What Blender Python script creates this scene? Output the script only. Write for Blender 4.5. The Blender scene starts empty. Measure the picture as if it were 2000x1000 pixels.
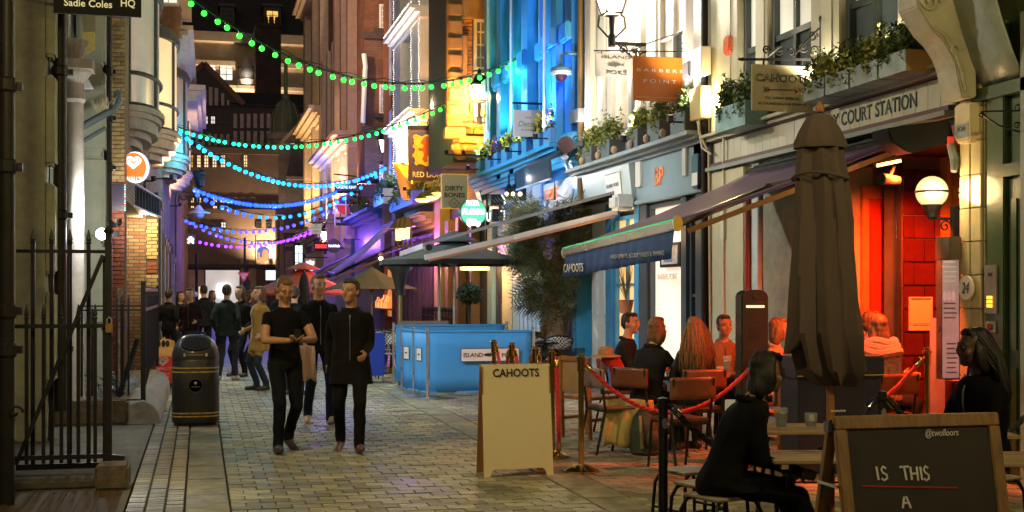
import bpy, bmesh, math, random
from mathutils import Vector, Matrix, noise
random.seed(7)
S = bpy.context.scene
COL = S.collection
PI = math.pi
# ------------------------------------------------------------------ camera, sky, sun, exposure
CH, FP = 1.65, 2500.0
YAW = math.atan(610/FP)
cs, sn = math.cos(YAW), math.sin(YAW)
cd = bpy.data.cameras.new('camera'); cam = bpy.data.objects.new('camera', cd); COL.objects.link(cam)
cd.lens = 45; cd.sensor_width = 36; cd.shift_y = 0.035; cd.clip_end = 600; cd.clip_start = .05
cam.location = (0, 0, CH); cam.rotation_euler = (PI/2, 0, -YAW); S.camera = cam
W = bpy.data.worlds.new('World'); S.world = W; W.use_nodes = True
nt = W.node_tree; bg = nt.nodes['Background']
sk = nt.nodes.new('ShaderNodeTexSky'); sk.sky_type = 'NISHITA'; sk.sun_disc = False
sk.sun_elevation = math.radians(12); sk.sun_rotation = math.radians(200); sk.dust_density = 6; sk.ozone_density = .3
nt.links.new(sk.outputs[0], bg.inputs[0]); bg.inputs[1].default_value = 0.0035
sd = bpy.data.lights.new('moon', 'SUN'); sd.energy = 0.02; sd.angle = .3; sd.color = (.75, .85, 1)
so = bpy.data.objects.new('moon', sd); COL.objects.link(so); so.rotation_euler = (math.radians(40), 0, math.radians(20))
S.view_settings.view_transform = 'Standard'; S.view_settings.look = 'None'
S.view_settings.exposure = 1.45; S.view_settings.gamma = 1; S.view_settings.use_curve_mapping = False
S.render.engine = 'CYCLES'
S.cycles.use_denoising = True; S.cycles.max_bounces = 6; S.cycles.diffuse_bounces = 3; S.cycles.glossy_bounces = 3
S.cycles.transmission_bounces = 4; S.cycles.sample_clamp_indirect = 4; S.cycles.caustics_reflective = False; S.cycles.caustics_refractive = False

# ------------------------------------------------------------------ surveying: directions measured in the photograph
RX = 6.8                                    # plane of the shop fronts across the street
def ray(px, py):
    t = (px-1000)/FP; u = (570-py)/FP
    return Vector((sn+t*cs, cs-t*sn, u))
def at(px, py, D): return Vector((0, 0, CH)) + ray(px, py)*D
def onX(px, py, X=RX):
    r = ray(px, py); return Vector((0, 0, CH)) + r*(X/r.x)
def onY(px, py, Y):
    r = ray(px, py); return Vector((0, 0, CH)) + r*(Y/r.y)
def gnd(px, py, z=0):
    r = ray(px, py); return Vector((0, 0, CH)) + r*((z-CH)/r.z)
def fy(px, X=RX): return onX(px, 500, X).y
def fz(px, py, X=RX): return onX(px, py, X).z

# ------------------------------------------------------------------ materials
MC = {}
def nodes(name):
    mt = bpy.data.materials.new(name); mt.use_nodes = True
    n = mt.node_tree.nodes; l = mt.node_tree.links
    return mt, n, l, n['Principled BSDF']
def m(name, col=None, rough=.6, metal=0, var=.18, vs=3.0, bump=.12, bs=40, emit=0, coat=0, rnd=0, sheen=0, wpos=0):
    if name in MC: return MC[name]
    mt, n, l, b = nodes(name); MC[name] = mt
    tc = n.new('ShaderNodeTexCoord'); nz = n.new('ShaderNodeTexNoise'); nz.inputs['Scale'].default_value = vs; nz.inputs['Detail'].default_value = 6
    nz.inputs['Roughness'].default_value = .65
    l.new(tc.outputs['Object'], nz.inputs['Vector'])
    mr = n.new('ShaderNodeMapRange'); mr.inputs[1].default_value = .3; mr.inputs[2].default_value = .7
    mr.inputs[3].default_value = 1-var; mr.inputs[4].default_value = 1+var*.6
    l.new(nz.outputs[0], mr.inputs[0])
    fac = mr.outputs[0]
    if rnd:
        oi = n.new('ShaderNodeObjectInfo'); ge = n.new('ShaderNodeNewGeometry')
        ad = n.new('ShaderNodeMath'); l.new(oi.outputs['Random'], ad.inputs[0]); l.new(ge.outputs['Random Per Island'], ad.inputs[1])
        fr = n.new('ShaderNodeMath'); fr.operation = 'FRACT'; l.new(ad.outputs[0], fr.inputs[0])
        m2 = n.new('ShaderNodeMapRange'); m2.inputs[3].default_value = 1-rnd; m2.inputs[4].default_value = 1+rnd; l.new(fr.outputs[0], m2.inputs[0])
        mu = n.new('ShaderNodeMath'); mu.operation = 'MULTIPLY'; l.new(fac, mu.inputs[0]); l.new(m2.outputs[0], mu.inputs[1]); fac = mu.outputs[0]
    if wpos:                       # stains and worn patches that run across many stones
        g2 = n.new('ShaderNodeNewGeometry'); n2 = n.new('ShaderNodeTexNoise'); n2.inputs['Scale'].default_value = wpos; n2.inputs['Detail'].default_value = 5; n2.inputs['Roughness'].default_value = .6
        l.new(g2.outputs['Position'], n2.inputs['Vector']); m3 = n.new('ShaderNodeMapRange'); m3.inputs[1].default_value = .35; m3.inputs[2].default_value = .65; m3.inputs[3].default_value = .6; m3.inputs[4].default_value = 1.18; l.new(n2.outputs[0], m3.inputs[0])
        m4 = n.new('ShaderNodeMath'); m4.operation = 'MULTIPLY'; l.new(fac, m4.inputs[0]); l.new(m3.outputs[0], m4.inputs[1]); fac = m4.outputs[0]
        v3 = n.new('ShaderNodeTexVoronoi'); v3.inputs['Scale'].default_value = 2.6; l.new(g2.outputs['Position'], v3.inputs['Vector']); m5 = n.new('ShaderNodeMapRange'); m5.inputs[1].default_value = .03; m5.inputs[2].default_value = .055; m5.inputs[3].default_value = 1.6; m5.inputs[4].default_value = 1; l.new(v3.outputs['Distance'], m5.inputs[0])
        m6 = n.new('ShaderNodeMath'); m6.operation = 'MULTIPLY'; l.new(fac, m6.inputs[0]); l.new(m5.outputs[0], m6.inputs[1]); fac = m6.outputs[0]
    vm = n.new('ShaderNodeVectorMath'); vm.operation = 'SCALE'; vm.inputs[0].default_value = col; l.new(fac, vm.inputs['Scale'])
    l.new(vm.outputs[0], b.inputs['Base Color'])
    b.inputs['Roughness'].default_value = rough; b.inputs['Metallic'].default_value = metal
    if coat: b.inputs['Coat Weight'].default_value = coat; b.inputs['Coat Roughness'].default_value = .1
    if sheen: b.inputs['Sheen Weight'].default_value = sheen
    rr = n.new('ShaderNodeMapRange'); rr.inputs[3].default_value = max(.03, rough-.12); rr.inputs[4].default_value = min(1, rough+.12)
    l.new((n2 if wpos else nz).outputs[0], rr.inputs[0]); l.new(rr.outputs[0], b.inputs['Roughness'])
    if wpos: rr.inputs[1].default_value = .35; rr.inputs[2].default_value = .65; rr.inputs[3].default_value = rough-.2
    if name in ('black_iron','cast_iron_pipe'): b.inputs['Specular IOR Level'].default_value = .22
    if name.startswith(('cloth_','trouser_')): b.inputs['Specular IOR Level'].default_value = .12
    if bump:
        nb = n.new('ShaderNodeTexNoise'); nb.inputs['Scale'].default_value = bs; nb.inputs['Detail'].default_value = 4
        l.new(tc.outputs['Object'], nb.inputs['Vector'])
        bp = n.new('ShaderNodeBump'); bp.inputs['Strength'].default_value = bump; bp.inputs['Distance'].default_value = .02
        l.new(nb.outputs[0], bp.inputs['Height']); l.new(bp.outputs[0], b.inputs['Normal'])
    if emit:
        emit *= .6
        l.new(vm.outputs[0], b.inputs['Emission Color']); b.inputs['Emission Strength'].default_value = emit
    return mt
def em(name, col=None, st=1, var=0, vs=2):
    if name in MC: return MC[name]
    st *= .45
    mt, n, l, b = nodes(name); MC[name] = mt
    b.inputs['Base Color'].default_value = (*[min(.8, c) for c in col], 1); b.inputs['Emission Color'].default_value = (*col, 1)
    b.inputs['Emission Strength'].default_value = st; b.inputs['Roughness'].default_value = .35
    if var:
        tc = n.new('ShaderNodeTexCoord'); nz = n.new('ShaderNodeTexNoise'); nz.inputs['Scale'].default_value = vs; nz.inputs['Detail'].default_value = 3
        l.new(tc.outputs['Object'], nz.inputs['Vector'])
        mr = n.new('ShaderNodeMapRange'); mr.inputs[1].default_value = .35; mr.inputs[2].default_value = .65
        mr.inputs[3].default_value = st*(1-var); mr.inputs[4].default_value = st*(1+var*.6)
        l.new(nz.outputs[0], mr.inputs[0]); l.new(mr.outputs[0], b.inputs['Emission Strength'])
    return mt
def brickm(name, c1=None, c2=None, mortar=None, bw=.225, bh=.075, rough=.8, gap=.011, flat=False):
    """brick courses for walls too far off to count; flat: lies on the ground"""
    if name in MC: return MC[name]
    mt, n, l, b = nodes(name); MC[name] = mt
    tc = n.new('ShaderNodeTexCoord'); sx = n.new('ShaderNodeSeparateXYZ'); l.new(tc.outputs['Object'], sx.inputs[0])
    cx = n.new('ShaderNodeCombineXYZ')
    if flat:
        l.new(sx.outputs[0], cx.inputs[0]); l.new(sx.outputs[1], cx.inputs[1])
    else:
        ad = n.new('ShaderNodeMath'); l.new(sx.outputs[0], ad.inputs[0]); l.new(sx.outputs[1], ad.inputs[1])
        l.new(ad.outputs[0], cx.inputs[0]); l.new(sx.outputs[2], cx.inputs[1])
    br = n.new('ShaderNodeTexBrick'); br.inputs['Scale'].default_value = 1; br.inputs['Brick Width'].default_value = bw; br.inputs['Row Height'].default_value = bh
    br.inputs['Mortar Size'].default_value = gap; br.inputs['Color1'].default_value = (*c1, 1); br.inputs['Color2'].default_value = (*c2, 1); br.inputs['Mortar'].default_value = (*mortar, 1)
    l.new(cx.outputs[0], br.inputs['Vector'])
    nz = n.new('ShaderNodeTexNoise'); nz.inputs['Scale'].default_value = 1.3; nz.inputs['Detail'].default_value = 7; l.new(tc.outputs['Object'], nz.inputs['Vector'])
    mr = n.new('ShaderNodeMapRange'); mr.inputs[1].default_value = .3; mr.inputs[2].default_value = .7; mr.inputs[3].default_value = .65; mr.inputs[4].default_value = 1.2
    l.new(nz.outputs[0], mr.inputs[0])
    vm = n.new('ShaderNodeVectorMath'); vm.operation = 'SCALE'; l.new(br.outputs['Color'], vm.inputs[0]); l.new(mr.outputs[0], vm.inputs['Scale'])
    l.new(vm.outputs[0], b.inputs['Base Color']); b.inputs['Roughness'].default_value = rough
    bp = n.new('ShaderNodeBump'); bp.inputs['Strength'].default_value = .6; bp.inputs['Distance'].default_value = .008; bp.invert = True
    l.new(br.outputs['Fac'], bp.inputs['Height']); l.new(bp.outputs[0], b.inputs['Normal'])
    return mt
def woodm(name, c1, c2, rough=.5, sc=(2, 2, 26)):
    if name in MC: return MC[name]
    mt, n, l, b = nodes(name); MC[name] = mt
    tc = n.new('ShaderNodeTexCoord'); mp = n.new('ShaderNodeMapping'); mp.inputs['Scale'].default_value = sc; l.new(tc.outputs['Object'], mp.inputs[0])
    nz = n.new('ShaderNodeTexNoise'); nz.inputs['Scale'].default_value = 2.2; nz.inputs['Detail'].default_value = 6; nz.inputs['Distortion'].default_value = .8
    l.new(mp.outputs[0], nz.inputs['Vector'])
    cr = n.new('ShaderNodeValToRGB'); cr.color_ramp.elements[0].position = .32; cr.color_ramp.elements[1].position = .68
    cr.color_ramp.elements[0].color = (*c1, 1); cr.color_ramp.elements[1].color = (*c2, 1)
    l.new(nz.outputs[0], cr.inputs[0]); l.new(cr.outputs[0], b.inputs['Base Color']); b.inputs['Roughness'].default_value = rough
    bp = n.new('ShaderNodeBump'); bp.inputs['Strength'].default_value = .2; bp.inputs['Distance'].default_value = .01; l.new(nz.outputs[0], bp.inputs['Height']); l.new(bp.outputs[0], b.inputs['Normal'])
    return mt
def glassm(name, tint=(.9, .95, .95), alpha=.25):
    if name in MC: return MC[name]
    mt, n, l, b = nodes(name); MC[name] = mt
    b.inputs['Base Color'].default_value = (*tint, 1); b.inputs['Roughness'].default_value = .04; b.inputs['Alpha'].default_value = alpha; b.inputs['IOR'].default_value = 1.45
    return mt

# ------------------------------------------------------------------ mesh builder and objects
class MB:
    def __init__(s): s.v = []; s.f = []; s.fm = []; s.X = None; s.mi = 0
    def add(s, vs, fs):
        o = len(s.v)
        if s.X is not None: vs = [s.X @ Vector(p) for p in vs]
        s.v += [Vector(p) for p in vs]; s.f += [tuple(i+o for i in f) for f in fs]; s.fm += [s.mi]*len(fs); return s
    def box(s, x0, x1, y0, y1, z0, z1):
        return s.add([(x0,y0,z0),(x1,y0,z0),(x1,y1,z0),(x0,y1,z0),(x0,y0,z1),(x1,y0,z1),(x1,y1,z1),(x0,y1,z1)],
                     [(0,3,2,1),(4,5,6,7),(0,1,5,4),(1,2,6,5),(2,3,7,6),(3,0,4,7)])
    def bar(s, a, b, w, h=None, up=(0,0,1)):
        a, b = Vector(a), Vector(b); d = (b-a).normalized(); h = h or w
        u = Vector(up)
        if abs(d.dot(u)) > .98: u = Vector((0,1,0)) if abs(d.y) < .9 else Vector((1,0,0))
        r = d.cross(u).normalized()*w/2; u = r.cross(d).normalized()*h/2
        return s.add([a-r-u,a+r-u,a+r+u,a-r+u,b-r-u,b+r-u,b+r+u,b-r+u],[(0,3,2,1),(4,5,6,7),(0,1,5,4),(1,2,6,5),(2,3,7,6),(3,0,4,7)])
    def tube(s, pts, r, n=8, cap=True, flat=None):
        """flat = (axis, factor): squash the section along that world axis"""
        pts = [Vector(p) for p in pts]; k = len(pts); vs = []; fs = []
        rr = list(r) if isinstance(r, (list, tuple)) else [r]*k
        pu = None
        for i, p in enumerate(pts):
            d = (pts[min(i+1, k-1)]-pts[max(i-1, 0)])
            d = d.normalized() if d.length > 1e-9 else Vector((0,0,1))
            if pu is None:
                u = Vector((0,0,1)) if abs(d.z) < .9 else Vector((0,1,0))
            else: u = pu
            a = d.cross(u)
            if a.length < 1e-5: a = d.cross(Vector((1,0.1,0)))
            a.normalize(); b = a.cross(d).normalized(); pu = b
            for j in range(n):
                t = 2*PI*j/n; o = (a*math.cos(t)+b*math.sin(t))*rr[i]
                if flat: ax, fc = flat; o = o - Vector(ax)*o.dot(Vector(ax))*(1-fc)
                vs.append(p+o)
        for i in range(k-1):
            for j in range(n):
                q = (j+1) % n; fs.append((i*n+j, i*n+q, (i+1)*n+q, (i+1)*n+j))
        if cap: fs.append(tuple(range(n))[::-1]); fs.append(tuple(range((k-1)*n, k*n)))
        return s.add(vs, fs)
    def lathe(s, prof, c=(0,0,0), n=16, a0=0, a1=2*PI, sx=1, sy=1):
        c = Vector(c); full = abs(a1-a0-2*PI) < 1e-6; q = n if full else n+1; vs = []; fs = []; k = len(prof)
        for r, z in prof:
            for j in range(q):
                t = a0+(a1-a0)*j/n; vs.append(c+Vector((max(r,1e-4)*math.cos(t)*sx, max(r,1e-4)*math.sin(t)*sy, z)))
        for i in range(k-1):
            for j in range(n):
                b = (j+1) % q; fs.append((i*q+j, i*q+b, (i+1)*q+b, (i+1)*q+j))
        if full: fs.append(tuple(range(q))[::-1]); fs.append(tuple(range((k-1)*q, k*q)))
        return s.add(vs, fs)
    def ball(s, c, r, n=10, rings=7):
        if not isinstance(r, (tuple, list)): r = (r, r, r)
        c = Vector(c); vs = [c+Vector((0,0,-r[2]))]; fs = []
        for i in range(1, rings):
            a = PI*i/rings
            for j in range(n): vs.append(c+Vector((math.sin(a)*math.cos(2*PI*j/n)*r[0], math.sin(a)*math.sin(2*PI*j/n)*r[1], -math.cos(a)*r[2])))
        vs.append(c+Vector((0,0,r[2]))); L = len(vs)-1
        for j in range(n): fs.append((0, 1+(j+1) % n, 1+j)); fs.append((L, 1+(rings-2)*n+j, 1+(rings-2)*n+(j+1) % n))
        for i in range(rings-2):
            for j in range(n): fs.append((1+i*n+j, 1+i*n+(j+1) % n, 1+(i+1)*n+(j+1) % n, 1+(i+1)*n+j))
        return s.add(vs, fs)
    def prism(s, poly, d):
        """poly: 3D outline, d: extrusion vector"""
        d = Vector(d); p = [Vector(q) for q in poly]; n = len(p)
        return s.add(p+[q+d for q in p], [tuple(range(n))[::-1], tuple(range(n, 2*n))]+[(i, (i+1) % n, n+(i+1) % n, n+i) for i in range(n)])
    def disc(s, c, u, v, r, d, n=28, r2=None):
        c, u, v = Vector(c), Vector(u), Vector(v); r2 = r2 or r
        return s.prism([c+u*r*math.cos(2*PI*i/n)+v*r2*math.sin(2*PI*i/n) for i in range(n)], d)
    def sheet(s, rows):
        k = len(rows[0]); vs = [p for r in rows for p in r]
        return s.add(vs, [(i*k+j, i*k+j+1, (i+1)*k+j+1, (i+1)*k+j) for i in range(len(rows)-1) for j in range(k-1)])
OFF = {}
def _link(o, parent):
    COL.objects.link(o)
    if parent is not None: o.parent = parent
    return o
def thing(name, label, cat, loc=(0,0,0), rz=0, group=None, local=False):
    o = bpy.data.objects.new(name, None); COL.objects.link(o); o.empty_display_size = .1
    o.location = loc; o.rotation_euler = (0,0,rz); o['label'] = label; o['category'] = cat
    if group: o['group'] = group
    OFF[o.name] = Vector((0,0,0)) if local else Vector(loc)
    return o
def ob(name, mb, mat, parent=None, smooth=False, bevel=0, kind=None, label=None, solid=0):
    me = bpy.data.meshes.new(name); off = OFF.get(parent.name, Vector((0,0,0))) if parent is not None else Vector((0,0,0))
    me.from_pydata([p-off for p in mb.v], [], mb.f)
    mats = mat if isinstance(mat, (list, tuple)) else [mat]
    for x in mats: me.materials.append(x)
    if len(mats) > 1: me.polygons.foreach_set('material_index', mb.fm)
    bm = bmesh.new(); bm.from_mesh(me); bmesh.ops.recalc_face_normals(bm, faces=bm.faces)
    if bevel: bmesh.ops.bevel(bm, geom=[e for e in bm.edges if len(e.link_faces) == 2 and e.calc_face_angle(0) > .5], offset=bevel, segments=2, affect='EDGES', clamp_overlap=True)
    bm.to_mesh(me); bm.free()
    if smooth:
        me.polygons.foreach_set('use_smooth', [True]*len(me.polygons))
        try: me.set_sharp_from_angle(angle=math.radians(42))
        except Exception: pass
    o = bpy.data.objects.new(name, me); _link(o, parent)
    OFF[o.name] = off
    if solid:
        md = o.modifiers.new('thickness', 'SOLIDIFY'); md.thickness = solid; md.offset = 0
    if kind: o['kind'] = kind
    if label: o['label'] = label
    return o
def inst(name, src, parent, loc, scale=None, rot=None):
    o = bpy.data.objects.new(name, src); _link(o, parent)
    o.location = Vector(loc)-OFF.get(parent.name, Vector((0,0,0))); OFF[o.name] = OFF.get(parent.name, Vector((0,0,0)))
    if scale: o.scale = scale
    if rot: o.rotation_euler = rot
    return o
def kids(o): return [c for c in COL.objects if c.parent == o]
def copy_tree(o, loc=None, rz=None, label=None, parent=None):
    c = o.copy(); COL.objects.link(c)
    if parent is not None: c.parent = parent
    if loc is not None: c.location = loc
    if rz is not None: c.rotation_euler = (0,0,rz)
    if label: c['label'] = label
    OFF[c.name] = OFF.get(o.name, Vector((0,0,0)))
    for k in list(o.children): copy_tree(k, parent=c)
    return c
def lamp(name, loc, col, e, r=.08, parent=None, spot=None, aim=None):
    d = bpy.data.lights.new(name, 'SPOT' if spot else 'POINT'); d.energy = e; d.color = col; d.shadow_soft_size = r
    o = bpy.data.objects.new(name, d); _link(o, parent); o.location = Vector(loc)-(OFF.get(parent.name, Vector((0,0,0))) if parent is not None else Vector((0,0,0)))
    if spot:
        d.spot_size = math.radians(spot); d.spot_blend = .6
        o.rotation_euler = (Vector(aim)-Vector(loc)).to_track_quat('-Z', 'Y').to_euler()
    return o
_TX = {}
def txt(s, parent, mat, c, u, v, w, h=None, d=.004, name='lettering', bold=0, shear=0):
    """flat letters fitted in a box of width w (height h) centred on c, reading along u, up along v"""
    cu = bpy.data.curves.new('t', 'FONT'); cu.body = s; cu.align_x = 'CENTER'; cu.align_y = 'CENTER'; cu.size = 1; cu.extrude = 0; cu.offset = bold; cu.shear = shear
    cu.resolution_u = 3
    t = bpy.data.objects.new('t', cu); me = bpy.data.meshes.new_from_object(t); bpy.data.objects.remove(t); bpy.data.curves.remove(cu)
    if not me.vertices: return None
    xs = [p.co.x for p in me.vertices]; ys = [p.co.y for p in me.vertices]
    cx, cy = (min(xs)+max(xs))/2, (min(ys)+max(ys))/2; k = w/(max(xs)-min(xs)); kh = h/(max(ys)-min(ys)) if h else k
    u, v, c = Vector(u).normalized(), Vector(v).normalized(), Vector(c); nn = u.cross(v)
    off = OFF.get(parent.name, Vector((0,0,0)))
    bm = bmesh.new(); bm.from_mesh(me)
    if d:
        r = bmesh.ops.extrude_face_region(bm, geom=list(bm.faces))
        bmesh.ops.translate(bm, verts=[x for x in r['geom'] if isinstance(x, bmesh.types.BMVert)], vec=(0,0,1))
    for p in bm.verts: q = p.co; p.co = c + u*(q.x-cx)*k + v*(q.y-cy)*kh + nn*q.z*d - off
    bmesh.ops.recalc_face_normals(bm, faces=bm.faces)
    bm.to_mesh(me); bm.free(); me.materials.clear(); me.materials.append(mat); me.name = name
    o = bpy.data.objects.new(name, me); _link(o, parent); OFF[o.name] = off
    return o
def leaves(mb, c, rad, n, size, flat=1, droop=0, rng=random):
    """leaf-sized faces through the volume of an ellipsoid"""
    c = Vector(c)
    for _ in range(n):
        d = Vector((rng.gauss(0,1), rng.gauss(0,1), rng.gauss(0,1))).normalized()*(rng.random()**.4)
        p = c+Vector((d.x*rad[0], d.y*rad[1], d.z*rad[2]))
        a = Vector((rng.gauss(0,1), rng.gauss(0,1), rng.gauss(0,.8)+.35-droop)).normalized(); b = a.cross(Vector((rng.gauss(0,1), rng.gauss(0,1), rng.gauss(0,1)))).normalized()
        sz = size*rng.uniform(.6, 1.4)
        mb.add([p-b*sz*.28, p+a*sz*.5-b*sz*.05+Vector((0,0,.12*sz)), p+a*sz, p+b*sz*.28], [(0,1,2),(0,2,3)])
def brickset(parent, mat, o, u, v, w, h, bl, bh, dep, gap=.01, limit=300, name='brick', skip=None, stag=.5, jit=.004):
    """separate bricks laid on a plane: o corner, u along, v up, dep outward vector"""
    o, u, v, dep = Vector(o), Vector(u).normalized(), Vector(v).normalized(), Vector(dep); nn = dep.normalized(); t = dep.length
    key = (name, round(bl, 3), round(bh, 3), round(t, 3), mat.name, tuple(round(x, 2) for x in (*u, *v)))
    if key not in _TX:
        q = MB(); a = u*(bl-gap)/2; b = v*(bh-gap)/2; c = nn*t/2
        q.add([-a-b-c, a-b-c, a+b-c, -a+b-c, -a*.97-b*.93+c, a*.97-b*.93+c, a*.97+b*.93+c, -a*.97+b*.93+c], [(0,3,2,1),(4,5,6,7),(0,1,5,4),(1,2,6,5),(2,3,7,6),(3,0,4,7)])
        me = bpy.data.meshes.new(name); me.from_pydata(q.v, [], q.f); me.materials.append(mat)
        bm = bmesh.new(); bm.from_mesh(me); bmesh.ops.recalc_face_normals(bm, faces=bm.faces); bm.to_mesh(me); bm.free(); _TX[key] = me
    me = _TX[key]; k = 0
    for r in range(int(h/bh)):
        x0 = (r % 2)*stag*bl; i = -1
        while True:
            i += 1; c = x0+(i-.5*(1 if stag else -1))*bl
            if c-bl/2 < -1e-6:
                if stag and c+bl/2 > .02:
                    l_ = c+bl/2; P = o+u*(l_/2)+v*(r+.5)*bh+nn*(t/2+random.uniform(-jit, jit))
                    if k < limit and not (skip and skip(P)): inst(name, me, parent, P, scale=tuple(1-(1-l_/bl)*abs(x) for x in u)); k += 1
                continue
            l_ = min(bl, w-(c-bl/2))
            if l_ < .03: break
            P = o+u*(c-bl/2+l_/2)+v*(r+.5)*bh+nn*(t/2+random.uniform(-jit, jit))
            if k < limit and not (skip and skip(P)): inst(name, me, parent, P, scale=tuple(1-(1-l_/bl)*abs(x) for x in u) if l_ < bl-1e-4 else None); k += 1
            if l_ < bl-1e-4: break
    return k
RIGHT = lambda Y0: Matrix(((0,0,-1,RX),(1,0,0,Y0),(0,1,0,0),(0,0,0,1)))          # u along +Y, v up, w out of the shop fronts
FRONT = lambda Y0: Matrix(((1,0,0,0),(0,0,-1,Y0),(0,1,0,0),(0,0,0,1)))           # u along +X, v up, w towards -Y
def window(parent, X, u0, u1, v0, v1, cols, rows, fm, pm, fr=.06, mun=.025, dep=-.08, panes=False, sill=None, name='window'):
    q = MB(); q.X = X
    q.box(u0, u0+fr, v0, v1, dep-.04, dep+.06); q.box(u1-fr, u1, v0, v1, dep-.04, dep+.06)
    q.box(u0+fr, u1-fr, v0, v0+fr, dep-.038, dep+.058); q.box(u0+fr, u1-fr, v1-fr, v1, dep-.038, dep+.058)
    for i in range(1, cols): c = u0+(u1-u0)*i/cols; q.box(c-mun/2, c+mun/2, v0+fr, v1-fr, dep-.03, dep+.04)
    for j in range(1, rows): c = v0+(v1-v0)*j/rows; q.box(u0+fr, u1-fr, c-mun/2, c+mun/2, dep-.028, dep+.042)
    f = ob(name, q, fm, parent)
    if panes:
        for i in range(cols):
            for j in range(rows):
                p = MB(); p.X = X
                p.box(u0+(u1-u0)*i/cols+.004, u0+(u1-u0)*(i+1)/cols-.004, v0+(v1-v0)*j/rows+.004, v0+(v1-v0)*(j+1)/rows-.004, dep-.02-.003*((i+j) % 2), dep-.014)
                ob('pane', p, pm(i, j) if callable(pm) else (pm if not isinstance(pm, list) else pm[(i*7+j*3) % len(pm)]), f)
    else:
        p = MB(); p.X = X; p.box(u0+.01, u1-.01, v0+.01, v1-.01, dep-.02, dep-.014); ob('pane', p, pm if not isinstance(pm, list) else random.choice(pm), f)
    if sill:
        p = MB(); p.X = X; p.box(u0-.08, u1+.08, v0-.09, v0-.004, dep-.02, .1); ob('sill', p, sill, f)
    return f
def scroll(mb, c, u, v, r, turns=1.4, rad=.009, flip=1, n=22, a0=0):
    c, u, v = Vector(c), Vector(u), Vector(v)
    pts = []
    for i in range(n):
        t = i/(n-1); a = a0+flip*turns*2*PI*t; q = r*(1-.82*t); pts.append(c+u*q*math.cos(a)+v*q*math.sin(a))
    mb.tube(pts, rad, 5)
# ================================================================== GROUND
def sheet_obj(name, x0, x1, y0, y1, z, mat, kind='structure', parent=None):
    q = MB(); q.add([(x0,y0,z),(x1,y0,z),(x1,y1,z),(x0,y1,z)], [(0,1,2,3)]); return ob(name, q, mat, parent, kind=kind)
dirt = m('joint_dirt', (.06,.055,.042), .9, bs=80)
sheet_obj('ground', -80, 90, -60, 200, -.05, m('ground_asphalt', (.05,.05,.05), .85))
sett = m('sett_stone', (.31,.295,.20), .52, var=.5, vs=9, bump=.55, bs=24, rnd=.42, wpos=.9)
sett2 = m('pavement_stone', (.32,.29,.21), .55, var=.45, vs=7, bump=.5, bs=26, rnd=.34, wpos=.8)
slabm = m('slab_stone', (.27,.255,.165), .6, var=.55, vs=5, bump=.4, bs=60, rnd=.08, wpos=1.1)
SM = {}
def paving(name, x0, x1, y0, y1, bx, by, mat, far_mat, yfar, nparts=300, part='paving_block', gap=.0055, stag=True):
    g = sheet_obj(name, x0, x1, -6, 40, -.014, dirt)
    rest = MB(); k = 0; r = 0; y = y0
    key = (bx, by, mat.name)
    q = MB(); a, b = (bx-gap)/2, (by-gap)/2
    q.add([(-a,-b,-.03),(a,-b,-.03),(a,b,-.03),(-a,b,-.03),(-a+.005,-b+.005,0),(a-.005,-b+.005,0),(a-.005,b-.005,0),(-a+.005,b-.005,0)],
          [(4,5,6,7),(0,1,5,4),(1,2,6,5),(2,3,7,6),(3,0,4,7)])
    me = bpy.data.meshes.new(part); me.from_pydata(q.v, [], q.f); me.materials.append(mat)
    while y < y1:
        x = x0-(bx*(.5 if r % 2 else 0) if stag else 0)-random.random()*.0
        while x < x1-.01:
            xa, xb = max(x, x0), min(x+bx, x1)
            if xb-xa > .03:
                z = random.uniform(-.0035, .0035); c = ((xa+xb)/2, y+by/2, z)
                sx = (xb-xa)/bx; tl = (random.uniform(-.012,.012), random.uniform(-.008,.008), random.uniform(-.012,.012))
                if k < nparts: inst(part, me, g, c, scale=(sx,1,1), rot=tl); k += 1
                else:
                    R = Matrix.Translation(c) @ Matrix.Rotation(tl[1], 4, 'Y') @ Matrix.Rotation(tl[0], 4, 'X') @ Matrix.Diagonal((sx,1,1,1))
                    rest.add([R @ p for p in q.v], q.f)
            x += bx
        y += by; r += 1
    if rest.v: ob('paving_blocks', rest, mat, g, kind='stuff')
    sheet_obj(name+'_far', x0, x1, y, 92, -.002, far_mat)
    return g
farm = brickm('far_setts', (.22,.2,.17), (.15,.14,.125), (.05,.047,.04), .24, .17, .5, .012, flat=True)
paving('carriageway', .235, 2.98, 8.9, 30, .229, .165, sett, farm, 30)
paving('pavement', 3.36, 6.8, 8.4, 27, .215, .17, sett2, farm, 27)
paving('footway', -.55, -.115, 9.0, 27, .145, .085, sett2, farm, 27, gap=.01, stag=False)
for nm, x0, x1 in (('kerb_strip', -.107, .225), ('kerb_strip', 2.99, 3.35)):
    g = sheet_obj(nm, x0, x1, -6, 92, -.014, dirt)
    y = 8.0
    while y < 60:
        q = MB(); q.box(x0+.003, x1-.003, y+.002, y+.898, -.03, random.uniform(-.001, .003)); ob('slab', q, slabm, g, bevel=.006); y += .9
sheet_obj('forecourt', -6, -.56, -6, 92, -.006, m('forecourt_concrete', (.17,.16,.13), .75, var=.45, vs=3, bump=.3))

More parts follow.
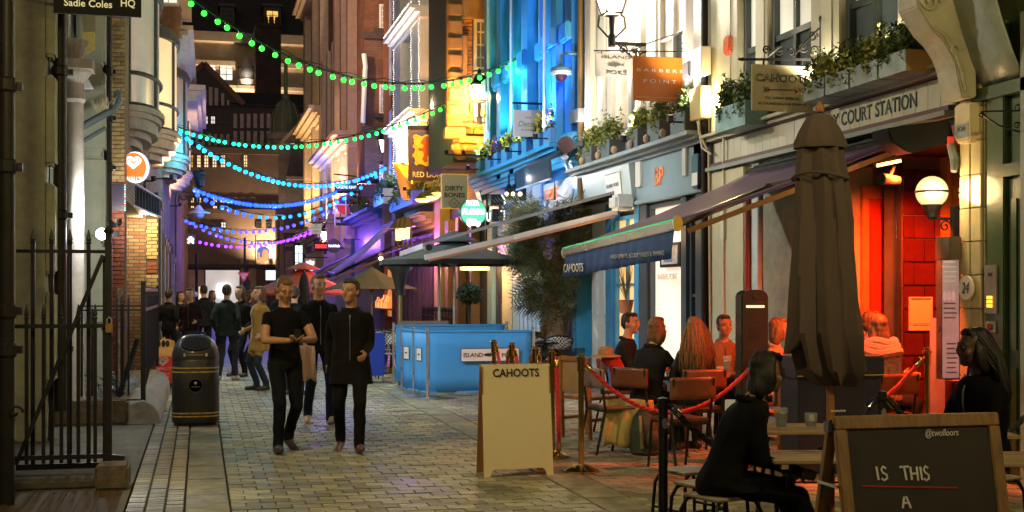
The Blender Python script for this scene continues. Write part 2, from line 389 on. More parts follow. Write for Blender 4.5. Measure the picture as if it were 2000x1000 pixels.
# ================================================================== SKY-SIDE: buildings that close the street
stone = m('pale_stone', (.42,.36,.27), .8, var=.25, vs=1.2)
brown = m('brown_stone', (.20,.15,.11), .8, var=.3, vs=.6)
darkroof = m('dark_roof_tiles', (.05,.048,.05), .8, var=.4, vs=5)
blackpaint = m('black_painted_timber', (.03,.028,.028), .6)
plaster = m('cream_infill_plaster', (.45,.4,.36), .85, var=.3)
iron = m('black_iron', (.018,.018,.02), .42, var=.3, bump=.08)
lit_w = em('lit_window_warm', (1,.72,.38), 1.1, .5, 1.2)
lit_c = em('lit_window_cool', (.95,.93,.82), .8, .35, 1.0)
lit_a = em('lit_window_amber', (1,.55,.1), .9, .6, 1.5)
darkglass = m('dark_window_glass', (.03,.035,.045), .12, var=.2, bump=0)
def yy(px, py, Y): p = onY(px, py, Y); return p.x, p.z
def rect_front(mb, px0, px1, py0, py1, Y, d=.1):
    (a, t), (b, lo) = yy(px0, py0, Y), yy(px1, py1, Y); mb.box(a, b, Y-d, Y, lo, t); return mb
# --- brown block with the shop
YE = 88.0
A = thing('corner_building', 'brown stone corner block with small lit leaded windows and a bright white shop window', 'building', (3, YE, 0))
q = MB(); q.box(-9, 12, YE+.02, YE+9, 0, 11.3); ob('wall', q, brown, A)
q = MB(); q.box(-9, 12, YE-.35, YE+.01, 10.9, 11.32); q.box(-9, 12, YE-.3, YE+.01, 6.9, 7.2); q.box(-9, 12, YE-.3, YE+.01, 3.25, 3.5); ob('cornice', q, brown, A)
def fwin(par, px0, px1, py0, py1, Y, c, r, pm, fm, fr=.05):
    (a, t), (b, lo) = yy(px0, py0, Y), yy(px1, py1, Y); return window(par, FRONT(Y), a, b, lo, t, c, r, fm, pm, fr=fr, mun=.04, dep=.02)
for a, b in ((371,378),(384,393),(398,408),(414,424),(430,441),(475,484)): fwin(A, a, b, 302, 328, YE, 2, 4, lit_a if a < 380 else lit_w, brown)
for a, b, p in ((372,380,lit_w),(384,394,lit_w),(415,425,lit_w),(429,439,lit_w),(455,463,darkglass),(470,478,darkglass),(490,498,darkglass)):
    fwin(A, a, b, 385, 397, YE, 2, 2, p, brown); fwin(A, a, b, 401, 418, YE, 2, 3, p, brown)
for a in (402, 417, 431, 500, 520): fwin(A, a, a+11, 433, 446, YE, 2, 2, darkglass if a != 431 else lit_c, blackpaint)
q = MB(); rect_front(q, 360, 399, 527, 640, YE, .15); ob('stone_cladding', q, m('tan_marble', (.45,.3,.17), .4, var=.4, vs=1), A)
q = MB(); rect_front(q, 470, 481, 505, 640, YE, .4); rect_front(q, 485, 500, 507, 640, YE, .3); ob('column', q, stone, A)
q = MB(); rect_front(q, 360, 640, 516, 524, YE, .5); ob('shop_fascia', q, blackpaint, A)
f = fwin(A, 400, 469, 526, 634, YE, 1, 1, em('shop_interior_white', (1,.93,.85), .42, .5, .35), blackpaint)
q = MB(); rect_front(q, 424, 448, 555, 582, YE-.2, .06); ob('screen', q, em('white_screen', (.9,1,1), 1.1), A)
q = MB(); rect_front(q, 388, 397, 560, 590, YE-.16, .05); ob('poster', q, em('lit_poster', (1,.85,.55), .8, .3), A)
# --- timber-framed block above / behind it
YT = 91.0
Tt = thing('timber_framed_building', 'black and white timber framed gable with dark tiled roof above the lit brown block', 'building', (2, YT, 0))
x0, z0 = yy(335, 300, YT); x1, z1 = yy(612, 208, YT)
q = MB(); q.box(-9, x1+2, YT, YT+7, 0, z1); ob('wall', q, blackpaint, Tt)
gx0, gx1 = yy(385, 200, YT)[0], yy(470, 200, YT)[0]; gzp = yy(425, 130, YT)[1]
q = MB(); q.prism([(gx0-2.2, YT-.5, z1), (gx1, YT-.5, z1), ((gx0+gx1)/2-1, YT-.5, gzp)], (0, 6, 0)); ob('gable', q, blackpaint, Tt)
q = MB()
q.prism([(gx1-.1, YT-.3, z1-.2), (x1+3, YT-.3, z1-.2), (x1+3, YT+4, yy(500, 166, YT)[1]), (gx1-2.5, YT+4, yy(500, 166, YT)[1])], (0, .2, .1)); ob('roof', q, darkroof, Tt)
q = MB(); q.bar(((gx0+gx1)/2-1, YT-.55, gzp+.1), (gx1+.2, YT-.55, z1-.1), .18, .35); q.bar(((gx0+gx1)/2-1, YT-.55, gzp+.1), (gx0-2.4, YT-.55, z1-.1), .18, .35); ob('bargeboard', q, m('brown_bargeboard', (.16,.09,.05), .7), Tt)
def infill(px0, px1, py0, py1):
    q = MB(); rect_front(q, px0, px1, py0, py1, YT-.01, .04); ob('infill_panel', q, plaster, Tt)
for a in range(456, 606, 13): infill(a, a+7, 222, 250); infill(a, a+7, 256, 285)
for a in range(346, 452, 12): infill(a, a+6, 262, 284)
for a, b, t in ((398,404,176),(408,415,170),(419,426,172),(432,438,182),(443,448,196)): 
    q = MB(); rect_front(q, a, b, t, 206, YT-.52, .04); ob('infill_panel', q, plaster, Tt)
for a in (397, 411, 425, 437): fwin(Tt, a, a+10, 226, 243, YT-.02, 2, 2, lit_c if a in (397,411) else darkglass, blackpaint)
# --- stone block with a dark mansard further back
YB = 114.0
Bb = thing('stone_office_building', 'tall stone office block under a black mansard with one amber dormer window', 'building', (4, YB, 0))
zt = yy(450, 78, YB)[1]
q = MB(); q.box(-30, 40, YB, YB+10, 0, zt); ob('wall', q, stone, Bb)
q = MB(); q.box(-30, 40, YB-.9, YB, zt-.3, zt+.5); q.box(-30, 40, YB-.4, YB, zt-2.3, zt-1.9); q.box(-30, 40, YB-.5, YB, yy(450,168,YB)[1]-.3, yy(450,168,YB)[1]); ob('cornice', q, stone, Bb)
q = MB(); q.prism([(-30, YB+.3, zt+.4), (-30, YB+5, zt+9), (-30, YB+12, zt+9), (-30, YB+12, zt)], (70, 0, 0)); ob('roof', q, darkroof, Bb)
for a, b, p in ((515,549,lit_a),(430,458,darkglass),(600,630,lit_a)):
    q = MB(); (xa, tt), (xb, ll) = yy(a, 12, YB-.2), yy(b, 56, YB-.2); q.box(xa, xb, YB-.2, YB+4, ll, tt); q.box(xa-.15, xb+.15, YB-.35, YB+4, tt, tt+.25); d = ob('dormer', q, m('dormer_lead', (.1,.1,.1), .6), Bb)
    fwin(Bb, a+5, b-5, 20, 52, YB-.24, 2, 3, p, blackpaint)
fwin(Bb, 397, 422, 121, 143, YB, 2, 2, lit_c, blackpaint); fwin(Bb, 429, 455, 121, 158, YB, 2, 3, lit_c, blackpaint)
xn, zn = yy(481, 165, YB)
st = thing('stone_urn', 'floodlit pale stone urn in front of the stone office block', 'urn', (xn, YB-.8, zn-.3))
q = MB(); q.lathe([(.35,0),(.75,.1),(.8,.5),(.5,.7),(.65,1.0),(.7,1.2),(.5,1.6),(.35,1.9),(.3,2.2),(.1,2.45)], (xn, YB-.8, zn-.25), 12); ob('body', q, plaster, st, True)
q = MB(); q.box(xn-.8, xn+.8, YB-1.4, YB-.02, zn-.6, zn-.3); ob('plinth', q, stone, st)
lamp('urn_floodlight', (xn, YB-2, zn+.2), (1,.95,.8), 14, .1, st)
YC = 101.0
ck = thing('chimney_stack', 'broad dark brick chimney stack in front of the stone office block', 'chimney', (5, YC, 0))
(xa, tt), (xb, ll) = yy(500, 52, YC), yy(549, 150, YC)
dbrick = brickm('dark_brick', (.09,.05,.04), (.06,.04,.035), (.05,.045,.04))
q = MB(); q.box(xa, xb, YC, YC+3, 0, tt); ob('stack', q, dbrick, ck)
q = MB(); q.box(xa-.12, xb+.12, YC-.12, YC+3.12, tt, tt+.3)
for i in range(4): q.lathe([(.22,0),(.18,.8)], (xa+.35+i*.45, YC+1.4, tt+.3), 8)
ob('pots', q, dbrick, ck)
# --- little domed corner turret
YD = 89.5
Dm = thing('domed_turret', 'green copper dome with a slim lantern mast on a cream corner turret', 'turret', (7, YD+1.5, 0))
(xc, zb), (xr, _) = yy(561, 256, YD), yy(590, 256, YD); R = (xr-xc)*1.02
copper = m('green_copper', (.16,.2,.13), .65, var=.3)
q = MB(); q.lathe([(R, 0), (R*1.0, .5), (R*.93, 1.0), (R*.75, 1.7), (R*.5, 2.15), (R*.28, 2.4)], (xc, YD+1.5, zb), 16); ob('dome', q, copper, Dm)
q = MB()
for i in range(10):
    t = 2*PI*i/10; q.tube([(xc+math.cos(t)*r_*1.02, YD+1.5+math.sin(t)*r_*1.02, zb+z_) for r_, z_ in ((R,0),(R,.5),(R*.93,1.0),(R*.75,1.7),(R*.5,2.15))], .05, 4)
ob('rib', q, m('pale_copper', (.3,.33,.22), .6), Dm)
q = MB(); q.lathe([(R*.28,2.4),(R*.3,2.7),(R*.14,2.8),(.14,3.6),(.13,4.9),(.3,5.0),(.3,5.1)], (xc, YD+1.5, zb), 10); ob('mast', q, copper, Dm)
q = MB(); q.lathe([(R*1.25,-.5),(R*1.3,-.15),(R*1.1,0)], (xc, YD+1.5, zb), 16); q.lathe([(R*1.05,-9.5),(R*1.05,-.5)], (xc, YD+1.5, zb), 16); ob('drum', q, plaster, Dm)
gb = thing('brick_gable_house', 'narrow grey brick house with a steep gable below the green dome', 'building', (7, YD-2, 0))
xa, xb = yy(545, 300, YD-2)[0], yy(607, 300, YD-2)[0]
gbrick = brickm('grey_brick', (.2,.17,.16), (.15,.13,.125), (.1,.09,.085))
za = yy(560, 290, YD-2)[1]
q = MB(); q.prism([(xa, YD-2, 0), (xb, YD-2, 0), (xb, YD-2, yy(600, 222, YD-2)[1]), (xa, YD-2, za)], (0, 3, 0)); ob('wall', q, gbrick, gb)
q = MB(); q.bar((xa-.2, YD-2.1, za), (xb, YD-2.1, yy(600,222,YD-2)[1]+.1), .5, .2); ob('coping', q, stone, gb)
q = MB(); rect_front(q, 559, 592, 345, 352, YD-2.02, .3); ob('string_course', q, stone, gb)
# buildings standing at the kink, closing the gap low down
kb = thing('panelled_shopfront', 'dark panelled shopfront with a tall lit white door at the far bend', 'shopfront', (6, 84, 0))
YK = 84.0
xa, xb = yy(541, 500, YK)[0], yy(642, 500, YK)[0]
q = MB(); q.box(xa, xb, YK, YK+2, 0, 7.2); ob('wall', q, m('dark_taupe_paint', (.1,.085,.085), .5), kb)
q = MB(); rect_front(q, 548, 640, 448, 456, YK, .4); rect_front(q, 556, 573, 476, 482, YK, .2); ob('cornice', q, stone, kb)
q = MB(); rect_front(q, 557, 572, 490, 545, YK, .08); ob('panel', q, m('taupe_panel', (.3,.24,.2), .5), kb)
fwin(kb, 575, 592, 478, 548, YK, 2, 4, em('lit_door_cool', (.75,.95,1), 1.5, .3), blackpaint)
for a in (548, 552): 
    q = MB(); q.tube([(yy(a,500,YK)[0], YK-.1, 0), (yy(a,500,YK)[0], YK-.1, 6.4)], .06, 6); ob('pipe', q, stone, kb)
sc_ = thing('bright_display_screen', 'glowing white display window beside the panelled shopfront', 'display', (5.5, 80, 0))
q = MB(); rect_front(q, 519, 538, 528, 547, 80, .1); ob('screen', q, em('screen_glow', (.85,.98,1), 1), sc_)
q = MB(); rect_front(q, 517, 540, 526, 549, 80.08, .06); rect_front(q, 522, 526, 549, 640, 80, .1); ob('frame', q, iron, sc_)

# ================================================================== LEFT SIDE
cream = m('cream_stone_paint', (.37,.375,.26), .75, var=.4, vs=2.5, bump=.8, bs=5)
paleg = m('pale_green_stone', (.40,.42,.33), .7, var=.25, vs=2)
ybrick = m('yellow_brick', (.44,.34,.18), .8, var=.3, vs=9, bump=.4, rnd=.3)
rbrick = m('red_brick', (.27,.09,.055), .8, var=.3, vs=9, bump=.4, rnd=.25)
mortar = m('mortar', (.09,.075,.055), .95)
def lx(px, D): return at(px, 570, D).x
L0 = thing('gallery_building', 'cream stone gallery front with a white column and deep doorway', 'building', (-2, 14, 0))
q = MB()
a = at(30,570,14.0); b = at(86,570,14.0); q.box(a.x, b.x, a.y, a.y+.5, 0, 9); ob('pilaster', q, cream, L0, bevel=.015)
for z in (1.15, 2.35, 3.55, 4.75):       # rusticated returns of the pilaster
    q = MB(); q.box(b.x-.02, b.x+.1, a.y+.05, a.y+.5, z-.5, z+.5); ob('quoin', q, cream, L0, bevel=.03)
c0 = at(120, 570, 16.6)
q = MB(); q.box(-4, c0.x+.05, c0.y+.35, c0.y+.7, 0, 9); ob('wall', q, paleg, L0)
cc = at(147, 570, 16.0); cz = at(147, 185, 16.0).z
q = MB(); q.lathe([(.16,0),(.16,.25),(.115,.35),(.1,cz-.1)], (cc.x, cc.y, 0), 20); ob('column', q, plaster, L0, True)
q = MB(); q.lathe([(.11,0),(.13,.04),(.11,.08),(.11,.24),(.13,.28),(.19,.36),(.2,.4)], (cc.x, cc.y, cz-.1), 16); q.box(cc.x-.22, cc.x+.22, cc.y-.22, cc.y+.22, cz+.3, cz+.42); q.lathe([(.1,.42),(.17,.6),(.18,.68)], (cc.x-.02, cc.y, cz), 14); ob('capital', q, plaster, L0)
p0, p1, p2 = at(130, 75, 16.5), at(182, 172, 16.5), at(130, 172, 16.5)
q = MB(); q.prism([p0, p1, p2], (0, .12, 0)); ob('pediment_panel', q, m('white_lit_panel', (.8,.82,.8), .6), L0)
a = at(152, 570, 17.6); b = at(196, 570, 17.6)
q = MB(); q.box(a.x, b.x, a.y, a.y+.6, 0, 9); ob('pier', q, paleg, L0, bevel=.02)
for z in (.55, 1.75, 2.95, 4.15, 5.35):
    q = MB(); q.box(a.x-.02, b.x+.06, a.y-.05, a.y+.5, z-.56, z+.56); ob('quoin', q, paleg, L0, bevel=.04)
q = MB(); u = at(162, 68, 17.4); q.prism([u, u+Vector((.16,0,.02)), u+Vector((.16,0,-.2)), u+Vector((.03,0,-.28))], (0,-.16,0)); ob('vent_cowl', q, m('ochre_vent', (.5,.4,.12), .6), L0)
q = MB(); a = at(220, 570, 17.9); q.box(-5, a.x-.25, a.y+.3, a.y+5, 0, 9); ob('side_wall', q, paleg, L0)
# rainwater pipes
pipe = m('cast_iron_pipe', (.02,.018,.016), .45, var=.4)
def drainpipe(px, D, r, z0, z1, label, collars, mat=pipe):
    c = at(px, 570, D); t = thing('drainpipe', label, 'pipe', (c.x, c.y, z0), group='rainwater pipes on the gallery front')
    q = MB(); q.tube([(c.x, c.y, z0), (c.x, c.y, z1)], r, 14); ob('pipe', q, mat, t, True)
    for z in collars:
        q = MB(); q.tube([(c.x, c.y, z-.06), (c.x, c.y, z-.04), (c.x, c.y, z+.04), (c.x, c.y, z+.06)], [r*1.02, r*1.28, r*1.28, r*1.02], 14); q.box(c.x-r*1.9, c.x+r*1.9, c.y+r*.3, c.y+r*1.5, z-.03, z+.03); ob('collar', q, mat, t)
    return t, c
t, c = drainpipe(13, 9.9, .058, 0, 7, 'thick brown drainpipe close beside the black gate hinge', (3.35-.1, 1.5, 1.2, 2.62))
q = MB(); scroll(q, (c.x+.07, c.y-.06, .72), (1,0,0), (0,0,1), .06, 1, .012, n=16); ob('hook', q, iron, t)
drainpipe(117, 14.5, .072, .3, 7, 'dark drainpipe between the cream pilaster and the white column', (4.15, 2.52, 1.0, 5.0))
t, c = drainpipe(211, 18.0, .055, .4, 8, 'black drainpipe with joined elbow pipes beside the yellow brick return', (4.75, 4.1, 2.6, 3.4))
grey = m('grey_waste_pipe', (.12,.16,.17), .4)
e0, e1, e2 = at(228, 196, 17.2), at(210, 220, 17.1), at(152, 252, 16.9)
q = MB(); q.tube([e0+Vector((0,.05,.12)), e0+Vector((.03,0,0)), e1+Vector((.06,0,.02)), e1, e2, e2+Vector((-.3,0,-.1))], .05, 10); ob('elbow_pipe', q, grey, t, True)
e1, e2 = at(206, 250, 17.1), at(155, 280, 16.9)
q = MB(); q.tube([e1, e1*.8+e2*.2, e2], .028, 8); ob('elbow_pipe', q, grey, t, True)
q = MB()
for i in range(26):                                   # bird spikes on the elbow
    p = at(random.uniform(190, 215), 222, 17.1); q.bar(p, p+Vector((random.uniform(-.12,.12), 0, random.uniform(.1,.24))), .005)
ob('bird_spikes', q, m('spike_steel', (.5,.5,.45), .4, .6), t)
q = MB(); pts = [at(96+random.uniform(-1.2,1.2), y, 14.2) for y in range(-40, 900, 30)]; q.tube(pts, .008, 5)
tc_ = thing('black_cable', 'thin black cable clipped down the cream pilaster edge', 'cable', pts[-1]); ob('cable', q, iron, tc_)
# hanging sign of the gallery
def plate(name, label, px0, px1, py0, py1, Y, mat, th=.05, cat='sign', edge=None, group=None):
    a, b = onY(px0, py0, Y), onY(px1, py1, Y)
    t = thing(name, label, cat, ((a.x+b.x)/2, Y, b.z), group=group)
    q = MB(); q.box(a.x, b.x, Y-th/2, Y+th/2, b.z, a.z); ob('board', q, mat, t, bevel=.004)
    if edge:
        q = MB(); e = edge[1]
        q.box(a.x-e, a.x-.001, Y-th/2-.006, Y+th/2+.006, b.z-e, a.z+e); q.box(b.x+.001, b.x+e, Y-th/2-.006, Y+th/2+.006, b.z-e, a.z+e)
        q.box(a.x, b.x, Y-th/2-.005, Y+th/2+.005, b.z-e, b.z-.001); q.box(a.x, b.x, Y-th/2-.005, Y+th/2+.005, a.z+.001, a.z+e); ob('frame', q, edge[0], t)
    return t, (lambda px, py, o=.004: onY(px, py, Y-th/2-o))
def ptxt(t, at_, s, px0, px1, py0, py1, mat, bold=0, fit=True, shear=0):
    a, b = at_(px0, py0), at_(px1, py1)
    return txt(s, t, mat, (a+b)/2, (1,0,0), (0,0,1), b.x-a.x, (a.z-b.z) if fit else None, .003, bold=bold, shear=shear)
X_, Z_ = (1,0,0), (0,0,1)
ink = m('black_ink', (.02,.02,.02), .5, var=0, bump=0); white = m('white_paint', (.78,.78,.75), .5, var=.06)
gold = m('gold_leaf', (.75,.56,.2), .35, .3, var=.1)
t, P = plate('hanging_sign', 'black gallery sign reading Sadie Coles HQ hanging above the drainpipe', 105, 276, -40, 34, onX(190,0,-1.2).y if False else 14.6, m('black_sign', (.008,.008,.009), .75))
ptxt(t, P, 'Sadie Coles', 125, 219, -3, 16, m('pale_gold_letters', (.85,.75,.35), .5, emit=.35, var=0, bump=0), .012); ptxt(t, P, 'HQ', 236, 264, -2, 17, m('pale_gold_letters'), .012)
q = MB(); a = P(108, 10); q.bar(a+Vector((-.25,.02,.1)), a+Vector((0,.02,.1)), .03); ob('bracket', q, iron, t)
# yellow-brick building: return wall, oblique front, bays
L1 = thing('bay_windowed_building', 'yellow brick building with stacked curved bay windows on stone corbels', 'building', (-1.4, 24, 0))
a, b = at(216, 570, 21), at(243, 570, 21)
q = MB(); q.box(a.x-1.5, b.x, a.y+.05, a.y+.6, 0, 12); ob('return_wall', q, mortar, L1)
brickset(L1, ybrick, (a.x-.05, a.y+.05, at(0,350,21).z), X_, Z_, b.x-a.x+.05, 3.4, .2, .072, (0,-.03,0), limit=150)
brickset(L1, rbrick, (a.x-.05, a.y+.05, 0.2), X_, Z_, b.x-a.x+.05, at(0,350,21).z-.2, .2, .072, (0,-.03,0), limit=150)
fa, fb_ = Vector((b.x, b.y+.1, 0)), Vector((-.82, 78, 0))        # line of the front, receding
fd = (fb_-fa).normalized(); fn = Vector((fd.y, -fd.x, 0))
def along(px):                                       # point on the front under image column px
    r = ray(px, 570); r = Vector((r.x, r.y)); d = Vector((fd.x, fd.y)); o = Vector((fa.x, fa.y))
    s_ = (r.x*o.y-r.y*o.x)/(d.x*r.y-d.y*r.x); return fa+fd*s_, s_
def fbox(mb, s0, s1, w0, w1, z0, z1):
    P_ = [fa+fd*s0+fn*w0, fa+fd*s1+fn*w0, fa+fd*s1+fn*w1, fa+fd*s0+fn*w1]
    return mb.prism([(p.x, p.y, z0) for p in P_], (0,0,z1-z0))
q = MB(); fbox(q, 0, 6.2, -3, 0, 3.2, 13); ob('front_wall', q, brickm('yellow_brick_far', (.36,.27,.14), (.3,.21,.11), (.1,.08,.06)), L1)
q = MB(); fbox(q, 6.22, 30, -3, 0.05, 0, 13); ob('front_wall', q, brickm('red_brick_far', (.25,.10,.06), (.32,.24,.14), (.1,.08,.06)), L1)
q = MB(); fbox(q, 30.02, 60, -3, .1, 0, 12); ob('front_wall', q, brickm('yellow_brick_far'), L1)
bayglass = m('frosted_bay_glass', (.5,.42,.32), .3, var=.25, vs=.8, bump=.02, emit=.25)
lead = m('lead_trim', (.06,.07,.065), .5)
def bay(pxr, s0, ln, z0, z1, mats, label=None, curl=None):
    pr = fa+fd*(s0+ln/2); prj = (at(pxr, 570, 1).x/at(pxr,570,1).y*pr.y-pr.x)
    c = pr; n_ = 12
    def arc(k, z, g=0): 
        t = PI*k/n_; p = c+fd*(-math.cos(t))*(ln/2+g)+fn*math.sin(t)*(prj+g); return Vector((p.x, p.y, z))
    def ring(mb, z0, z1, g): mb.prism([arc(k, z0, g) for k in range(n_+1)], (0,0,z1-z0))
    w = MB(); ring(w, z0, z1, 0); o = ob('bay_window', w, mats, L1, True)
    f = MB()
    for k in (0, 4, 12): f.tube([arc(k, z0, .03), arc(k, z1, .03)], .035, 6)
    for z in (z0+.02, z0+(z1-z0)*.27, z1-.02): f.tube([arc(k, z, .03) for k in range(n_+1)], .04, 6)
    ob('glazing_frame', f, lead, o)
    f = MB(); ring(f, z1, z1+.12, .08); ring(f, z1+.12, z1+.22, .04); ob('hood', f, lead, o)
    f = MB()
    for i, (g, h) in enumerate(((.1,.1),(.04,.1),(-.02,.2),(-.14,.12),(-.3,.14))):
        z0 -= h+.002; ring(f, z0, z0+h, min(g, .16)) if prj+g > .05 else None
    ob('corbel', f, m('corbel_stone', (.44,.39,.33), .7, var=.2), o)
    return o, c, prj
sA = along(245)[1]
zz = lambda py, Y: CH+(570-py)*Y/1.03/FP
bay(311, 1.2, 2.8, zz(228, 24.5), zz(8, 24.5), bayglass)
bay(345, 7.4, 3.0, zz(268, 31), zz(95, 31), em('lit_bay_glass', (.85,.62,.34), .7, .35, .8))
bay(366, 15.6, 3.4, zz(312, 39.5), zz(165, 39.5), m('cream_bay_panel', (.6,.5,.42), .6))
bay(372, 24, 3.6, zz(345, 49), zz(185, 49), em('lit_bay_glass', (.9,.68,.4), .8, .3, .8))
# white corniced upper storey beyond
q = MB(); fbox(q, 13.2, 13.5, 0, .9, zz(65,37), zz(-40,37)); 
fbox(q, 12.6, 15.4, .02, .62, zz(60,37), zz(-60,37)); ob('upper_bay', q, m('white_stucco', (.62,.56,.5), .7), L1)
for i, py in enumerate((85, 95, 103, 112)): 
    q = MB(); fbox(q, 12.5, 22, .02, .95-.14*i, zz(py+8,37), zz(py,37)-.004); ob('cornice', q, m('white_stucco'), L1)
for i, py in enumerate((192, 203, 213)):
    q = MB(); fbox(q, 20, 30, .06, 1.25-.14*i, zz(py+10,45), zz(py,45)-.004); ob('cornice', q, m('white_stucco'), L1)
u_ = fa+fd*12.6+fn*.3
window(L1, FRONT(u_.y-.02), u_.x-.25, u_.x+.3, zz(50,37), zz(-30,37), 2, 2, white, lit_c, fr=.06, dep=.03)
tl = m('terracotta_tiles', (.5,.25,.13), .6, var=.2, rnd=.15)
hood = thing('tiled_bay_roof', 'small orange scalloped tile roof hanging between two bay windows', 'roof', fa+fd*6.3+fn*.3+Vector((0,0,6.6)))
for r_ in range(7):
    for k in range(5):
        a = at(322+k*7-r_*1.0, 20+r_*12, 31-.1*r_)
        q = MB(); q.disc(a, (1,0,0), (0,-.2,1), .07, (0,.03,0), 8, .1); ob('tile', q, tl, hood)
# porch fascia and recessed brick entrance
fs0, fs1 = Vector((at(244,570,23).x, at(244,570,23).y, 0)), Vector((at(309,570,27.5).x, at(309,570,27.5).y, 0))
E = thing('entrance_canopy', 'black ribbed entrance canopy with white edge strips over the brick doorway', 'canopy', fs0+Vector((0,0,3)))
q = MB(); z1a, z0a = at(0,350,23).z, at(0,397,23).z
z1b, z0b = at(0,388,27.5).z, at(0,424,27.5).z
n_ = (fs1-fs0).normalized(); w_ = Vector((n_.y,-n_.x,0))
q.prism([(fs0.x,fs0.y,z0a),(fs1.x,fs1.y,z0b),(fs1.x,fs1.y,z1b),(fs0.x,fs0.y,z1a)], -w_*1.0); ob('fascia', q, m('black_fascia', (.02,.022,.02), .45), E)
for i in range(11):
    k = (i+.5)/11; p = fs0.lerp(fs1, k); q = MB(); q.bar((p.x+w_.x*.02, p.y+w_.y*.02, z0a+(z0b-z0a)*k+.03), (p.x+w_.x*.02, p.y+w_.y*.02, z1a+(z1b-z1a)*k-.03), .05, .05); ob('rib', q, m('dark_green_rib', (.03,.06,.05), .4), E)
for za_, zb2 in ((z0a, z0b), (z1a, z1b)):
    q = MB(); q.bar((fs0.x+w_.x*.03, fs0.y+w_.y*.03, za_), (fs1.x+w_.x*.03, fs1.y+w_.y*.03, zb2), .06, .035); ob('edge_strip', q, m('pale_edge', (.6,.6,.7), .5), E)
YR = 28.4; xa, xb = onY(244, 570, YR).x, onY(309, 570, YR).x
q = MB(); q.box(xa-2, xb, YR+.03, YR+.5, 0, 3.5); ob('recess_wall', q, mortar, L1)
brickset(L1, ybrick, (xa, YR+.03, onY(0,463,YR).z if False else 2.35), X_, Z_, xb-xa, .9, .22, .078, (0,-.03,0), limit=90)
brickset(L1, rbrick, (xa, YR+.03, 2.05), X_, Z_, xb-xa, .3, .22, .078, (0,-.03,0), limit=40)
brickset(L1, ybrick, (xa, YR+.03, .3), X_, Z_, xb-xa, 1.75, .22, .078, (0,-.03,0), limit=170)
q = MB(); q.box(onY(268,570,YR).x-.02, onY(268,570,YR).x+.02, YR-.05, YR+.02, 0, 3.3); ob('corner_joint', q, mortar, L1)
# receding piers of the arcade
pc = m('arcade_pier_stone', (.4,.35,.3), .7, var=.2); pg = m('olive_pier', (.2,.22,.13), .6)
for i, (px, D, z, w, mt) in enumerate(((314,30,3.9,.22,pg),(322,34,3.2,.16,pc),(329,37,3.1,.14,pc),(335,41,3.2,.16,rbrick),(341,46,3.0,.16,pc),(346,52,3.0,.16,pc),(351,58,3.4,.14,m('white_stucco')),(356,66,3.6,.14,pc),(360,72,3.8,.14,m('white_stucco')))):
    c = at(px, 570, D); q = MB(); q.box(c.x-w-.6, c.x, c.y, c.y+.8, 0, z); q.box(c.x-w-.6, c.x+.04, c.y-.06, c.y+.86, z-.3, z-.12); ob('pier', q, mt, L1)
    if i < 5: q = MB(); q.disc((c.x-.1, c.y+1.6, z-.5), fd, Z_, 1.0, (-.4,0,0), 16, .7); ob('arch', q, darkroof, L1)
# projecting round ice-cream sign
Yw = 22.6
c = onY(263, 327, Yw); r_ = (onY(292,327,Yw)-onY(240,327,Yw)).x/2
wl = thing('round_ice_cream_sign', "round lit orange Wall's sign with a white heart on the brick building", 'sign', (c.x, Yw, c.z))
q = MB(); q.disc((c.x+.03, Yw+.02, c.z), X_, Z_, r_*1.04, (0,.12,0), 36, r_*1.22); ob('casing', q, m('blue_casing', (.08,.15,.3), .4), wl)
q = MB(); q.disc((c.x+.015, Yw+.012, c.z), X_, Z_, r_*1.03, (0,-.03,0), 36, r_*1.22); ob('rim', q, em('white_rim', (.85,.9,1), 1.6), wl)
q = MB(); q.disc((c.x-.015, Yw-.02, c.z), X_, Z_, r_*.95, (0,-.02,0), 36, r_*1.13); ob('face', q, em('orange_face', (1,.16,.02), .95), wl)
wem = em('white_glow', (1,.97,.95), 1.3)
def heart(parent, c, s, mat, Y, rad=.018):
    for k, sc2 in enumerate((1, .55)):
        pts = []
        for i in range(31):
            t = -PI+2*PI*i/30; x = 16*math.sin(t)**3; z = 13*math.cos(t)-5*math.cos(2*t)-2*math.cos(3*t)-math.cos(4*t)
            pts.append((c[0]+x*s*sc2/17, Y, c[2]+(z+2)*s*sc2/17*.9))
        q = MB(); q.tube(pts, rad, 6); ob('heart', q, mat, parent)
heart(wl, (c.x-.02, 0, c.z+.075), .125, wem, Yw-.045, .017)
txt("WALL'S", wl, wem, (c.x-.02, Yw-.045, c.z-.2), X_, Z_, .27, .085, .004, bold=.02)
# led-edged black screen under it
t, P = plate('shop_screen', 'dark shop screen edged with tiny coloured lights below the ice cream sign', 216, 243, 359, 412, 22.0, m('dark_violet_screen', (.05,.045,.09), .3))
for i in range(12):
    p = P(244, 361+i*4.5); q = MB(); q.ball(p, .012, 6, 4); ob('bulb', q, em(('led_red','led_green','led_blue')[i % 3], ((1,.1,.1),(.1,1,.3),(.3,.4,1))[i % 3], 3), t)
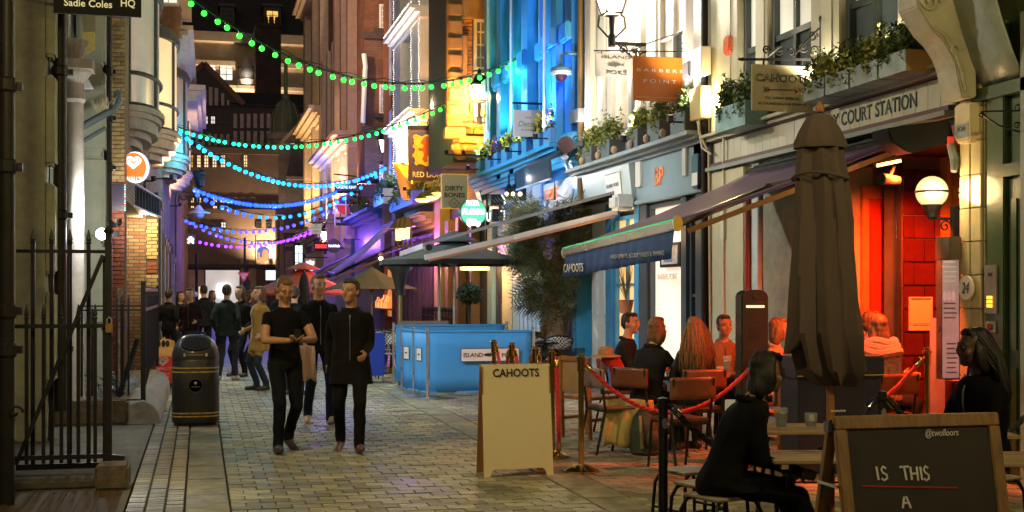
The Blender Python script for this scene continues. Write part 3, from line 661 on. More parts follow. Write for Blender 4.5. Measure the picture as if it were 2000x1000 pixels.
# small pendant lamp and bracket, rat sculpture, chevron sign
Yp = 47.0
t = thing('bracket_lamp', 'white dome pendant lamp on a scrolled iron wall bracket', 'lamp', onY(348, 400, Yp))
q = MB(); a, b = onY(349, 379, Yp), onY(388, 381, Yp); q.bar(a, b, .05); q.bar(onY(349,395,Yp), onY(349,375,Yp), .06); scroll(q, onY(360,384,Yp), X_, Z_, .22, 1.3, .025); scroll(q, onY(372,388,Yp), X_, Z_, .14, 1.3, .02); q.tube([onY(388,381,Yp), onY(388,402,Yp)], .04, 6); ob('bracket', q, iron, t)
c = onY(388, 412, Yp); q = MB(); q.lathe([(.06,.2),(.12,.12),(.18,.02),(.4,-.06),(.4,-.1)], c, 16); ob('shade', q, white, t, True)
q = MB(); q.ball(c+Vector((0,0,-.12)), (.2,.2,.16), 12, 8); ob('globe', q, m('clear_globe', (.7,.75,.8), .15), t, True)
t = thing('rat_sculpture', 'black crouching animal sculpture perched on the far stone corbel', 'sculpture', onY(386, 362, 40))
q = MB(); Y_ = 40; q.tube([onY(378,335,Y_), onY(384,340,Y_), onY(390,350,Y_), onY(390,362,Y_), onY(386,366,Y_)], [.06,.12,.16,.14,.05], 8); q.ball(onY(394,338,Y_), (.12,.1,.1), 8, 6); q.tube([onY(396,338,Y_), onY(402,340,Y_)], [.08,.03], 6); q.ball(onY(390,331,Y_), .05, 6, 5); ob('body', q, m('black_resin', (.02,.03,.06), .35), t, True)
t, P = plate('chevron_sign', 'small square sign with two glowing white chevrons on the far corner', 364, 382, 457, 478, 60, m('grey_sign', (.2,.17,.1), .5))
for dy in (0, 6):
    q = MB(); q.bar(P(367,469+dy), P(372.5,463+dy), .05, .09); q.bar(P(372.5,463+dy), P(378,469+dy), .05, .09); ob('chevron', q, em('chevron_glow', (1,.9,.65), 2.2), t)
# ================================================================== RIGHT SIDE, from the nearest front to the farthest
def rb(mb, pa, pb, z0, z1, w0=-.02, w1=.1):
    """box on the shop-front plane between image columns pa (far) and pb (near); w = how far it stands out"""
    return mb.box(RX-w1, RX-w0, fy(pb), fy(pa), z0, z1)
def rp(name, parent, mat, pa, pb, z0, z1, w0=-.02, w1=.1, bevel=0, smooth=False):
    return ob(name, rb(MB(), pa, pb, z0, z1, w0, w1), mat, parent, smooth, bevel)
def rwin(parent, pa, pb, z0, z1, c, r, fm, pm, dep=-.05, panes=False, sill=None, fr=.05, mun=.03):
    return window(parent, RIGHT(0), fy(pb), fy(pa), z0, z1, c, r, fm, pm, fr=fr, mun=mun, dep=dep, panes=panes, sill=sill)
def rtxt(s, parent, mat, pa, pb, z0, z1, w, bold=0):
    ya, yb = fy(pa), fy(pb); return txt(s, parent, mat, (RX-w, (ya+yb)/2, (z0+z1)/2), (0,-1,0), Z_, ya-yb, z1-z0, .004, bold=bold)
def moulding(parent, mat, pa, pb, z, name='cornice', steps=((0,.10,.06),(.06,.16,.07),(.13,.24,.05),(.18,.30,.06))):
    for dz, w, h in steps: rp(name, parent, mat, pa, pb, z+dz, z+dz+h-.002, -.02, w)
# ------------------------------------------------ green shopfront, nearest
green = m('dark_green_paint', (.05,.085,.03), .4, var=.2, coat=.3)
R0 = thing('green_shopfront', 'dark green painted shopfront with entry phone beside the cream tiled pilaster', 'shopfront', (RX, 9.5, 0))
rp('wall', R0, green, 1936, 2300, 0, 9, -3, 0)
rp('pilaster', R0, green, 1938, 1972, .002, 4, 0, .06, .01); rp('door', R0, m('green_door', (.03,.06,.02), .35), 1976, 2016, 0, 2.62, 0, .02)
for a, b, z0, z1 in ((1981,1992,.2,1.0),(1981,1992,1.15,2.45)): rp('door_panel', R0, green, a, b, z0, z1, .021, .035, .004)
rp('door_head', R0, green, 1960, 2012, 2.64, 2.75, 0, .08)
rp('grey_pilaster', R0, m('grey_render', (.33,.36,.33), .8, var=.25), 2013, 2120, 0, 4, 0, .1)
hl = m('weathered_lead', (.30,.36,.34), .45, .2, var=.35, vs=2); q = MB(); ys = (fy(1927), fy(2010)); rows = [[Vector((RX-.06-.42*math.sin(k*1.25), y, 3.46+1.3*k**1.1)) for k in (0,.2,.4,.6,.8,1)] for y in (ys[0], (ys[0]+ys[1])/2, ys[1])]
q.sheet(rows); ob('lead_hood', q, hl, R0, True, solid=.02)
q = MB(); q.prism([(RX, ys[0]+.01, 3.4)]+[p+Vector((0,.01,0)) for p in rows[0]]+[(RX, ys[0]+.01, 4.78)], (0,.05,0)); ob('hood_end', q, green, R0)
rp('hood_band', R0, green, 1923, 2100, 3.34, 3.45, 0, .1)
t = thing('entry_phone', 'steel entry phone panel with three lit orange buttons on the green pilaster', 'intercom', (RX-.06, fy(1932), 1.3))
rp('panel', t, m('brushed_steel', (.35,.32,.28), .35, .8), 1938, 1962, fz(1932,612), fz(1932,518), .062, .08, .004)
rp('screen', t, ink, 1946, 1954, fz(1932,540), fz(1932,533), .081, .084)
for i in range(3): rp('button', t, em('orange_button', (1,.42,.03), 2), 1944, 1954, fz(1932,600-i*8), fz(1932,594-i*8), .081, .088)
t = thing('exit_button', 'square steel plate with a round red button below the entry phone', 'button', (RX-.06, fy(1932), 1.2))
rp('plate', t, m('brushed_steel'), 1939, 1959, fz(1932,648), fz(1932,627), .062, .075, .003)
q = MB(); q.disc((RX-.076, fy(1949), (fz(1932,648)+fz(1932,627))/2), (0,1,0), Z_, .03, (-.015,0,0), 16); ob('button', q, m('red_button', (.3,.02,.02), .3), t)
t = thing('scroll_bracket', 'small empty iron scroll bracket on the grey pier of the green shopfront', 'bracket', onY(1990, 240, fy(2004)))
Yb = fy(2004); q = MB(); q.bar(onY(1995,195,Yb), onY(1995,268,Yb), .02); q.tube([onY(1916,218,Yb), onY(1995,216,Yb)], .008, 6); q.tube([onY(1916,222,Yb), onY(1950,245,Yb), onY(1993,258,Yb)], .008, 6); scroll(q, onY(1917,226,Yb), X_, Z_, .03, 1, .007); scroll(q, onY(1988,212,Yb), X_, Z_, .04, 1.2, .007); scroll(q, onY(1986,246,Yb), X_, Z_, .035, 1.2, .007); ob('ironwork', q, iron, t)

# ------------------------------------------------ station bar front
sage = m('sage_cream_paint', (.40,.38,.28), .5, var=.2, vs=2)
R1 = thing('station_bar_building', 'cream station style bar building with sash windows and red tiled entrance', 'building', (RX, 12, 0))
dkframe = m('dark_green_sash', (.035,.045,.04), .4)
pale = em('blind_glow', (.8,.78,.68), .42, .35, 1.5)
glz = m('dim_glass', (.10,.13,.15), .08, var=.4, vs=1, bump=0)
q = MB(); q.box(RX+.14, RX+3, fy(1919), fy(1394), 3.2, 9); ob('wall', q, sage, R1)
for a, b, w in ((1396,1449,.06),(1479,1504,.03),(1591,1648,.05),(1761,1803,.05),(1880,1919,.05)):
    rp('pilaster', R1, sage, a, b, 3.74, 8.9, -.16, w, .012)
    rp('pilaster_panel', R1, sage, a+(b-a)*.25, b-(b-a)*.25, 3.95, 8.8, w+.001, w+.012)
for a, b, c in ((1450,1478,1),(1505,1590,2),(1650,1760,2),(1804,1879,2)):
    rwin(R1, a, b, 3.95, 6.3, c, 3, dkframe, lambda i, j: glz if (j == 0 or (i+j) % 4 == 3) else pale, dep=-.08, panes=True, sill=sage, fr=.07, mun=.07)
moulding(R1, sage, 1394, 1870, 3.68, steps=((0,.12,.05),(.05,.2,.04)))
FZ0, FZ1 = fz(1716,243), fz(1716,188)
R1f = rp('fascia', R1, m('fascia_backing', (.2,.19,.14), .7), 1396, 1871, FZ0, FZ1, -.02, .02)
npl = 26; ya, yb = fy(1400), fy(1870)
for i in range(npl):
    y0 = yb+(ya-yb)*i/npl; q = MB(); q.box(RX-.035, RX-.021, y0+.004, y0+(ya-yb)/npl-.004, FZ0+.01, FZ1-.01); ob('plank', q, m('fascia_cream', (.50,.48,.38), .5, var=.15, rnd=.06), R1f)
rp('fascia_moulding', R1, m('maroon_moulding', (.12,.04,.04), .4), 1396, 1871, FZ0-.05, FZ0-.002, -.02, .1); rp('fascia_moulding', R1, m('grey_moulding', (.25,.26,.24), .4), 1396, 1871, FZ0-.1, FZ0-.052, -.02, .14); rp('fascia_moulding', R1, m('maroon_moulding'), 1396, 1871, FZ1, FZ1+.03, -.02, .08)
sgn = m('dark_green_letters', (.04,.075,.06), .4)
rtxt('LY COURT STATION', R1, sgn, 1627, 1798, FZ0+.07, FZ1-.07, .038, .015)
# ground floor: cream bays, red tiled recess
rp('wall_panel', R1, cream, 1394, 1655, .9, FZ0-.1, -.3, 0)
rp('dado', R1, m('grey_dado', (.16,.15,.15), .6), 1394, 1655, 0, .898, -.3, .01)
rp('pilaster', R1, m('ivory_paint', (.5,.47,.33), .5, var=.12), 1398, 1462, 0, FZ0-.12, 0, .07, .01)
rp('trim_board', R1, m('pale_blue_trim', (.45,.52,.55), .5), 1476, 1488, 0, FZ0-.12, 0, .05)
t = thing('red_pipe', 'slim red drainpipe between the ivory pilaster and the cream panel', 'pipe', (RX-.06, fy(1469), 0)); q = MB(); q.tube([(RX-.06, fy(1469), 0), (RX-.06, fy(1469), 3.1)], .045, 10); ob('pipe', q, m('dark_red_paint', (.22,.035,.03), .35), t, True)
t = thing('steel_conduit', 'thin pale conduit running down the ivory pilaster', 'conduit', (RX-.1, fy(1425), .5)); q = MB(); q.tube([(RX-.085, fy(1425), .4), (RX-.085, fy(1425), 4.4)], .018, 8); q.box(RX-.11, RX-.075, fy(1425)-.05, fy(1425)+.05, 2.35, 2.75); ob('pipe', q, m('pale_conduit', (.6,.58,.5), .4), t)
t = thing('black_drainpipe', 'black drainpipe rising between the white front and the ivory pilaster', 'pipe', (RX-.09, fy(1388), 0)); q = MB(); q.tube([(RX-.09, fy(1388), 0), (RX-.09, fy(1388), 8)], .05, 12); ob('pipe', q, pipe, t, True)
for z in (1.2, 2.9, 4.7):
    q = MB(); q.tube([(RX-.09, fy(1388), z-.05), (RX-.09, fy(1388), z+.05)], .068, 12); ob('collar', q, pipe, t)
YF, YN = fy(1655)-.0, fy(1890)
redtile = m('red_glazed_tile', (.22,.022,.015), .12, var=.2, vs=6, bump=.02, coat=.6, rnd=.18)
grout = m('pale_grout', (.30,.17,.12), .8)
q = MB(); q.box(RX+.005, RX+2.4, YF+.03, YF+.4, 0, 3.2); q.box(RX+1.55, RX+1.9, YN-.3, YF+.03, 0, 3.2); ob('recess_wall', q, grout, R1)
q = MB(); q.box(RX+.02, RX+1.6, YN-.25, YF+.03, 3.08, 3.2); ob('recess_ceiling', q, m('maroon_ceiling', (.1,.03,.03), .5), R1)
X0d = onY(1688,570,YF).x; X1d = onY(1748,570,YF).x
brickset(R1, redtile, (RX+.01, YF+.03, 0), X_, Z_, X0d-RX-.05, 3.05, .24, .245, (0,-.022,0), gap=.008, limit=40, name='tile', jit=.001)
brickset(R1, redtile, (X1d+.05, YF+.03, 0), X_, Z_, 1.0, 3.05, .24, .245, (0,-.022,0), gap=.008, limit=70, name='tile', jit=.001)
dr = thing('red_door', 'panelled varnished door glowing red in the tiled recess behind the closed umbrella', 'door', ((X0d+X1d)/2, YF, 0))
dm = m('red_door_paint', (.5,.045,.015), .35, var=.15)
q = MB(); zt_ = fz(1700,372,RX+.3)
q.box(X0d-.05, X0d+.03, YF-.06, YF+.02, 0, 2.65); q.box(X1d-.03, X1d+.05, YF-.06, YF+.02, 0, 2.65); q.box(X0d-.05, X1d+.05, YF-.065, YF+.02, 2.652, 2.8); ob('door_frame', q, m('orange_wood', (.5,.2,.05), .4), dr, bevel=.008)
q = MB(); q.box(X0d+.031, X1d-.031, YF-.02, YF+.01, 0, 2.65); ob('door_leaf', q, dm, dr)
mid = (X0d+X1d)/2
for xa, xb in ((X0d+.06, mid-.03), (mid+.03, X1d-.06)):
    for za, zb in ((.12,.85),(.95,1.75),(1.85,2.5)):
        q = MB(); q.box(xa, xb, YF-.032, YF-.021, za, zb); ob('door_panel', q, dm, dr, bevel=.006)
q = MB(); q.bar((mid+.03, YF-.07, .95), (mid+.03, YF-.07, 1.3), .022); ob('handle', q, gold, dr)
Yp_ = 12.0; xa, xb = onY(1766,570,Yp_).x, onY(1838,570,Yp_).x
dktile = m('oxblood_tile', (.07,.010,.009), .15, var=.25, vs=6, bump=.02, coat=.5, rnd=.2)
q = MB(); q.box(xa, xb, Yp_+.03, Yp_+.35, 0, 3.07); pr_ = ob('tiled_pier', q, m('dark_grout', (.10,.05,.04), .8), R1)
brickset(pr_, dktile, (xa, Yp_+.03, 0), X_, Z_, xb-xa, 3.0, .24, .245, (0,-.022,0), gap=.007, limit=60, name='tile', jit=.001)
q = MB(); q.box(xa-.06, xa-.004, Yp_+.05, Yp_+.3, 0, 3.06); ob('mirror_strip', q, m('mirror_strip', (.25,.22,.25), .06, .9, bump=0), R1)
q = MB(); q.box(xb+.004, xb+.06, Yp_-.1, Yp_+.3, 0, 3.06); q.box(xb+.08, xb+.13, Yp_-.2, Yp_+.25, 0, 3.06); ob('door_jamb', q, m('orange_wood'), R1)
wd = thing('notice_poster', 'yellowish notice poster taped to the dark red tiled pier', 'poster', onY(1799, 645, Yp_-.01))
a, b = onY(1775,580,Yp_), onY(1821,645,Yp_); q = MB(); q.box(a.x, b.x, Yp_-.006, Yp_+.002, b.z, a.z); ob('sheet', q, m('poster_paper', (.55,.48,.28), .6, var=.1, bump=0), wd)
q = MB(); q.box(a.x+.02, b.x-.02, Yp_-.0085, Yp_-.0062, a.z-.03, a.z-.012); q.box(a.x+.04, b.x-.04, Yp_-.0085, Yp_-.0062, b.z+.05, b.z+.058); q.box(a.x+.04, b.x-.04, Yp_-.0085, Yp_-.0062, b.z+.066, b.z+.072); ob('print', q, m('poster_teal', (.05,.2,.2), .6), wd)
# cream tiled pilaster with corbel
pt = m('cream_glazed_tile', (.47,.42,.25), .14, var=.2, vs=5, bump=.03, coat=.5, rnd=.08)
pil = rp('tiled_pilaster', R1, m('cream_grout', (.25,.22,.14), .8), 1892, 1932, 0, 4.4, -1.4, .06)
ya_, yb_ = fy(1892), fy(1932)
for k in range(14):
    q = MB(); z = k*.30+.004
    q.box(RX-.085, RX-.062, yb_+.003, (ya_+yb_)/2-.003, z, z+.292); ob('tile', q, pt, pil, bevel=.004)
    q = MB(); q.box(RX-.095, RX-.062, (ya_+yb_)/2+.003, ya_-.003, z, z+.292); ob('tile', q, pt, pil, bevel=.004)
    q = MB(); q.box(RX-.058, RX+.3, yb_-.022, yb_-.003, z, z+.292); ob('tile', q, pt, pil, bevel=.004)
Yk = yb_
cor = [(1792,12),(1790,-10),(1812,-40),(1905,-40),(1908,190),(1880,192),(1872,160),(1868,132),(1858,105),(1842,80),(1822,60),(1812,45)]
q = MB(); q.prism([onY(x, y, Yk) for x, y in cor], (0,.32,0)); ck_ = ob('corbel', q, m('silvered_stone', (.42,.40,.30), .45, var=.3), R1, bevel=.012)
q = MB(); scroll(q, onY(1815,3,Yk)+Vector((0,-.02,0)), X_, Z_, .11, 1.6, .016); scroll(q, onY(1862,98,Yk)+Vector((0,-.02,0)), X_, Z_, .05, 1.2, .012); q.tube([onY(x,y,Yk)+Vector((.02,-.015,.01)) for x, y in ((1816,52),(1840,72),(1858,100),(1872,140),(1880,180))], .014, 6); ob('scroll', q, m('silvered_stone'), ck_)
# alarm boxes etc
def alarm(px, py, w, h, label, mat, m2, X=RX-.1):
    p = onX(px, py, X); t = thing('alarm_box', label, 'alarm', p)
    q = MB(); y0, y1 = p.y-w/2, p.y+w/2; z0, z1 = p.z-h/2, p.z+h/2
    q.prism([(p.x+.09, y0, z0+.06), (p.x+.09, y0+w*.2, z0), (p.x+.09, y1-w*.2, z0), (p.x+.09, y1, z0+.06), (p.x+.09, y1, z1-.03), (p.x+.09, p.y, z1), (p.x+.09, y0, z1-.03)], (-.1,0,0)); ob('case', q, mat, t, bevel=.015)
    q = MB(); q.box(p.x-.014, p.x-.011, y0+.03, y1-.03, z0+.05, z0+h*.45); ob('label_strip', q, m2, t)
    return t, p
t, p = alarm(1881, 239, .26, .38, 'cream alarm box below the stone corbel', m('cream_plastic', (.6,.52,.33), .35), m('cream_print', (.25,.3,.35), .5), RX-.16)
txt('020', t, ink, (p.x-.0165, p.y, p.z-.06), (0,-1,0), Z_, .12, .04, .002)
alarm(1419, 88, .2, .26, 'orange and red alarm box high on the ivory pilaster', m('orange_plastic', (.5,.09,.02), .3), m('alarm_red', (.7,.04,.02), .3, emit=.3))
t = thing('junction_box', 'cream electrical trunking box lit from behind by a hidden warm lamp', 'box', onX(1391, 200, RX-.12))
rp('upper_case', t, white, 1381, 1402, fz(1391,150), fz(1391,96), .1, .24, .01); rp('lower_case', t, m('amber_case', (.6,.45,.2), .4), 1380, 1403, fz(1391,235), fz(1391,172), .1, .25, .01)
q = MB(); q.tube([(RX-.2, fy(1392), fz(1391,235)), (RX-.2, fy(1392), fz(1391,260)), (RX-.1, fy(1398), fz(1391,300)), (RX-.08, fy(1399), .8)], .02, 6); q.tube([(RX-.2, fy(1389), fz(1391,235)), (RX-.16, fy(1393), fz(1391,290)), (RX-.12, fy(1405), fz(1391,305))], .016, 6); ob('cable', q, m('cream_cable', (.5,.42,.28), .5), t, True)
lamp('wall_uplight', (RX-.16, fy(1408), fz(1410,195)), (1,.72,.28), 22, .04, t)
t = thing('wall_speaker', 'small grey flood lamp fixed beside the trunking box', 'lamp', onX(1370, 138, RX-.1)); q = MB(); q.box(RX-.24, RX-.06, fy(1376), fy(1363), fz(1370,152), fz(1370,122)); ob('case', q, m('grey_case', (.12,.12,.13), .4), t, bevel=.02); q = MB(); q.bar((RX-.06, fy(1370), fz(1370,137)), (RX+.02, fy(1370), fz(1370,137)), .03); ob('bracket', q, iron, t)
# menu case, ticket sign, number disc, box
Ym = 10.75; a, b = onY(1839,462,Ym), onY(1876,740,Ym)
t = thing('menu_case', 'tall narrow lit menu case hanging beside the cream tiled pilaster', 'menu board', ((a.x+b.x)/2, Ym, b.z))
q = MB(); q.box(a.x, b.x, Ym, Ym+.09, b.z, a.z); ob('case', q, m('dark_case', (.04,.04,.05), .3), t)
q = MB(); q.box(a.x+.008, b.x-.02, Ym-.006, Ym-.001, b.z+.01, a.z-.012); ob('menu_sheet', q, m('menu_grey_print', (.5,.55,.58), .4, var=.25, vs=6, bump=0, emit=.12), t)
mg = m('menu_white', (.72,.75,.76), .5, bump=0, emit=.12); mb_ = m('menu_dark', (.12,.14,.16), .5, bump=0)
txt('ULLET', t, mb_, (a.x+.07, Ym-.008, a.z-.13), X_, Z_, .11, .075, .002, bold=.02)
for i in range(3): q = MB(); q.disc((a.x+.03+i*.045, Ym-.0065, a.z-.56), X_, Z_, .02, (0,-.002,0), 12, .05); ob('badge', q, mg, t)
for i in range(22):
    z = a.z-.24-i*.045-(.12 if i > 4 else 0)-(.2 if i > 9 else 0)
    if z < b.z+.04: break
    q = MB(); q.box(a.x+.02+.03*(i > 9), b.x-.035-random.random()*.03, Ym-.008, Ym-.0065, z-.006, z+.006); ob('print_line', q, mg if i < 6 else mb_, t)
Yt = 11.6; a, b = onY(1825,706,Yt), onY(1850,746,Yt)
t = thing('ticket_sign', 'black enamel ticket sign with white border low on the tiled pier', 'sign', (a.x+.2, Yt, b.z)); q = MB(); q.box(a.x, a.x+.5, Yt, Yt+.02, b.z, a.z); ob('board', q, ink, t)
q = MB(); e = .01; q.box(a.x+e, a.x+.5-e, Yt-.003, Yt-.001, a.z-2*e, a.z-e); q.box(a.x+e, a.x+.5-e, Yt-.003, Yt-.001, b.z+e, b.z+2*e); q.box(a.x+e, a.x+2*e, Yt-.003, Yt-.001, b.z+2*e, a.z-2*e); ob('border', q, white, t); txt('TICKETS', t, white, (a.x+.25, Yt-.004, (a.z+b.z)/2), X_, Z_, .44, .09, .002, bold=.02)
Yd_ = fy(1890)-.1; c = onX(1889,562,RX-.12)
t = thing('number_disc', 'white oval enamel number plate on the cream pilaster', 'sign', c); q = MB(); q.disc(c, (0,1,0), Z_, .11, (-.015,0,0), 24, .11); ob('disc', q, white, t); txt('24', t, m('navy_ink', (.03,.05,.12), .5), (c.x-.018, c.y, c.z), (0,-1,0), Z_, .11, .1, .003, shear=.2)
t = thing('steel_wall_box', 'plain brown metal box on the cream pilaster above the number plate', 'box', onX(1885,485)); rp('case', t, m('bronze_box', (.12,.10,.07), .45), 1868, 1897, fz(1880,508), fz(1880,463), .097, .22, .008)
Ys = 11.5; a, b = onY(1828,622,Ys), onY(1840,700,Ys)
t = thing('ticket_machine', 'slim lavender grey card machine post beside the menu case', 'machine', (a.x+.05, Ys, 0)); q = MB(); q.box(a.x, b.x+.04, Ys, Ys+.12, 0, a.z); ob('post', q, m('lavender_grey', (.3,.28,.36), .4), t, bevel=.008); q = MB(); q.box(a.x+.02, a.x+.06, Ys-.004, Ys-.001, a.z-.12, a.z-.09); ob('screen', q, em('small_screen', (.9,.9,1), 1.2), t)
# globe lamp
cgl = at(1820, 375, 11.9); rg = 31*11.9/FP
t = thing('globe_lamp', 'large glowing globe lamp on an iron bracket in front of the tiled pier', 'lamp', cgl)
q = MB(); q.ball(cgl, rg, 20, 14); ob('globe', q, em('opal_globe', (1,.70,.33), .75), t, True)
q = MB(); q.lathe([(rg*1.03,-.008),(rg*1.06,0),(rg*1.03,.012)], cgl, 24); q.tube([cgl+Vector((rg*.72,-.03,-rg*.72)), cgl+Vector((rg*1.02,0,-.04)), cgl+Vector((rg*1.02,0,.0))], .008, 6); q.lathe([(.04,-rg-.09),(.05,-rg-.05),(.1,-rg*.8)], cgl, 12); q.bar(cgl+Vector((-.03,0,-rg-.1)), cgl+Vector((.24,0,-rg-.1)), .025); scroll(q, cgl+Vector((.14,0,-rg-.17)), X_, Z_, .06, 1.3, .009); q.bar(cgl+Vector((.24,0,-rg-.3)), cgl+Vector((.24,0,-rg+.02)), .06); ob('bracket', q, iron, t)
lamp('globe_light', cgl+Vector((-.12,-.26,.0)), (1,.66,.3), 9, .14, t)
c2 = at(1899, 377, 12.3); t = thing('globe_lamp', 'second globe lamp half hidden by the cream pilaster', 'lamp', c2); q = MB(); q.ball(c2, .13, 16, 10); ob('globe', q, em('opal_globe'), t, True); q = MB(); q.lathe([(.135,-.008),(.14,.012)], c2, 20); q.bar(c2+Vector((0,0,-.13)), c2+Vector((0,0,-.25)), .03); q.bar(c2+Vector((0,0,-.25)), c2+Vector((.3,0,-.25)), .02); ob('bracket', q, iron, t)
# glowing heater under the awning
c = at(1732, 322, 12.6)
t = thing('patio_heater', 'glowing orange infrared heater bar under the awning above the red door', 'heater', c); q = MB(); q.bar(c+Vector((-.17,0,.02)), c+Vector((.17,0,.08)), .05, .09); ob('housing', q, iron, t); q = MB(); q.bar(c+Vector((-.12,-.03,-.012)), c+Vector((.13,-.03,.04)), .03, .03); ob('element', q, em('heater_glow', (1,.30,.05), 14), t)
lamp('heater_light', c+Vector((-.1,-.4,-.1)), (1,.09,.012), 640, .1, t, spot=128, aim=c+Vector((.0,.45,-2)))
c = at(1735, 350, 12.2); t = thing('spotlight', 'black round spotlight below the heater', 'lamp', c); q = MB(); q.tube([c+Vector((-.08,0,0)), c+Vector((.16,.1,.0))], [.06,.045], 12); q.bar(c, c+Vector((.1,.05,.14)), .02); ob('can', q, iron, t, True)

# ------------------------------------------------ white and grey front
R2 = thing('white_barber_building', 'white stuccoed building with grey barber fascia and mint restaurant fascia', 'building', (RX, 18, 0))
stucco = m('white_stucco_front', (.68,.64,.57), .7, var=.14, vs=1.5)
q = MB(); q.box(RX+.1, RX+4, fy(1393), fy(1139), 3.0, 10); ob('wall', q, stucco, R2)
for a, b, w in ((1150,1162,.08),(1172,1186,.05),(1196,1204,.1),(1252,1262,.1),(1268,1286,.05),(1344,1352,.1),(1362,1380,.06)):
    rp('pilaster', R2, stucco, a, b, 3.3, 10, -.12, w, .01)
for a, b in ((1206,1250),(1290,1342)):
    rwin(R2, a, b, 4.25, 9.0, 2, 4, white, lambda i, j: m('stucco_blind', (.62,.52,.40), .5, emit=.08) if (i+j) % 3 else glz, dep=-.03, panes=True, sill=stucco)
zc = fz(1260, 296)
moulding(R2, m('lead_ledge', (.30,.36,.38), .6, var=.3), 1138, 1386, zc-.15, steps=((0,.12,.05),(.05,.22,.05),(.1,.34,.06)))
mint = m('mint_paint', (.50,.58,.55), .4, var=.08)
z0, z1 = fz(1200,398), zc-.15
q = MB(); q.prism([(RX-.16, fy(1246), z1), (RX-.10, fy(1246), z0), (RX+.1, fy(1246), z0), (RX+.1, fy(1246), z1)], (0, fy(1153)-fy(1246), 0)); ob('mint_fascia', q, mint, R2)
lg = (RX-.135, (fy(1200)+fy(1228))/2, (z0+z1)/2)
dz = Vector((-.06,0,z1-z0)).normalized(); un = Vector((0,-1,0))
q = MB(); hh = .21; ww = (fy(1199)-fy(1229))/2
cl = Vector(lg)+Vector((-.012,0,0)); q.add([cl-un*ww-dz*hh, cl+un*ww-dz*hh, cl+un*ww+dz*hh, cl-un*ww+dz*hh], [(0,1,2,3)]); ob('logo_panel', q, white, R2, solid=.006)
navy = m('navy_paint', (.03,.06,.14), .45)
txt('ISLAND  POKÉ', R2, navy, cl+Vector((-.012,0,0)), un, dz, ww*1.6, .07, .004)
for sgn_ in (-1, 1): q = MB(); q.bar(cl-un*ww*.9+dz*hh*.9*sgn_+Vector((-.008,0,0)), cl+un*ww*.9+dz*hh*.9*sgn_+Vector((-.008,0,0)), .008); ob('logo_rule', q, navy, R2)
gb_ = m('grey_blue_paint', (.22,.30,.33), .45, var=.12)
z0b, z1b = fz(1320,378), zc-.15
rp('grey_fascia', R2, gb_, 1250, 1384, z0b, z1b, -.1, .06); rp('fascia_moulding', R2, gb_, 1248, 1385, z0b-.07, z0b-.002, -.1, .12, .01)
for a, b, s in ((1300,1304,'Barbers'),): rtxt('BP', R2, m('orange_logo', (.8,.2,.05), .5, emit=.25), 1287, 1304, fz(1295,362), fz(1295,326), .066, .03)
t, p = alarm(1358, 334, .26, .5, 'navy and white teardrop alarm box on the grey fascia', m('navy_case', (.02,.03,.06), .3), white, RX-.17)
q = MB(); q.tube([(RX-.07, fy(1141), 2.6), (RX-.07, fy(1141), 9)], .06, 10); t = thing('gilt_lit_pipe', 'old brown drainpipe between the blue and the white buildings', 'pipe', (RX-.07, fy(1141), 2.6)); ob('pipe', q, m('gold_lit_brown', (.22,.14,.06), .4, .2), t, True)  # golden light is put into the brown pipe's colour
q = MB(); q.box(RX-.2, RX-.02, fy(1150), fy(1132), fz(1141,240), fz(1141,216)); ob('rain_hopper', q, m('grey_case'), t)
# shopfront under it
def panewall(pa, pb, z0, z1, mat, c, r, fm, parent, label=None): return rwin(parent, pa, pb, z0, z1, c, r, fm, mat, dep=-.06, panes=True, fr=.06, mun=.04)
rp('stall_riser', R2, m('blue_shop_paint', (.05,.26,.5), .4), 1188, 1250, 0, .62, -.1, .03); rp('stall_riser', R2, m('grey_dark_paint', (.05,.06,.07), .4), 1252, 1392, 0, .5, -.1, .03)
blue = m('blue_shop_paint')
rp('white_door', R2, m('white_door_paint', (.62,.66,.64), .45), 1156, 1186, 0, z0, -.1, 0)
for a, b in ((1160,1168),(1174,1183)):
    for za, zb in ((.2,1.1),(1.25,2.4)): rp('door_panel', R2, m('white_door_paint'), a, b, za, zb, .001, .02, .005)
rp('blue_post', R2, blue, 1188, 1199, .622, z0, -.1, .05); rp('blue_post', R2, blue, 1244, 1253, .622, z0, -.1, .05)
shopw = em('shop_light_warm', (1,.52,.2), .75, .5, 1.6)
panewall(1200, 1243, .64, 2.9, shopw, 2, 2, blue, R2)
dkb = m('grey_dark_paint')
rp('dark_post', R2, dkb, 1255, 1268, .5, z0b-.08, -.1, .05); rp('dark_post', R2, dkb, 1336, 1346, .5, z0b-.08, -.1, .05); rp('dark_post', R2, dkb, 1366, 1384, .5, z0b-.08, -.1, .06)
panewall(1269, 1335, .52, z0b-.1, em('barber_light', (1,.70,.52), .8, .2, .8), 1, 1, m('dark_grey_frame', (.06,.07,.08), .4), R2)
panewall(1347, 1365, .2, z0b-.1, m('navy_glass', (.03,.05,.08), .08, bump=0), 1, 2, dkb, R2)
rtxt('BARBERS POINT', R2, m('faint_letters', (.55,.42,.35), .5), 1291, 1330, fz(1310,546), fz(1310,534), .05)
t = thing('framed_picture', 'framed print hanging inside the barber shop window', 'picture', (RX+.03, fy(1311), 1.8)); rp('frame', t, iron, 1291, 1330, fz(1310,522), fz(1310,474), .0, .02); rp('print', t, m('print_paper', (.6,.45,.35), .6, var=.5, vs=9), 1295, 1326, fz(1310,516), fz(1310,480), .021, .024)
q = MB(); rb(q, 1300, 1316, fz(1308,512), fz(1308,492), .0245, .026); ob('figure', q, m('print_blue', (.1,.2,.4), .6), t)
t = thing('window_palm', 'potted palm in a terracotta pot behind the blue framed window', 'plant', (RX-.12, fy(1237), fz(1237,612))); q = MB(); c = Vector((RX-.13, fy(1237), fz(1237,612)))
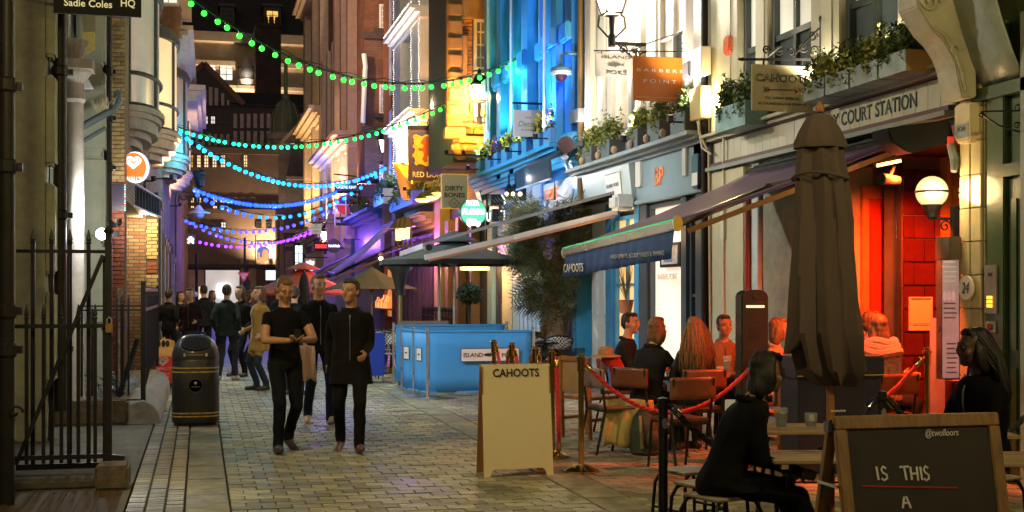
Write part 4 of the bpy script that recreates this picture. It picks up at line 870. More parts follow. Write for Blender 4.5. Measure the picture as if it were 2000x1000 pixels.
q.lathe([(.09,0),(.13,.2),(.14,.22)], c, 12); ob('pot', q, m('terracotta', (.45,.16,.06), .6), t, True)
q = MB()
for i in range(26):
    a = random.random()*2*PI; h = random.uniform(.3,.75); r_ = random.uniform(.06,.16); q.add([c+Vector((0,0,.2)), c+Vector((math.cos(a)*r_*.6-.01, math.sin(a)*r_, .2+h*.6)), c+Vector((math.cos(a)*r_, math.sin(a)*r_*2, .2+h)), c+Vector((math.cos(a)*r_*.6+.012, math.sin(a)*r_*.9+.02, .2+h*.6))], [(0,1,2,3)])
ob('fronds', q, m('palm_green', (.06,.09,.02), .5), t)

# ------------------------------------------------ blue building
R3 = thing('blue_building', 'bright blue painted building with teal window bays and scrolled corbels', 'building', (RX, 25, 0))
bl = m('blue_building_paint', (.02,.19,.62), .4, var=.15, vs=2); bl2 = m('sky_blue_paint', (.05,.36,.68), .4, var=.12); teal = m('teal_white_paint', (.36,.58,.66), .4, var=.12)  # teal tone: coloured light on white panels, put into the paint
q = MB(); q.box(RX+.12, RX+4, fy(1134), fy(951), 3.6, 12); ob('wall', q, bl, R3)
for a, b, mt, w in ((953,962,bl,.1),(966,974,bl2,.2),(978,984,teal,.08),(988,996,bl2,.22),(1001,1010,bl,.12),(1014,1022,bl2,.22),(1027,1036,teal,.1),(1041,1052,bl2,.24),(1066,1078,bl,.12),(1084,1096,bl2,.2),(1102,1112,bl2,.26),(1118,1131,bl,.15)):
    rp('pilaster', R3, mt, a, b, 4.2, 12, -.13, w, .01)
    for z in (6.3, 8.9): rp('bracket', R3, bl2, a-1, b+1, z, z+.35, w, w+.12, .03)
for a, b in ((975,978),(997,1001),(1022,1027),(1053,1064),(1079,1084),(1112,1118)):
    rwin(R3, a, b, 4.4, 11.5, 1, 5, teal, em('teal_window', (.35,.75,.68), .35, .4) if a < 1060 else m('blue_glass', (.1,.2,.35), .1, bump=0), dep=-.04)
for px in (953, 998, 1063):
    yp = fy(px, RX-.4)
    t = thing('white_pipe', ('glossy white pipe at the far edge of the blue building','glossy white pipe beside the green ended light garland','glossy white pipe right of the white kitchen sign')[(953,998,1063).index(px)], 'pipe', (RX-.4, fy(px), 4.2)); q = MB(); q.tube([(RX-.4, yp, fz(px, 275)), (RX-.4, yp, 12)], .028, 8); q.bar((RX-.4, yp, 5), (RX-.1, yp, 5), .03); ob('pipe', q, m('gloss_white', (.8,.8,.76), .2, bump=0), t, True)
zc3 = fz(1030, 314)
moulding(R3, bl2, 938, 1112, zc3-.42, steps=((0,.08,.1),(.1,.14,.08),(.18,.22,.1),(.28,.3,.08),(.36,.40,.08)))
rp('blue_pier', R3, bl2, 1126, 1137, 0, fz(1130,345), -.2, .1, .01); rp('blue_pier', R3, m('navy_deep', (.015,.04,.12), .4), 1118, 1126, 0, fz(1122,345), -.2, .02)
for i in range(9): rp('pier_block', R3, bl2, 1127.5, 1135.5, .25+i*.36, .5+i*.36, .101, .12, .01)
Yk = fy(1140)
q = MB(); q.prism([onY(x,y,Yk) for x,y in ((1104,272),(1110,258),(1138,252),(1150,262),(1150,345),(1132,346),(1120,330),(1116,310),(1106,300))], (0,.5,0)); cb = ob('scroll_corbel', q, bl2, R3, bevel=.03)
q = MB(); scroll(q, onY(1118,322,Yk)+Vector((0,-.03,0)), X_, Z_, .16, 1.5, .03); scroll(q, onY(1124,275,Yk)+Vector((0,-.03,0)), X_, Z_, .12, 1.5, .025); ob('scroll', q, bl2, cb)
q = MB(); Y9 = fy(945); q.prism([onY(x,y,Y9) for x,y in ((930,352),(958,345),(958,400),(944,400),(938,380))], (0,.5,0)); ob('scroll_corbel', q, bl2, R3, bevel=.02)
zf0, zf1 = fz(1040,420), zc3-.42
rp('fascia', R3, bl, 956, 1064, zf0, zf1, -.1, 0); 
whitepanel = m('lit_white_panel', (.72,.70,.78), .35, var=.12)
rp('white_panel', R3, whitepanel, 1066, 1122, fz(1095,425), fz(1095,352), -.1, .05, .02)
rp('white_panel', R3, whitepanel, 1012, 1058, fz(1035,400), fz(1035,352), 0, .03)
rtxt('THE OMAC', R3, m('orange_led', (1,.25,.08), .4, emit=.6, bump=0), 1070, 1096, fz(1083,390), fz(1083,368), .07, .02)
lamp('sign_striplight', (RX-.7, fy(1100), fz(1100,350)), (.95,.95,1), 46, .06, R3)
for i, px in enumerate((1013, 1026, 1040)):
    t = thing('shop_lantern', ('small hooked lantern by the black letter cubes','small hooked lantern, middle one on the white fascia','small hooked lantern nearest the orange lettering')[i], 'lantern', (RX-.2, fy(px), fz(px,385)), group='hooked lanterns on the white fascia')
    c = Vector((RX-.22, fy(px), fz(px,378))); q = MB(); q.lathe([(.07,-.16),(.09,-.14),(.09,.1),(.03,.2)], c, 8); q.tube([c+Vector((0,0,.2)), c+Vector((0,0,.42)), c+Vector((.08,0,.47)), c+Vector((.2,0,.4))], .02, 6); ob('cage', q, iron, t)
    q = MB(); q.ball(c+Vector((-.06,-.05,-.02)), .05, 8, 6); ob('bulb', q, em('lantern_bulb', (1,.8,.5), 2.5), t)
# ground floor of the blue building
for a, b, mt in ((953,963,m('pale_blue_paint', (.30,.50,.58), .4)),(964,981,m('black_door_paint', (.02,.018,.02), .3)),(982,1002,m('primrose_paint', (.55,.48,.24), .45)),(1003,1016,m('mint_door', (.36,.50,.46), .45)),(1017,1068,m('white_shutter', (.60,.64,.58), .5)),(1069,1117,m('navy_deep'))):
    rp('front_panel', R3, mt, a, b, 0, zf0, -.2, .02 if a != 964 else -.05, .008)
for k in range(6):
    a = 1019+k*8.2; rp('door_panel', R3, m('white_shutter'), a, a+6, .25, 1.2, .021, .04, .006); rp('door_panel', R3, m('white_shutter'), a, a+6, 1.35, 2.6, .021, .04, .006)
q = MB(); q.tube([(RX-.05, fy(1056), 1.15), (RX-.09, fy(1056), 1.17), (RX-.09, fy(1056), 1.4), (RX-.05, fy(1056), 1.42)], .015, 6); ob('handle', q, gold, R3)

# ------------------------------------------------ orange lit brick building
R4 = thing('ornate_brick_building', 'ornate brown brick building with canted bay and white sash lit orange', 'building', (RX, 32, 0))
ob4 = m('orange_brick', (.34,.16,.06), .8, var=.3, vs=7, bump=.3, rnd=.3); ob5 = brickm('orange_brick_far', (.34,.16,.06), (.24,.11,.045), (.16,.1,.06))
ostone = m('brown_terracotta', (.26,.15,.06), .7, var=.35, vs=3, bump=.4, bs=12)
q = MB(); q.box(RX+.05, RX+4, fy(951), fy(870)+.0, 0, 14); ob('wall', q, ob5, R4)
Yb4 = fy(938)
# canted bay: near face looks down the street towards the camera
def Pb(px, py, Y=Yb4+1.4): return onY(px, py, Y)
YB4 = fy(952)+.5; xl, xr = onY(866,300,YB4).x, RX+.2
q = MB(); q.box(xl+.25, xr, YB4+.05, YB4+3.5, onY(0,295,YB4).z, 14); ob('bay', q, mortar, R4)
brickset(R4, ob4, (onY(900,262,YB4).x, YB4+.05, onY(900,262,YB4).z), X_, Z_, xr-onY(900,262,YB4).x, 1.0, .32, .14, (0,-.06,0), limit=60)
brickset(R4, ob4, (onY(895,240,YB4).x, YB4+.05, onY(900,240,YB4).z), X_, Z_, onY(922,0,YB4).x-onY(895,0,YB4).x, 3.6, .24, .085, (0,-.05,0), limit=200)
for px0, px1, py0, py1, d in ((870,900,0,250,.22),(900,912,70,240,.12),(898,952,-5,40,.16),(896,950,241,250,.2),(893,952,268,282,.3),(880,952,283,296,.2),(866,905,250,272,.3)):
    a, b = onY(px0,py0,YB4), onY(px1,py1,YB4); q = MB(); q.box(a.x, b.x, YB4-d, YB4+.04, b.z, a.z); ob('stone_block', q, ostone, R4, bevel=.02)
for k in range(7):
    a, b = onY(872,10+k*33,YB4), onY(898,36+k*33,YB4); q = MB(); q.box(a.x, b.x, YB4-.3, YB4-.222, b.z, a.z); ob('stone_block', q, ostone, R4, bevel=.03)
a, b = onY(925,38,YB4), onY(951,138,YB4); window(R4, FRONT(YB4), a.x, b.x, b.z, a.z, 2, 4, m('white_sash', (.75,.7,.55), .4), m('amber_dim_glass', (.15,.09,.04), .1, emit=.3, bump=0), dep=.03, panes=True, fr=.07)
a, b = onY(925,140,YB4), onY(951,238,YB4); window(R4, FRONT(YB4), a.x, b.x, b.z, a.z, 2, 3, m('white_sash'), m('cream_blind', (.6,.45,.2), .6), dep=.03, panes=True, fr=.07)
q = MB()
for k in range(5): q.ball(onY(868+k*2,286+k*5,YB4)+Vector((.3,-.1,0)), (.16,.2,.09), 8, 6)
ob('carved_bracket', q, ostone, R4, True)
# doorway below: dark porch with railings
rp('porch', R4, m('dark_bronze', (.07,.045,.025), .5), 872, 951, 0, 3.9, -.3, .02)
rp('yellow_pilaster', R4, m('gold_ochre_paint', (.42,.30,.08), .5), 868, 880, 0, 4.2, 0, .3, .02)
rp('capital', R4, m('gold_ochre_paint'), 862, 884, 4.2, 4.5, 0, .5, .03)
for a, b in ((886,893),(907,913),(936,940)): rp('bronze_column', R4, m('bronze_column', (.25,.14,.05), .45), a, b, .4, 3.6, .03, .25, .02)
q = MB()
for i in range(24):
    y = fy(951)+(fy(880)-fy(951))*i/23; q.bar((RX-.8, y, 0), (RX-.8, y, 1.15), .025); q.lathe([(.02,0),(.035,.04),(.0,.13)], (RX-.8, y, 1.15), 5)
q.bar((RX-.8, fy(951), 1.02), (RX-.8, fy(880), 1.02), .03); q.bar((RX-.8, fy(951), .15), (RX-.8, fy(880), .15), .03)
t = thing('iron_railing', 'black spiked railing across the dark porch of the ornate brick building', 'railing', (RX-.8, fy(920), 0)); ob('bars', q, iron, t)
c = at(927, 520, 29.5); t = thing('porch_light', 'pair of square glowing lantern lights hanging in the dark porch', 'lantern', c)
for dx in (-.17, .17):
    q = MB(); q.box(c.x+dx-.15, c.x+dx+.15, c.y-.12, c.y+.12, c.z-.09, c.z+.09); ob('shade', q, em('porch_glow', (1,.58,.22), 2.2, .2), t)
q = MB(); q.bar(c+Vector((-.2,0,.12)), c+Vector((.7,0,.12)), .03); ob('bracket', q, iron, t)
lamp('porch_lamp', c+Vector((-.1,-.3,-.15)), (1,.6,.25), 30, .1, t)
t = thing('topiary_tree', 'round clipped topiary ball in a pot behind the barrier', 'plant', at(917, 620, 27)); c = at(917, 575, 27)
q = MB(); leaves(q, c, (.27,.27,.24), 700, .09); ob('crown', q, m('olive_leaf', (.07,.09,.025), .5, rnd=.4), t, kind='thing'); q = MB(); q.tube([(c.x,c.y,.55),(c.x,c.y,c.z)], .03, 6); ob('trunk', q, m('bark', (.09,.06,.04), .8), t); q = MB(); q.lathe([(.2,0),(.26,.5),(.28,.55)], (c.x,c.y,0), 14); ob('pot', q, m('dark_pot', (.06,.03,.03), .5), t, True)

# ------------------------------------------------ white pub with fairy lights
R5 = thing('white_pub_building', 'white panelled pub front edged with tiny fairy lights', 'building', (RX, 40, 0))
wp = m('white_pub_paint', (.62,.60,.58), .6, var=.15)
q = MB(); q.box(RX+.02, RX+4, fy(868)+.02, fy(787), 0, 16); ob('wall', q, brickm('white_painted_brick', (.5,.46,.36), (.44,.40,.3), (.25,.22,.16)), R5)
for a, b in ((790,802),(826,842)): rp('pilaster', R5, wp, a, b, 4.6, 15, 0, .35, .02)
for z in (6.8, 9.9, 13.2): moulding(R5, wp, 788, 846, z, steps=((0,.4,.14),(.14,.55,.1),(.24,.7,.1)))
for z0, z1 in ((7.3,9.7),(10.3,13.0)): rwin(R5, 804, 825, z0, z1, 4, 3, wp, [m('grey_glass', (.3,.32,.36), .15, emit=.1, bump=0), glz], dep=.05, panes=True)
rwin(R5, 806, 824, 4.8, 6.6, 4, 2, wp, [glz, lit_w], dep=.05, panes=True)
gl = m('yellow_lit_reveal', (.50,.28,.06), .6)  # yellow light on the reveal, put into its colour
rp('side_reveal', R5, gl, 845, 868, 0, 15, -.1, .03)
for z0 in (6.0, 7.2, 8.4): rwin(R5, 851, 860, z0, z0+1.1, 1, 1, em('yellow_lit_frame', (1,.55,.08), .8), darkglass, dep=.04)  # frames glow to carry the yellow light of the reveal
fl = em('fairy_light', (1,.88,.7), 3.2)
def fairy(label, pts):
    t = thing('fairy_lights', label, 'light string', pts[0], group='fairy lights edging the white pub'); q = MB()
    for a, b in zip(pts, pts[1:]):
        a, b = Vector(a), Vector(b); n_ = max(2, int((b-a).length/.075))
        for i in range(n_): q.ball(a.lerp(b, i/n_)+Vector((random.uniform(-.012,.012),random.uniform(-.012,.012),0)), .017, 5, 4)
    ob('bulbs', q, fl, t, kind='stuff'); q = MB(); q.tube(pts, .008, 4); ob('cable', q, iron, t)
w_ = RX-.38
fairy('fairy lights climbing the near edge of the white pub', [(w_, fy(842), 4.7), (w_, fy(842), 15)])
fairy('fairy lights climbing the far edge of the white pub', [(w_, fy(790), 4.7), (w_, fy(790), 15)])
fairy('fairy lights along the lowest cornice of the white pub', [(RX-.72, fy(844), 7.18), (RX-.72, fy(790), 7.18)])
fairy('fairy lights along the middle cornice of the white pub', [(RX-.72, fy(844), 10.28), (RX-.72, fy(790), 10.28)])
fairy('fairy lights up the inner pilaster of the white pub', [(w_, fy(826), 4.7), (w_, fy(826), 15)])
rp('pub_front', R5, m('violet_lit_front', (.25,.2,.34), .4), 789, 866, 0, 3.4, 0, .12)  # violet light on the pub front, put into its colour
for a in range(792, 864, 9): rp('pub_mullion', R5, m('dark_bronze'), a, a+2, .002, 3.3, .121, .22)
moulding(R5, m('gold_ochre_paint'), 788, 868, 3.5, steps=((0,.25,.12),(.12,.4,.1),(.22,.55,.12),(.34,.7,.1)))
for i, (px, py) in enumerate(((826,388),(843,383),(854,376))):
    c = at(px, py, 33.5); t = thing('pub_swan_lamp', ('lowest glowing brass shade lamp under the lion sign','middle glowing brass shade lamp under the lion sign','highest glowing brass shade lamp under the lion sign')[i], 'lamp', c, group='brass shade lamps of the pub'); q = MB(); q.lathe([(.05,.16),(.1,.12),(.24,-.02)], c, 14); ob('shade', q, m('brass_shade', (.7,.4,.12), .3, .8), t, True); q = MB(); q.ball(c+Vector((0,0,-.02)), (.21,.21,.08), 12, 6); ob('bulb', q, em('amber_bulb', (1,.55,.15), 3.5), t); q = MB(); q.tube([c+Vector((0,0,.15)), c+Vector((.05,0,.4)), c+Vector((.4,0,.45)), (RX, c.y, c.z+.3)], .02, 6); ob('arm', q, gold, t)
    if i == 1: lamp('pub_lamp_light', c+Vector((-.1,-.1,-.3)), (1,.5,.12), 40, .15, t)
for i, px in enumerate((778, 786, 795)):
    c = at(px, 452+i*-2, 35); t = thing('pub_lantern', ('conical amber lantern at the tip of the purple awning','conical amber lantern, middle one in the row','conical amber lantern nearest the gold pilaster')[i], 'lantern', c, group='amber lanterns beside the purple awning'); q = MB(); q.lathe([(.05,.35),(.1,.3),(.26,.08)], c, 10); q.bar(c+Vector((.13,0,.1)), c+Vector((.13,0,-.45)), .03); q.bar(c+Vector((-.12,0,.1)), c+Vector((-.12,0,-.45)), .03); q.bar(c+Vector((-.12,0,-.45)), c+Vector((.13,0,-.45)), .03); q.bar(c+Vector((0,0,.33)), c+Vector((.5,0,.45)), .03); ob('cage', q, m('brown_iron', (.1,.06,.03), .5), t); q = MB(); q.lathe([(.07,-.25),(.08,.06)], c, 8); ob('flame', q, em('amber_bulb'), t)

# ------------------------------------------------ dark brick building
R6 = thing('dark_brick_building', 'tall dark red brick building with slim white sash windows and navy shopfront', 'building', (RX, 50, 0))
b6 = brickm('brown_red_brick', (.21,.085,.045), (.15,.06,.035), (.10,.06,.045), rough=.75)
q = MB(); q.box(RX+.02, RX+4, fy(786), fy(700), 0, 20); ob('wall', q, b6, R6)
Yw6 = fy(762)
q = MB(); xw = onY(713,300,Yw6).x; q.box(xw, RX+.0, Yw6+.06, Yw6+2.5, 5.8, 20); ob('chimney_breast', q, b6, R6)
for py0, py1 in ((8,56),(165,222),(322,375)):
    a, b = onY(741,py0,Yw6), onY(752,py1,Yw6); window(R6, FRONT(Yw6+.06), a.x, b.x, b.z, a.z, 2, 4, white, em('orange_blind', (1,.4,.1), .8, .4) if py0 > 300 else m('pale_grey_glass', (.3,.34,.42), .2, emit=.25, bump=0), dep=.03)
    q = MB(); q.box(a.x-.2, b.x+.2, Yw6-.12, Yw6+.05, b.z-.16, b.z-.01); ob('sill', q, dbrick, R6)
a = onY(713,62,Yw6); q = MB(); q.box(xw-.12, RX+.02, Yw6-.1, Yw6+.05, a.z-.25, a.z); ob('string_course', q, dbrick, R6); q = MB(); q.box(xw-.12, RX+.02, Yw6-.1, Yw6+.05, onY(0,225,Yw6).z-.2, onY(0,225,Yw6).z); ob('string_course', q, dbrick, R6)
q = MB(); px = 711; q.tube([onY(711,105,Yw6-.15), onY(714,130,Yw6-.15), onY(713,140,Yw6-.15), onY(709,240,Yw6-.15)], .09, 8); t = thing('white_soil_pipe', 'crooked white soil pipe on the dark brick building', 'pipe', onY(711,240,Yw6-.15)); ob('pipe', q, white, t, True)
for z0, z1 in ((4.6,8.2),(8.8,12.6)): rwin(R6, 766, 778, z0, z1, 2, 3, m('lilac_sash', (.5,.52,.62), .4), m('blue_window', (.16,.22,.4), .15, emit=.2, bump=0), dep=.06, panes=True)
rp('brown_pilaster', R6, m('red_brown_stone', (.25,.10,.05), .6), 756, 764, 0, 20, 0, .25); rp('brown_pilaster', R6, m('red_brown_stone'), 779, 786, 0, 20, 0, .25)
rp('navy_shopfront', R6, m('navy_deep'), 704, 757, 0, 4.4, 0, .25); moulding(R6, m('navy_deep'), 702, 759, 4.4, steps=((0,.4,.15),(.15,.6,.12),(.27,.8,.12)))
# ------------------------------------------------ far fronts
def farfront(label, pa, pb, mat, h, cor, win, wm, frame, pil=None, base=None):
    t = thing('terraced_building', label, 'building', (RX, fy((pa+pb)/2), 0), group='narrow fronts at the far end of the street')
    q = MB(); q.box(RX+.02, RX+4, fy(pb)+.02, fy(pa), 0, h); ob('wall', q, mat, t)
    for z, mt in cor: moulding(t, mt, pa-1, pb, z, steps=((0,.35,.2),(.2,.6,.18),(.38,.9,.2),(.58,1.1,.2)))
    y0, y1 = fy(pb), fy(pa)
    for z0, z1 in win:
        n_ = 3
        for k in range(n_):
            u0 = y0+(y1-y0)*(k+.22)/n_; u1 = y0+(y1-y0)*(k+.78)/n_
            window(t, RIGHT(0), u0, u1, z0, z1, 2, 3, frame, random.choice(wm), dep=.03, sill=frame, fr=.12)
    if pil:
        for px in (pa+2, (pa+pb)/2, pb-2): rp('pilaster', t, pil, px-1.5, px+1.5, 4, h-1, 0, .45)
    if base: rp('shopfront', t, base, pa, pb, 0, 4, 0, .3)
    return t
pinkst = m('pink_stucco', (.55,.40,.33), .6, var=.2); cremst = m('cream_stucco', (.55,.46,.33), .6, var=.2)
wins = ((5,7.6),(8.6,11.4),(12.4,15))
farfront('pink stuccoed narrow front with heavy cornice beyond the dark brick building', 668, 699, pinkst, 19, ((17.2,pinkst),(8,pinkst)), wins, [darkglass, lit_w], pinkst, pinkst, m('navy_deep'))
farfront('dark blue narrow front with yellow lit downpipes', 643, 667, m('slate_blue_brick', (.09,.10,.16), .7), 15, ((8,m('lilac_sash')),), wins[:2], [darkglass, m('blue_window')], m('navy_deep'), cremst, m('violet_lit_front'))
farfront('far red brick front with cream corniced pilasters', 606, 642, b6, 22, ((18.6,cremst),(11,cremst),(4.4,cremst)), wins+((16,18),), [darkglass, darkglass, lit_w], cremst, cremst, m('dark_taupe_paint'))
# ================================================================== STREET LANTERNS
lampglass = em('lantern_glass', (1,.80,.52), 6.0, .15, 4); lampglass.cycles.emission_sampling = 'NONE'; lampglass.node_tree.nodes['Principled BSDF'].inputs['Alpha'].default_value = .35
def street_lantern(label, px, pyb, Y, h, wallpx, energy, col=(1,.84,.62), xyz=None, reach=.62, rad=.13):
    c = onY(px, pyb, Y) if xyz is None else Vector(xyz)          # c: foot of the glass
    t = thing('street_lantern', label, 'lamp', c, group='wall lanterns on scrolled iron arms')
    k = h/.55
    q = MB(); vs = []
    for z, w in ((0,.12),(.34,.21)): vs += [c+Vector((sx*w*k, sy*w*k, z*k)) for sx, sy in ((-1,-1),(1,-1),(1,1),(-1,1))]
    for i in range(4):
        g = MB(); j = (i+1) % 4; g.add([vs[i], vs[j], vs[4+j], vs[4+i]], [(0,1,2,3)]); ob('pane', g, lampglass, t, solid=.006)
    for i in range(4): q.bar(vs[i], vs[4+i], .03*k)
    for i in range(4): q.bar(vs[4+i], vs[4+(i+1) % 4], .035*k); q.bar(vs[i], vs[(i+1) % 4], .03*k)
    q.lathe([(.27*k,.35*k),(.24*k,.40*k),(.12*k,.55*k),(.06*k,.58*k),(.05*k,.66*k),(.0,.72*k)], c, 4, PI/4, PI/4+2*PI); q.lathe([(.12*k,-.03*k),(.05*k,-.05*k),(.035*k,-.3*k),(.06*k,-.34*k),(.06*k,-.5*k)], c, 10)
    ob('lantern_frame', q, iron, t)
    q = MB(); b = c+Vector((0,0,-.45*k)); e = b+Vector((reach*k,0,0))
    q.bar(b, e, .05*k); q.bar(e+Vector((0,0,.1*k)), e+Vector((0,0,-.42*k)), .05*k)
    for sx in (-1, 1): q.tube([c+Vector((sx*.06*k,0,-.36*k)), c+Vector((sx*.22*k,0,-.2*k)), c+Vector((sx*.2*k,0,-.04*k)), c+Vector((sx*.14*k,0,-.0*k))], .016*k, 6)
    for i in range(3): scroll(q, b+Vector(((.18+.17*i)*k,0,(-.09-.06*i)*k)), X_, Z_, (.07+.02*i)*k, 1.4, .013*k)
    q.tube([b+Vector((.1*k,0,-.02*k)), b+Vector((.35*k,0,-.22*k)), e+Vector((0,0,-.4*k))], .014*k, 6)
    ob('bracket', q, iron, t)
    lamp('lantern_light', c+Vector((0,0,.18*k)), col, energy, rad, t)
    return t
street_lantern('street lantern with scrolled bracket on the white barber building', 1195, 27, 19.0, .56, 1260, 260, reach=.92)
street_lantern('bright street lantern in front of the orange lit brick bay', 936, 198, YB4-.7, .62, 952, 420, (1,.62,.24))
street_lantern('unlit looking street lantern above the yellow flag', 752, 300, 47, .8, 770, 90, (1,.72,.5))
street_lantern('small lantern by the round pub sign far up the street', 692, 345, 58, .8, 700, 120, (.8,.6,1))
street_lantern('distant glowing lantern beside the far cream pilasters', 636, 470, 68, .8, 640, 160, (1,.7,.4))
street_lantern('street lantern on the green shopfront behind the camera', 0, 0, 0, .56, 0, 420, (1,.74,.27), xyz=(5.9, 3.2, 4.4), reach=.9)
street_lantern('street lantern over the gallery wall behind the camera', 0, 0, 0, .56, 0, 430, (1,.78,.32), xyz=(-1.05, 5.6, 5.0), reach=-.5)
c = at(199, 457, 15.4)
t = thing('bulkhead_light', 'dazzling white bulkhead light on the gallery pier above the railing', 'lamp', c); q = MB(); q.ball(c, .07, 12, 8); ob('glass', q, em('white_lamp_core', (1,1,1), 30), t, True); q = MB(); q.box(c.x-.03, c.x+.2, c.y+.06, c.y+.12, c.z-.03, c.z+.03); ob('base', q, iron, t)
lamp('bulkhead_glow', c+Vector((0,-.1,0)), (.95,1,.95), 7, .06, t)
lamp('bulkhead_glow', c+Vector((-.15,.5,.35)), (.95,1,.95), 22, .06, t)

# ================================================================== STRINGS OF COLOURED BULBS
def bulb_mesh(name, col, st, r):
    mt = em('bulb_glow_'+name, col, st); mt.cycles.emission_sampling = 'NONE'
    q = MB(); q.ball((0,0,-.065), r, 10, 7); n_ = len(q.f); q.mi = 1; q.lathe([(.022,-.03),(.024,.02),(.012,.03)], (0,0,0), 6); 
    me = bpy.data.meshes.new('bulb'); me.from_pydata(q.v, [], q.f); me.materials.append(mt); me.materials.append(iron); me.polygons.foreach_set('material_index', q.fm); me.polygons.foreach_set('use_smooth', [True]*len(me.polygons)); return me
GRN = bulb_mesh('green', (.02,.85,.03), 4.2, .052); GR2 = bulb_mesh('mint', (.01,.85,.12), 3.4, .052); TEAL = bulb_mesh('teal', (.015,.8,.42), 3.4, .054)
CYN = bulb_mesh('cyan', (.008,.36,1), 3.8, .064); AZU = bulb_mesh('azure', (.008,.15,1), 4.2, .066); BLU = bulb_mesh('blue', (.012,.055,1), 4.6, .078); IND = bulb_mesh('indigo', (.045,.035,1), 4.6, .08); VIO = bulb_mesh('violet', (.19,.025,1), 4.4, .08)
def garland(label, A, B, mid, step, meshes, lights, e):
    A, B = at(*A), at(*B)
    def pos(t, s): p = A.lerp(B, t); return p-Vector((0,0,4*s*t*(1-t)))
    def scr(p):
        d = p-Vector((0,0,CH)); D = d.x*sn+d.y*cs; return 1000+FP*(d.x*cs-d.y*sn)/D, 570-FP*d.z/D
    best = min((min(math.hypot(*(Vector(scr(pos(t/60, s/40)))-Vector(mid))) for t in range(61)), s/40) for s in range(160))
    s = best[1]
    L = (B-A).length; n_ = int(L/step); pts = [pos(i/40, s) for i in range(41)]
    t = thing('string_lights', label, 'light string', A, group='coloured bulb garlands across the street')
    q = MB(); q.tube(pts, .016, 5); ob('cable', q, m('green_cable', (.02,.06,.035), .5), t)
    q = MB(); q.tube([p+Vector((0,.0,.05+.03*math.sin(i*1.7))) for i, p in enumerate(pts)], .007, 4); ob('steel_wire', q, iron, t)
    for i in range(n_):
        k = (i+.5+random.uniform(-.15,.15))/n_; p = pos(k, s)
        me = meshes[min(len(meshes)-1, int(k*len(meshes)+random.uniform(-.25,.25)) if k > .05 else 0)]
        inst('bulb', me, t, p+Vector((0,0,-.03)), rot=(random.uniform(-.25,.25), random.uniform(-.25,.25), 0))
    for (k, col) in lights: lamp('bulb_light', pos(k, s)+Vector((0,0,-.22)), col, e, .12, t)
    return t
g_, tl_, cy_, bl_, in_, vi_ = (.06,1,.10), (.05,1,.5), (.06,.6,1), (.06,.25,1), (.12,.12,1), (.42,.08,1)
garland('garland of big green bulbs, highest one, running up to the blue building', (310,-52,22.5), (1016,112,27.6), (770,162), .235, [GRN,GRN,GRN], [(.5,g_),(.975,g_)], 7)
garland('garland of mint green bulbs sagging to the orange lit lantern', (346,247,36), (930,172,31.5), (540,281), .235, [TEAL,TEAL,GR2,GR2,GRN], [(.1,tl_),(.4,tl_),(.7,g_),(.92,g_)], 12)
garland('garland of cyan bulbs ending azure at the dark brick building', (344,250,36), (756,322,44), (590,357), .235, [CYN,CYN,CYN,AZU,AZU,AZU], [(.1,cy_),(.4,cy_),(.7,bl_),(.93,bl_)], 24)
garland('garland of blue bulbs sagging to the brewery sign board', (377,365,44), (664,368,56), (526,398), .29, [BLU,BLU,BLU], [(.2,bl_),(.5,bl_),(.85,bl_)], 26)
garland('lower garland of blue bulbs rising to the lion pub lantern', (379,372,45), (756,322,45), (545,420), .27, [BLU,AZU,AZU], [(.15,bl_),(.45,bl_),(.8,bl_)], 26)
garland('long garland of deep blue bulbs from the far left corner to the pub board', (359,426,58), (690,382,56), (462,449), .32, [BLU,IND,BLU], [(.2,in_),(.5,in_),(.85,in_)], 26)
garland('garland of indigo bulbs passing above the far pub sign', (365,429,60), (620,446,66), (515,472), .36, [IND,IND,VIO], [(.2,in_),(.6,vi_)], 26)
garland('lowest garland of violet bulbs by the chevron sign', (384,468,62), (612,445,68), (462,479), .38, [VIO,VIO,VIO], [(.2,vi_),(.6,vi_),(.9,vi_)], 26)

# ================================================================== HANGING SIGNS
fishpts = [(-1,.0),(-.82,.2),(-.5,.36),(-.1,.42),(.3,.28),(.62,.08),(1.0,.36),(.86,.0),(.98,-.24),(.6,-.06),(.25,-.2),(.05,-.3),(-.05,-.5),(-.15,-.34),(-.5,-.32),(-.85,-.18)]
def fish(parent, c, w, mat, d=.004, u=(1,0,0), nrm=(0,-1,0)):
    u = Vector(u); q = MB(); q.prism([Vector(c)+u*x*w/2+Vector((0,0,y*w/2*.62)) for x, y in fishpts], Vector(nrm)*d); return ob('fish_emblem', q, mat, parent)
offw = m('offwhite_board', (.30,.28,.25), .5, var=.06)
Y = 19.4
t, P = plate('restaurant_sign', 'white Island Poké sign with a fish behind the orange barber sign', 1163, 1244, 103, 152, Y, offw, .03)
dk = m('sign_dark_grey', (.06,.055,.05), .5, bump=0)
ptxt(t, P, 'ISLAND', 1175, 1232, 107, 116, dk, .01); ptxt(t, P, 'POKÉ', 1184, 1224, 135, 147, dk, .01); fish(t, P(1203, 126.5), P(1220,0).x-P(1186,0).x, dk)
q = MB(); a = P(1240, 100); q.bar(P(1160,99), P(1285,99), .02); q.bar(P(1175,99), P(1175,104), .012); q.bar(P(1236,99), P(1236,104), .012); ob('bracket', q, iron, t)
Y = 17.2
t, P = plate('barber_sign', 'square orange Barbers Point sign hanging from a thin iron bracket', 1236, 1342, 109, 200, Y, m('orange_board', (.62,.17,.015), .4, var=.06), .03)
wl_ = m('sign_white', (.8,.74,.66), .5, bump=0, var=0)
ptxt(t, P, 'B A R B E R S', 1244, 1334, 133, 143, wl_); ptxt(t, P, 'P O I N T', 1257, 1321, 154, 164, wl_); ptxt(t, P, 'HAIRSTYLING FOR MEN', 1244, 1334, 188, 193, wl_)
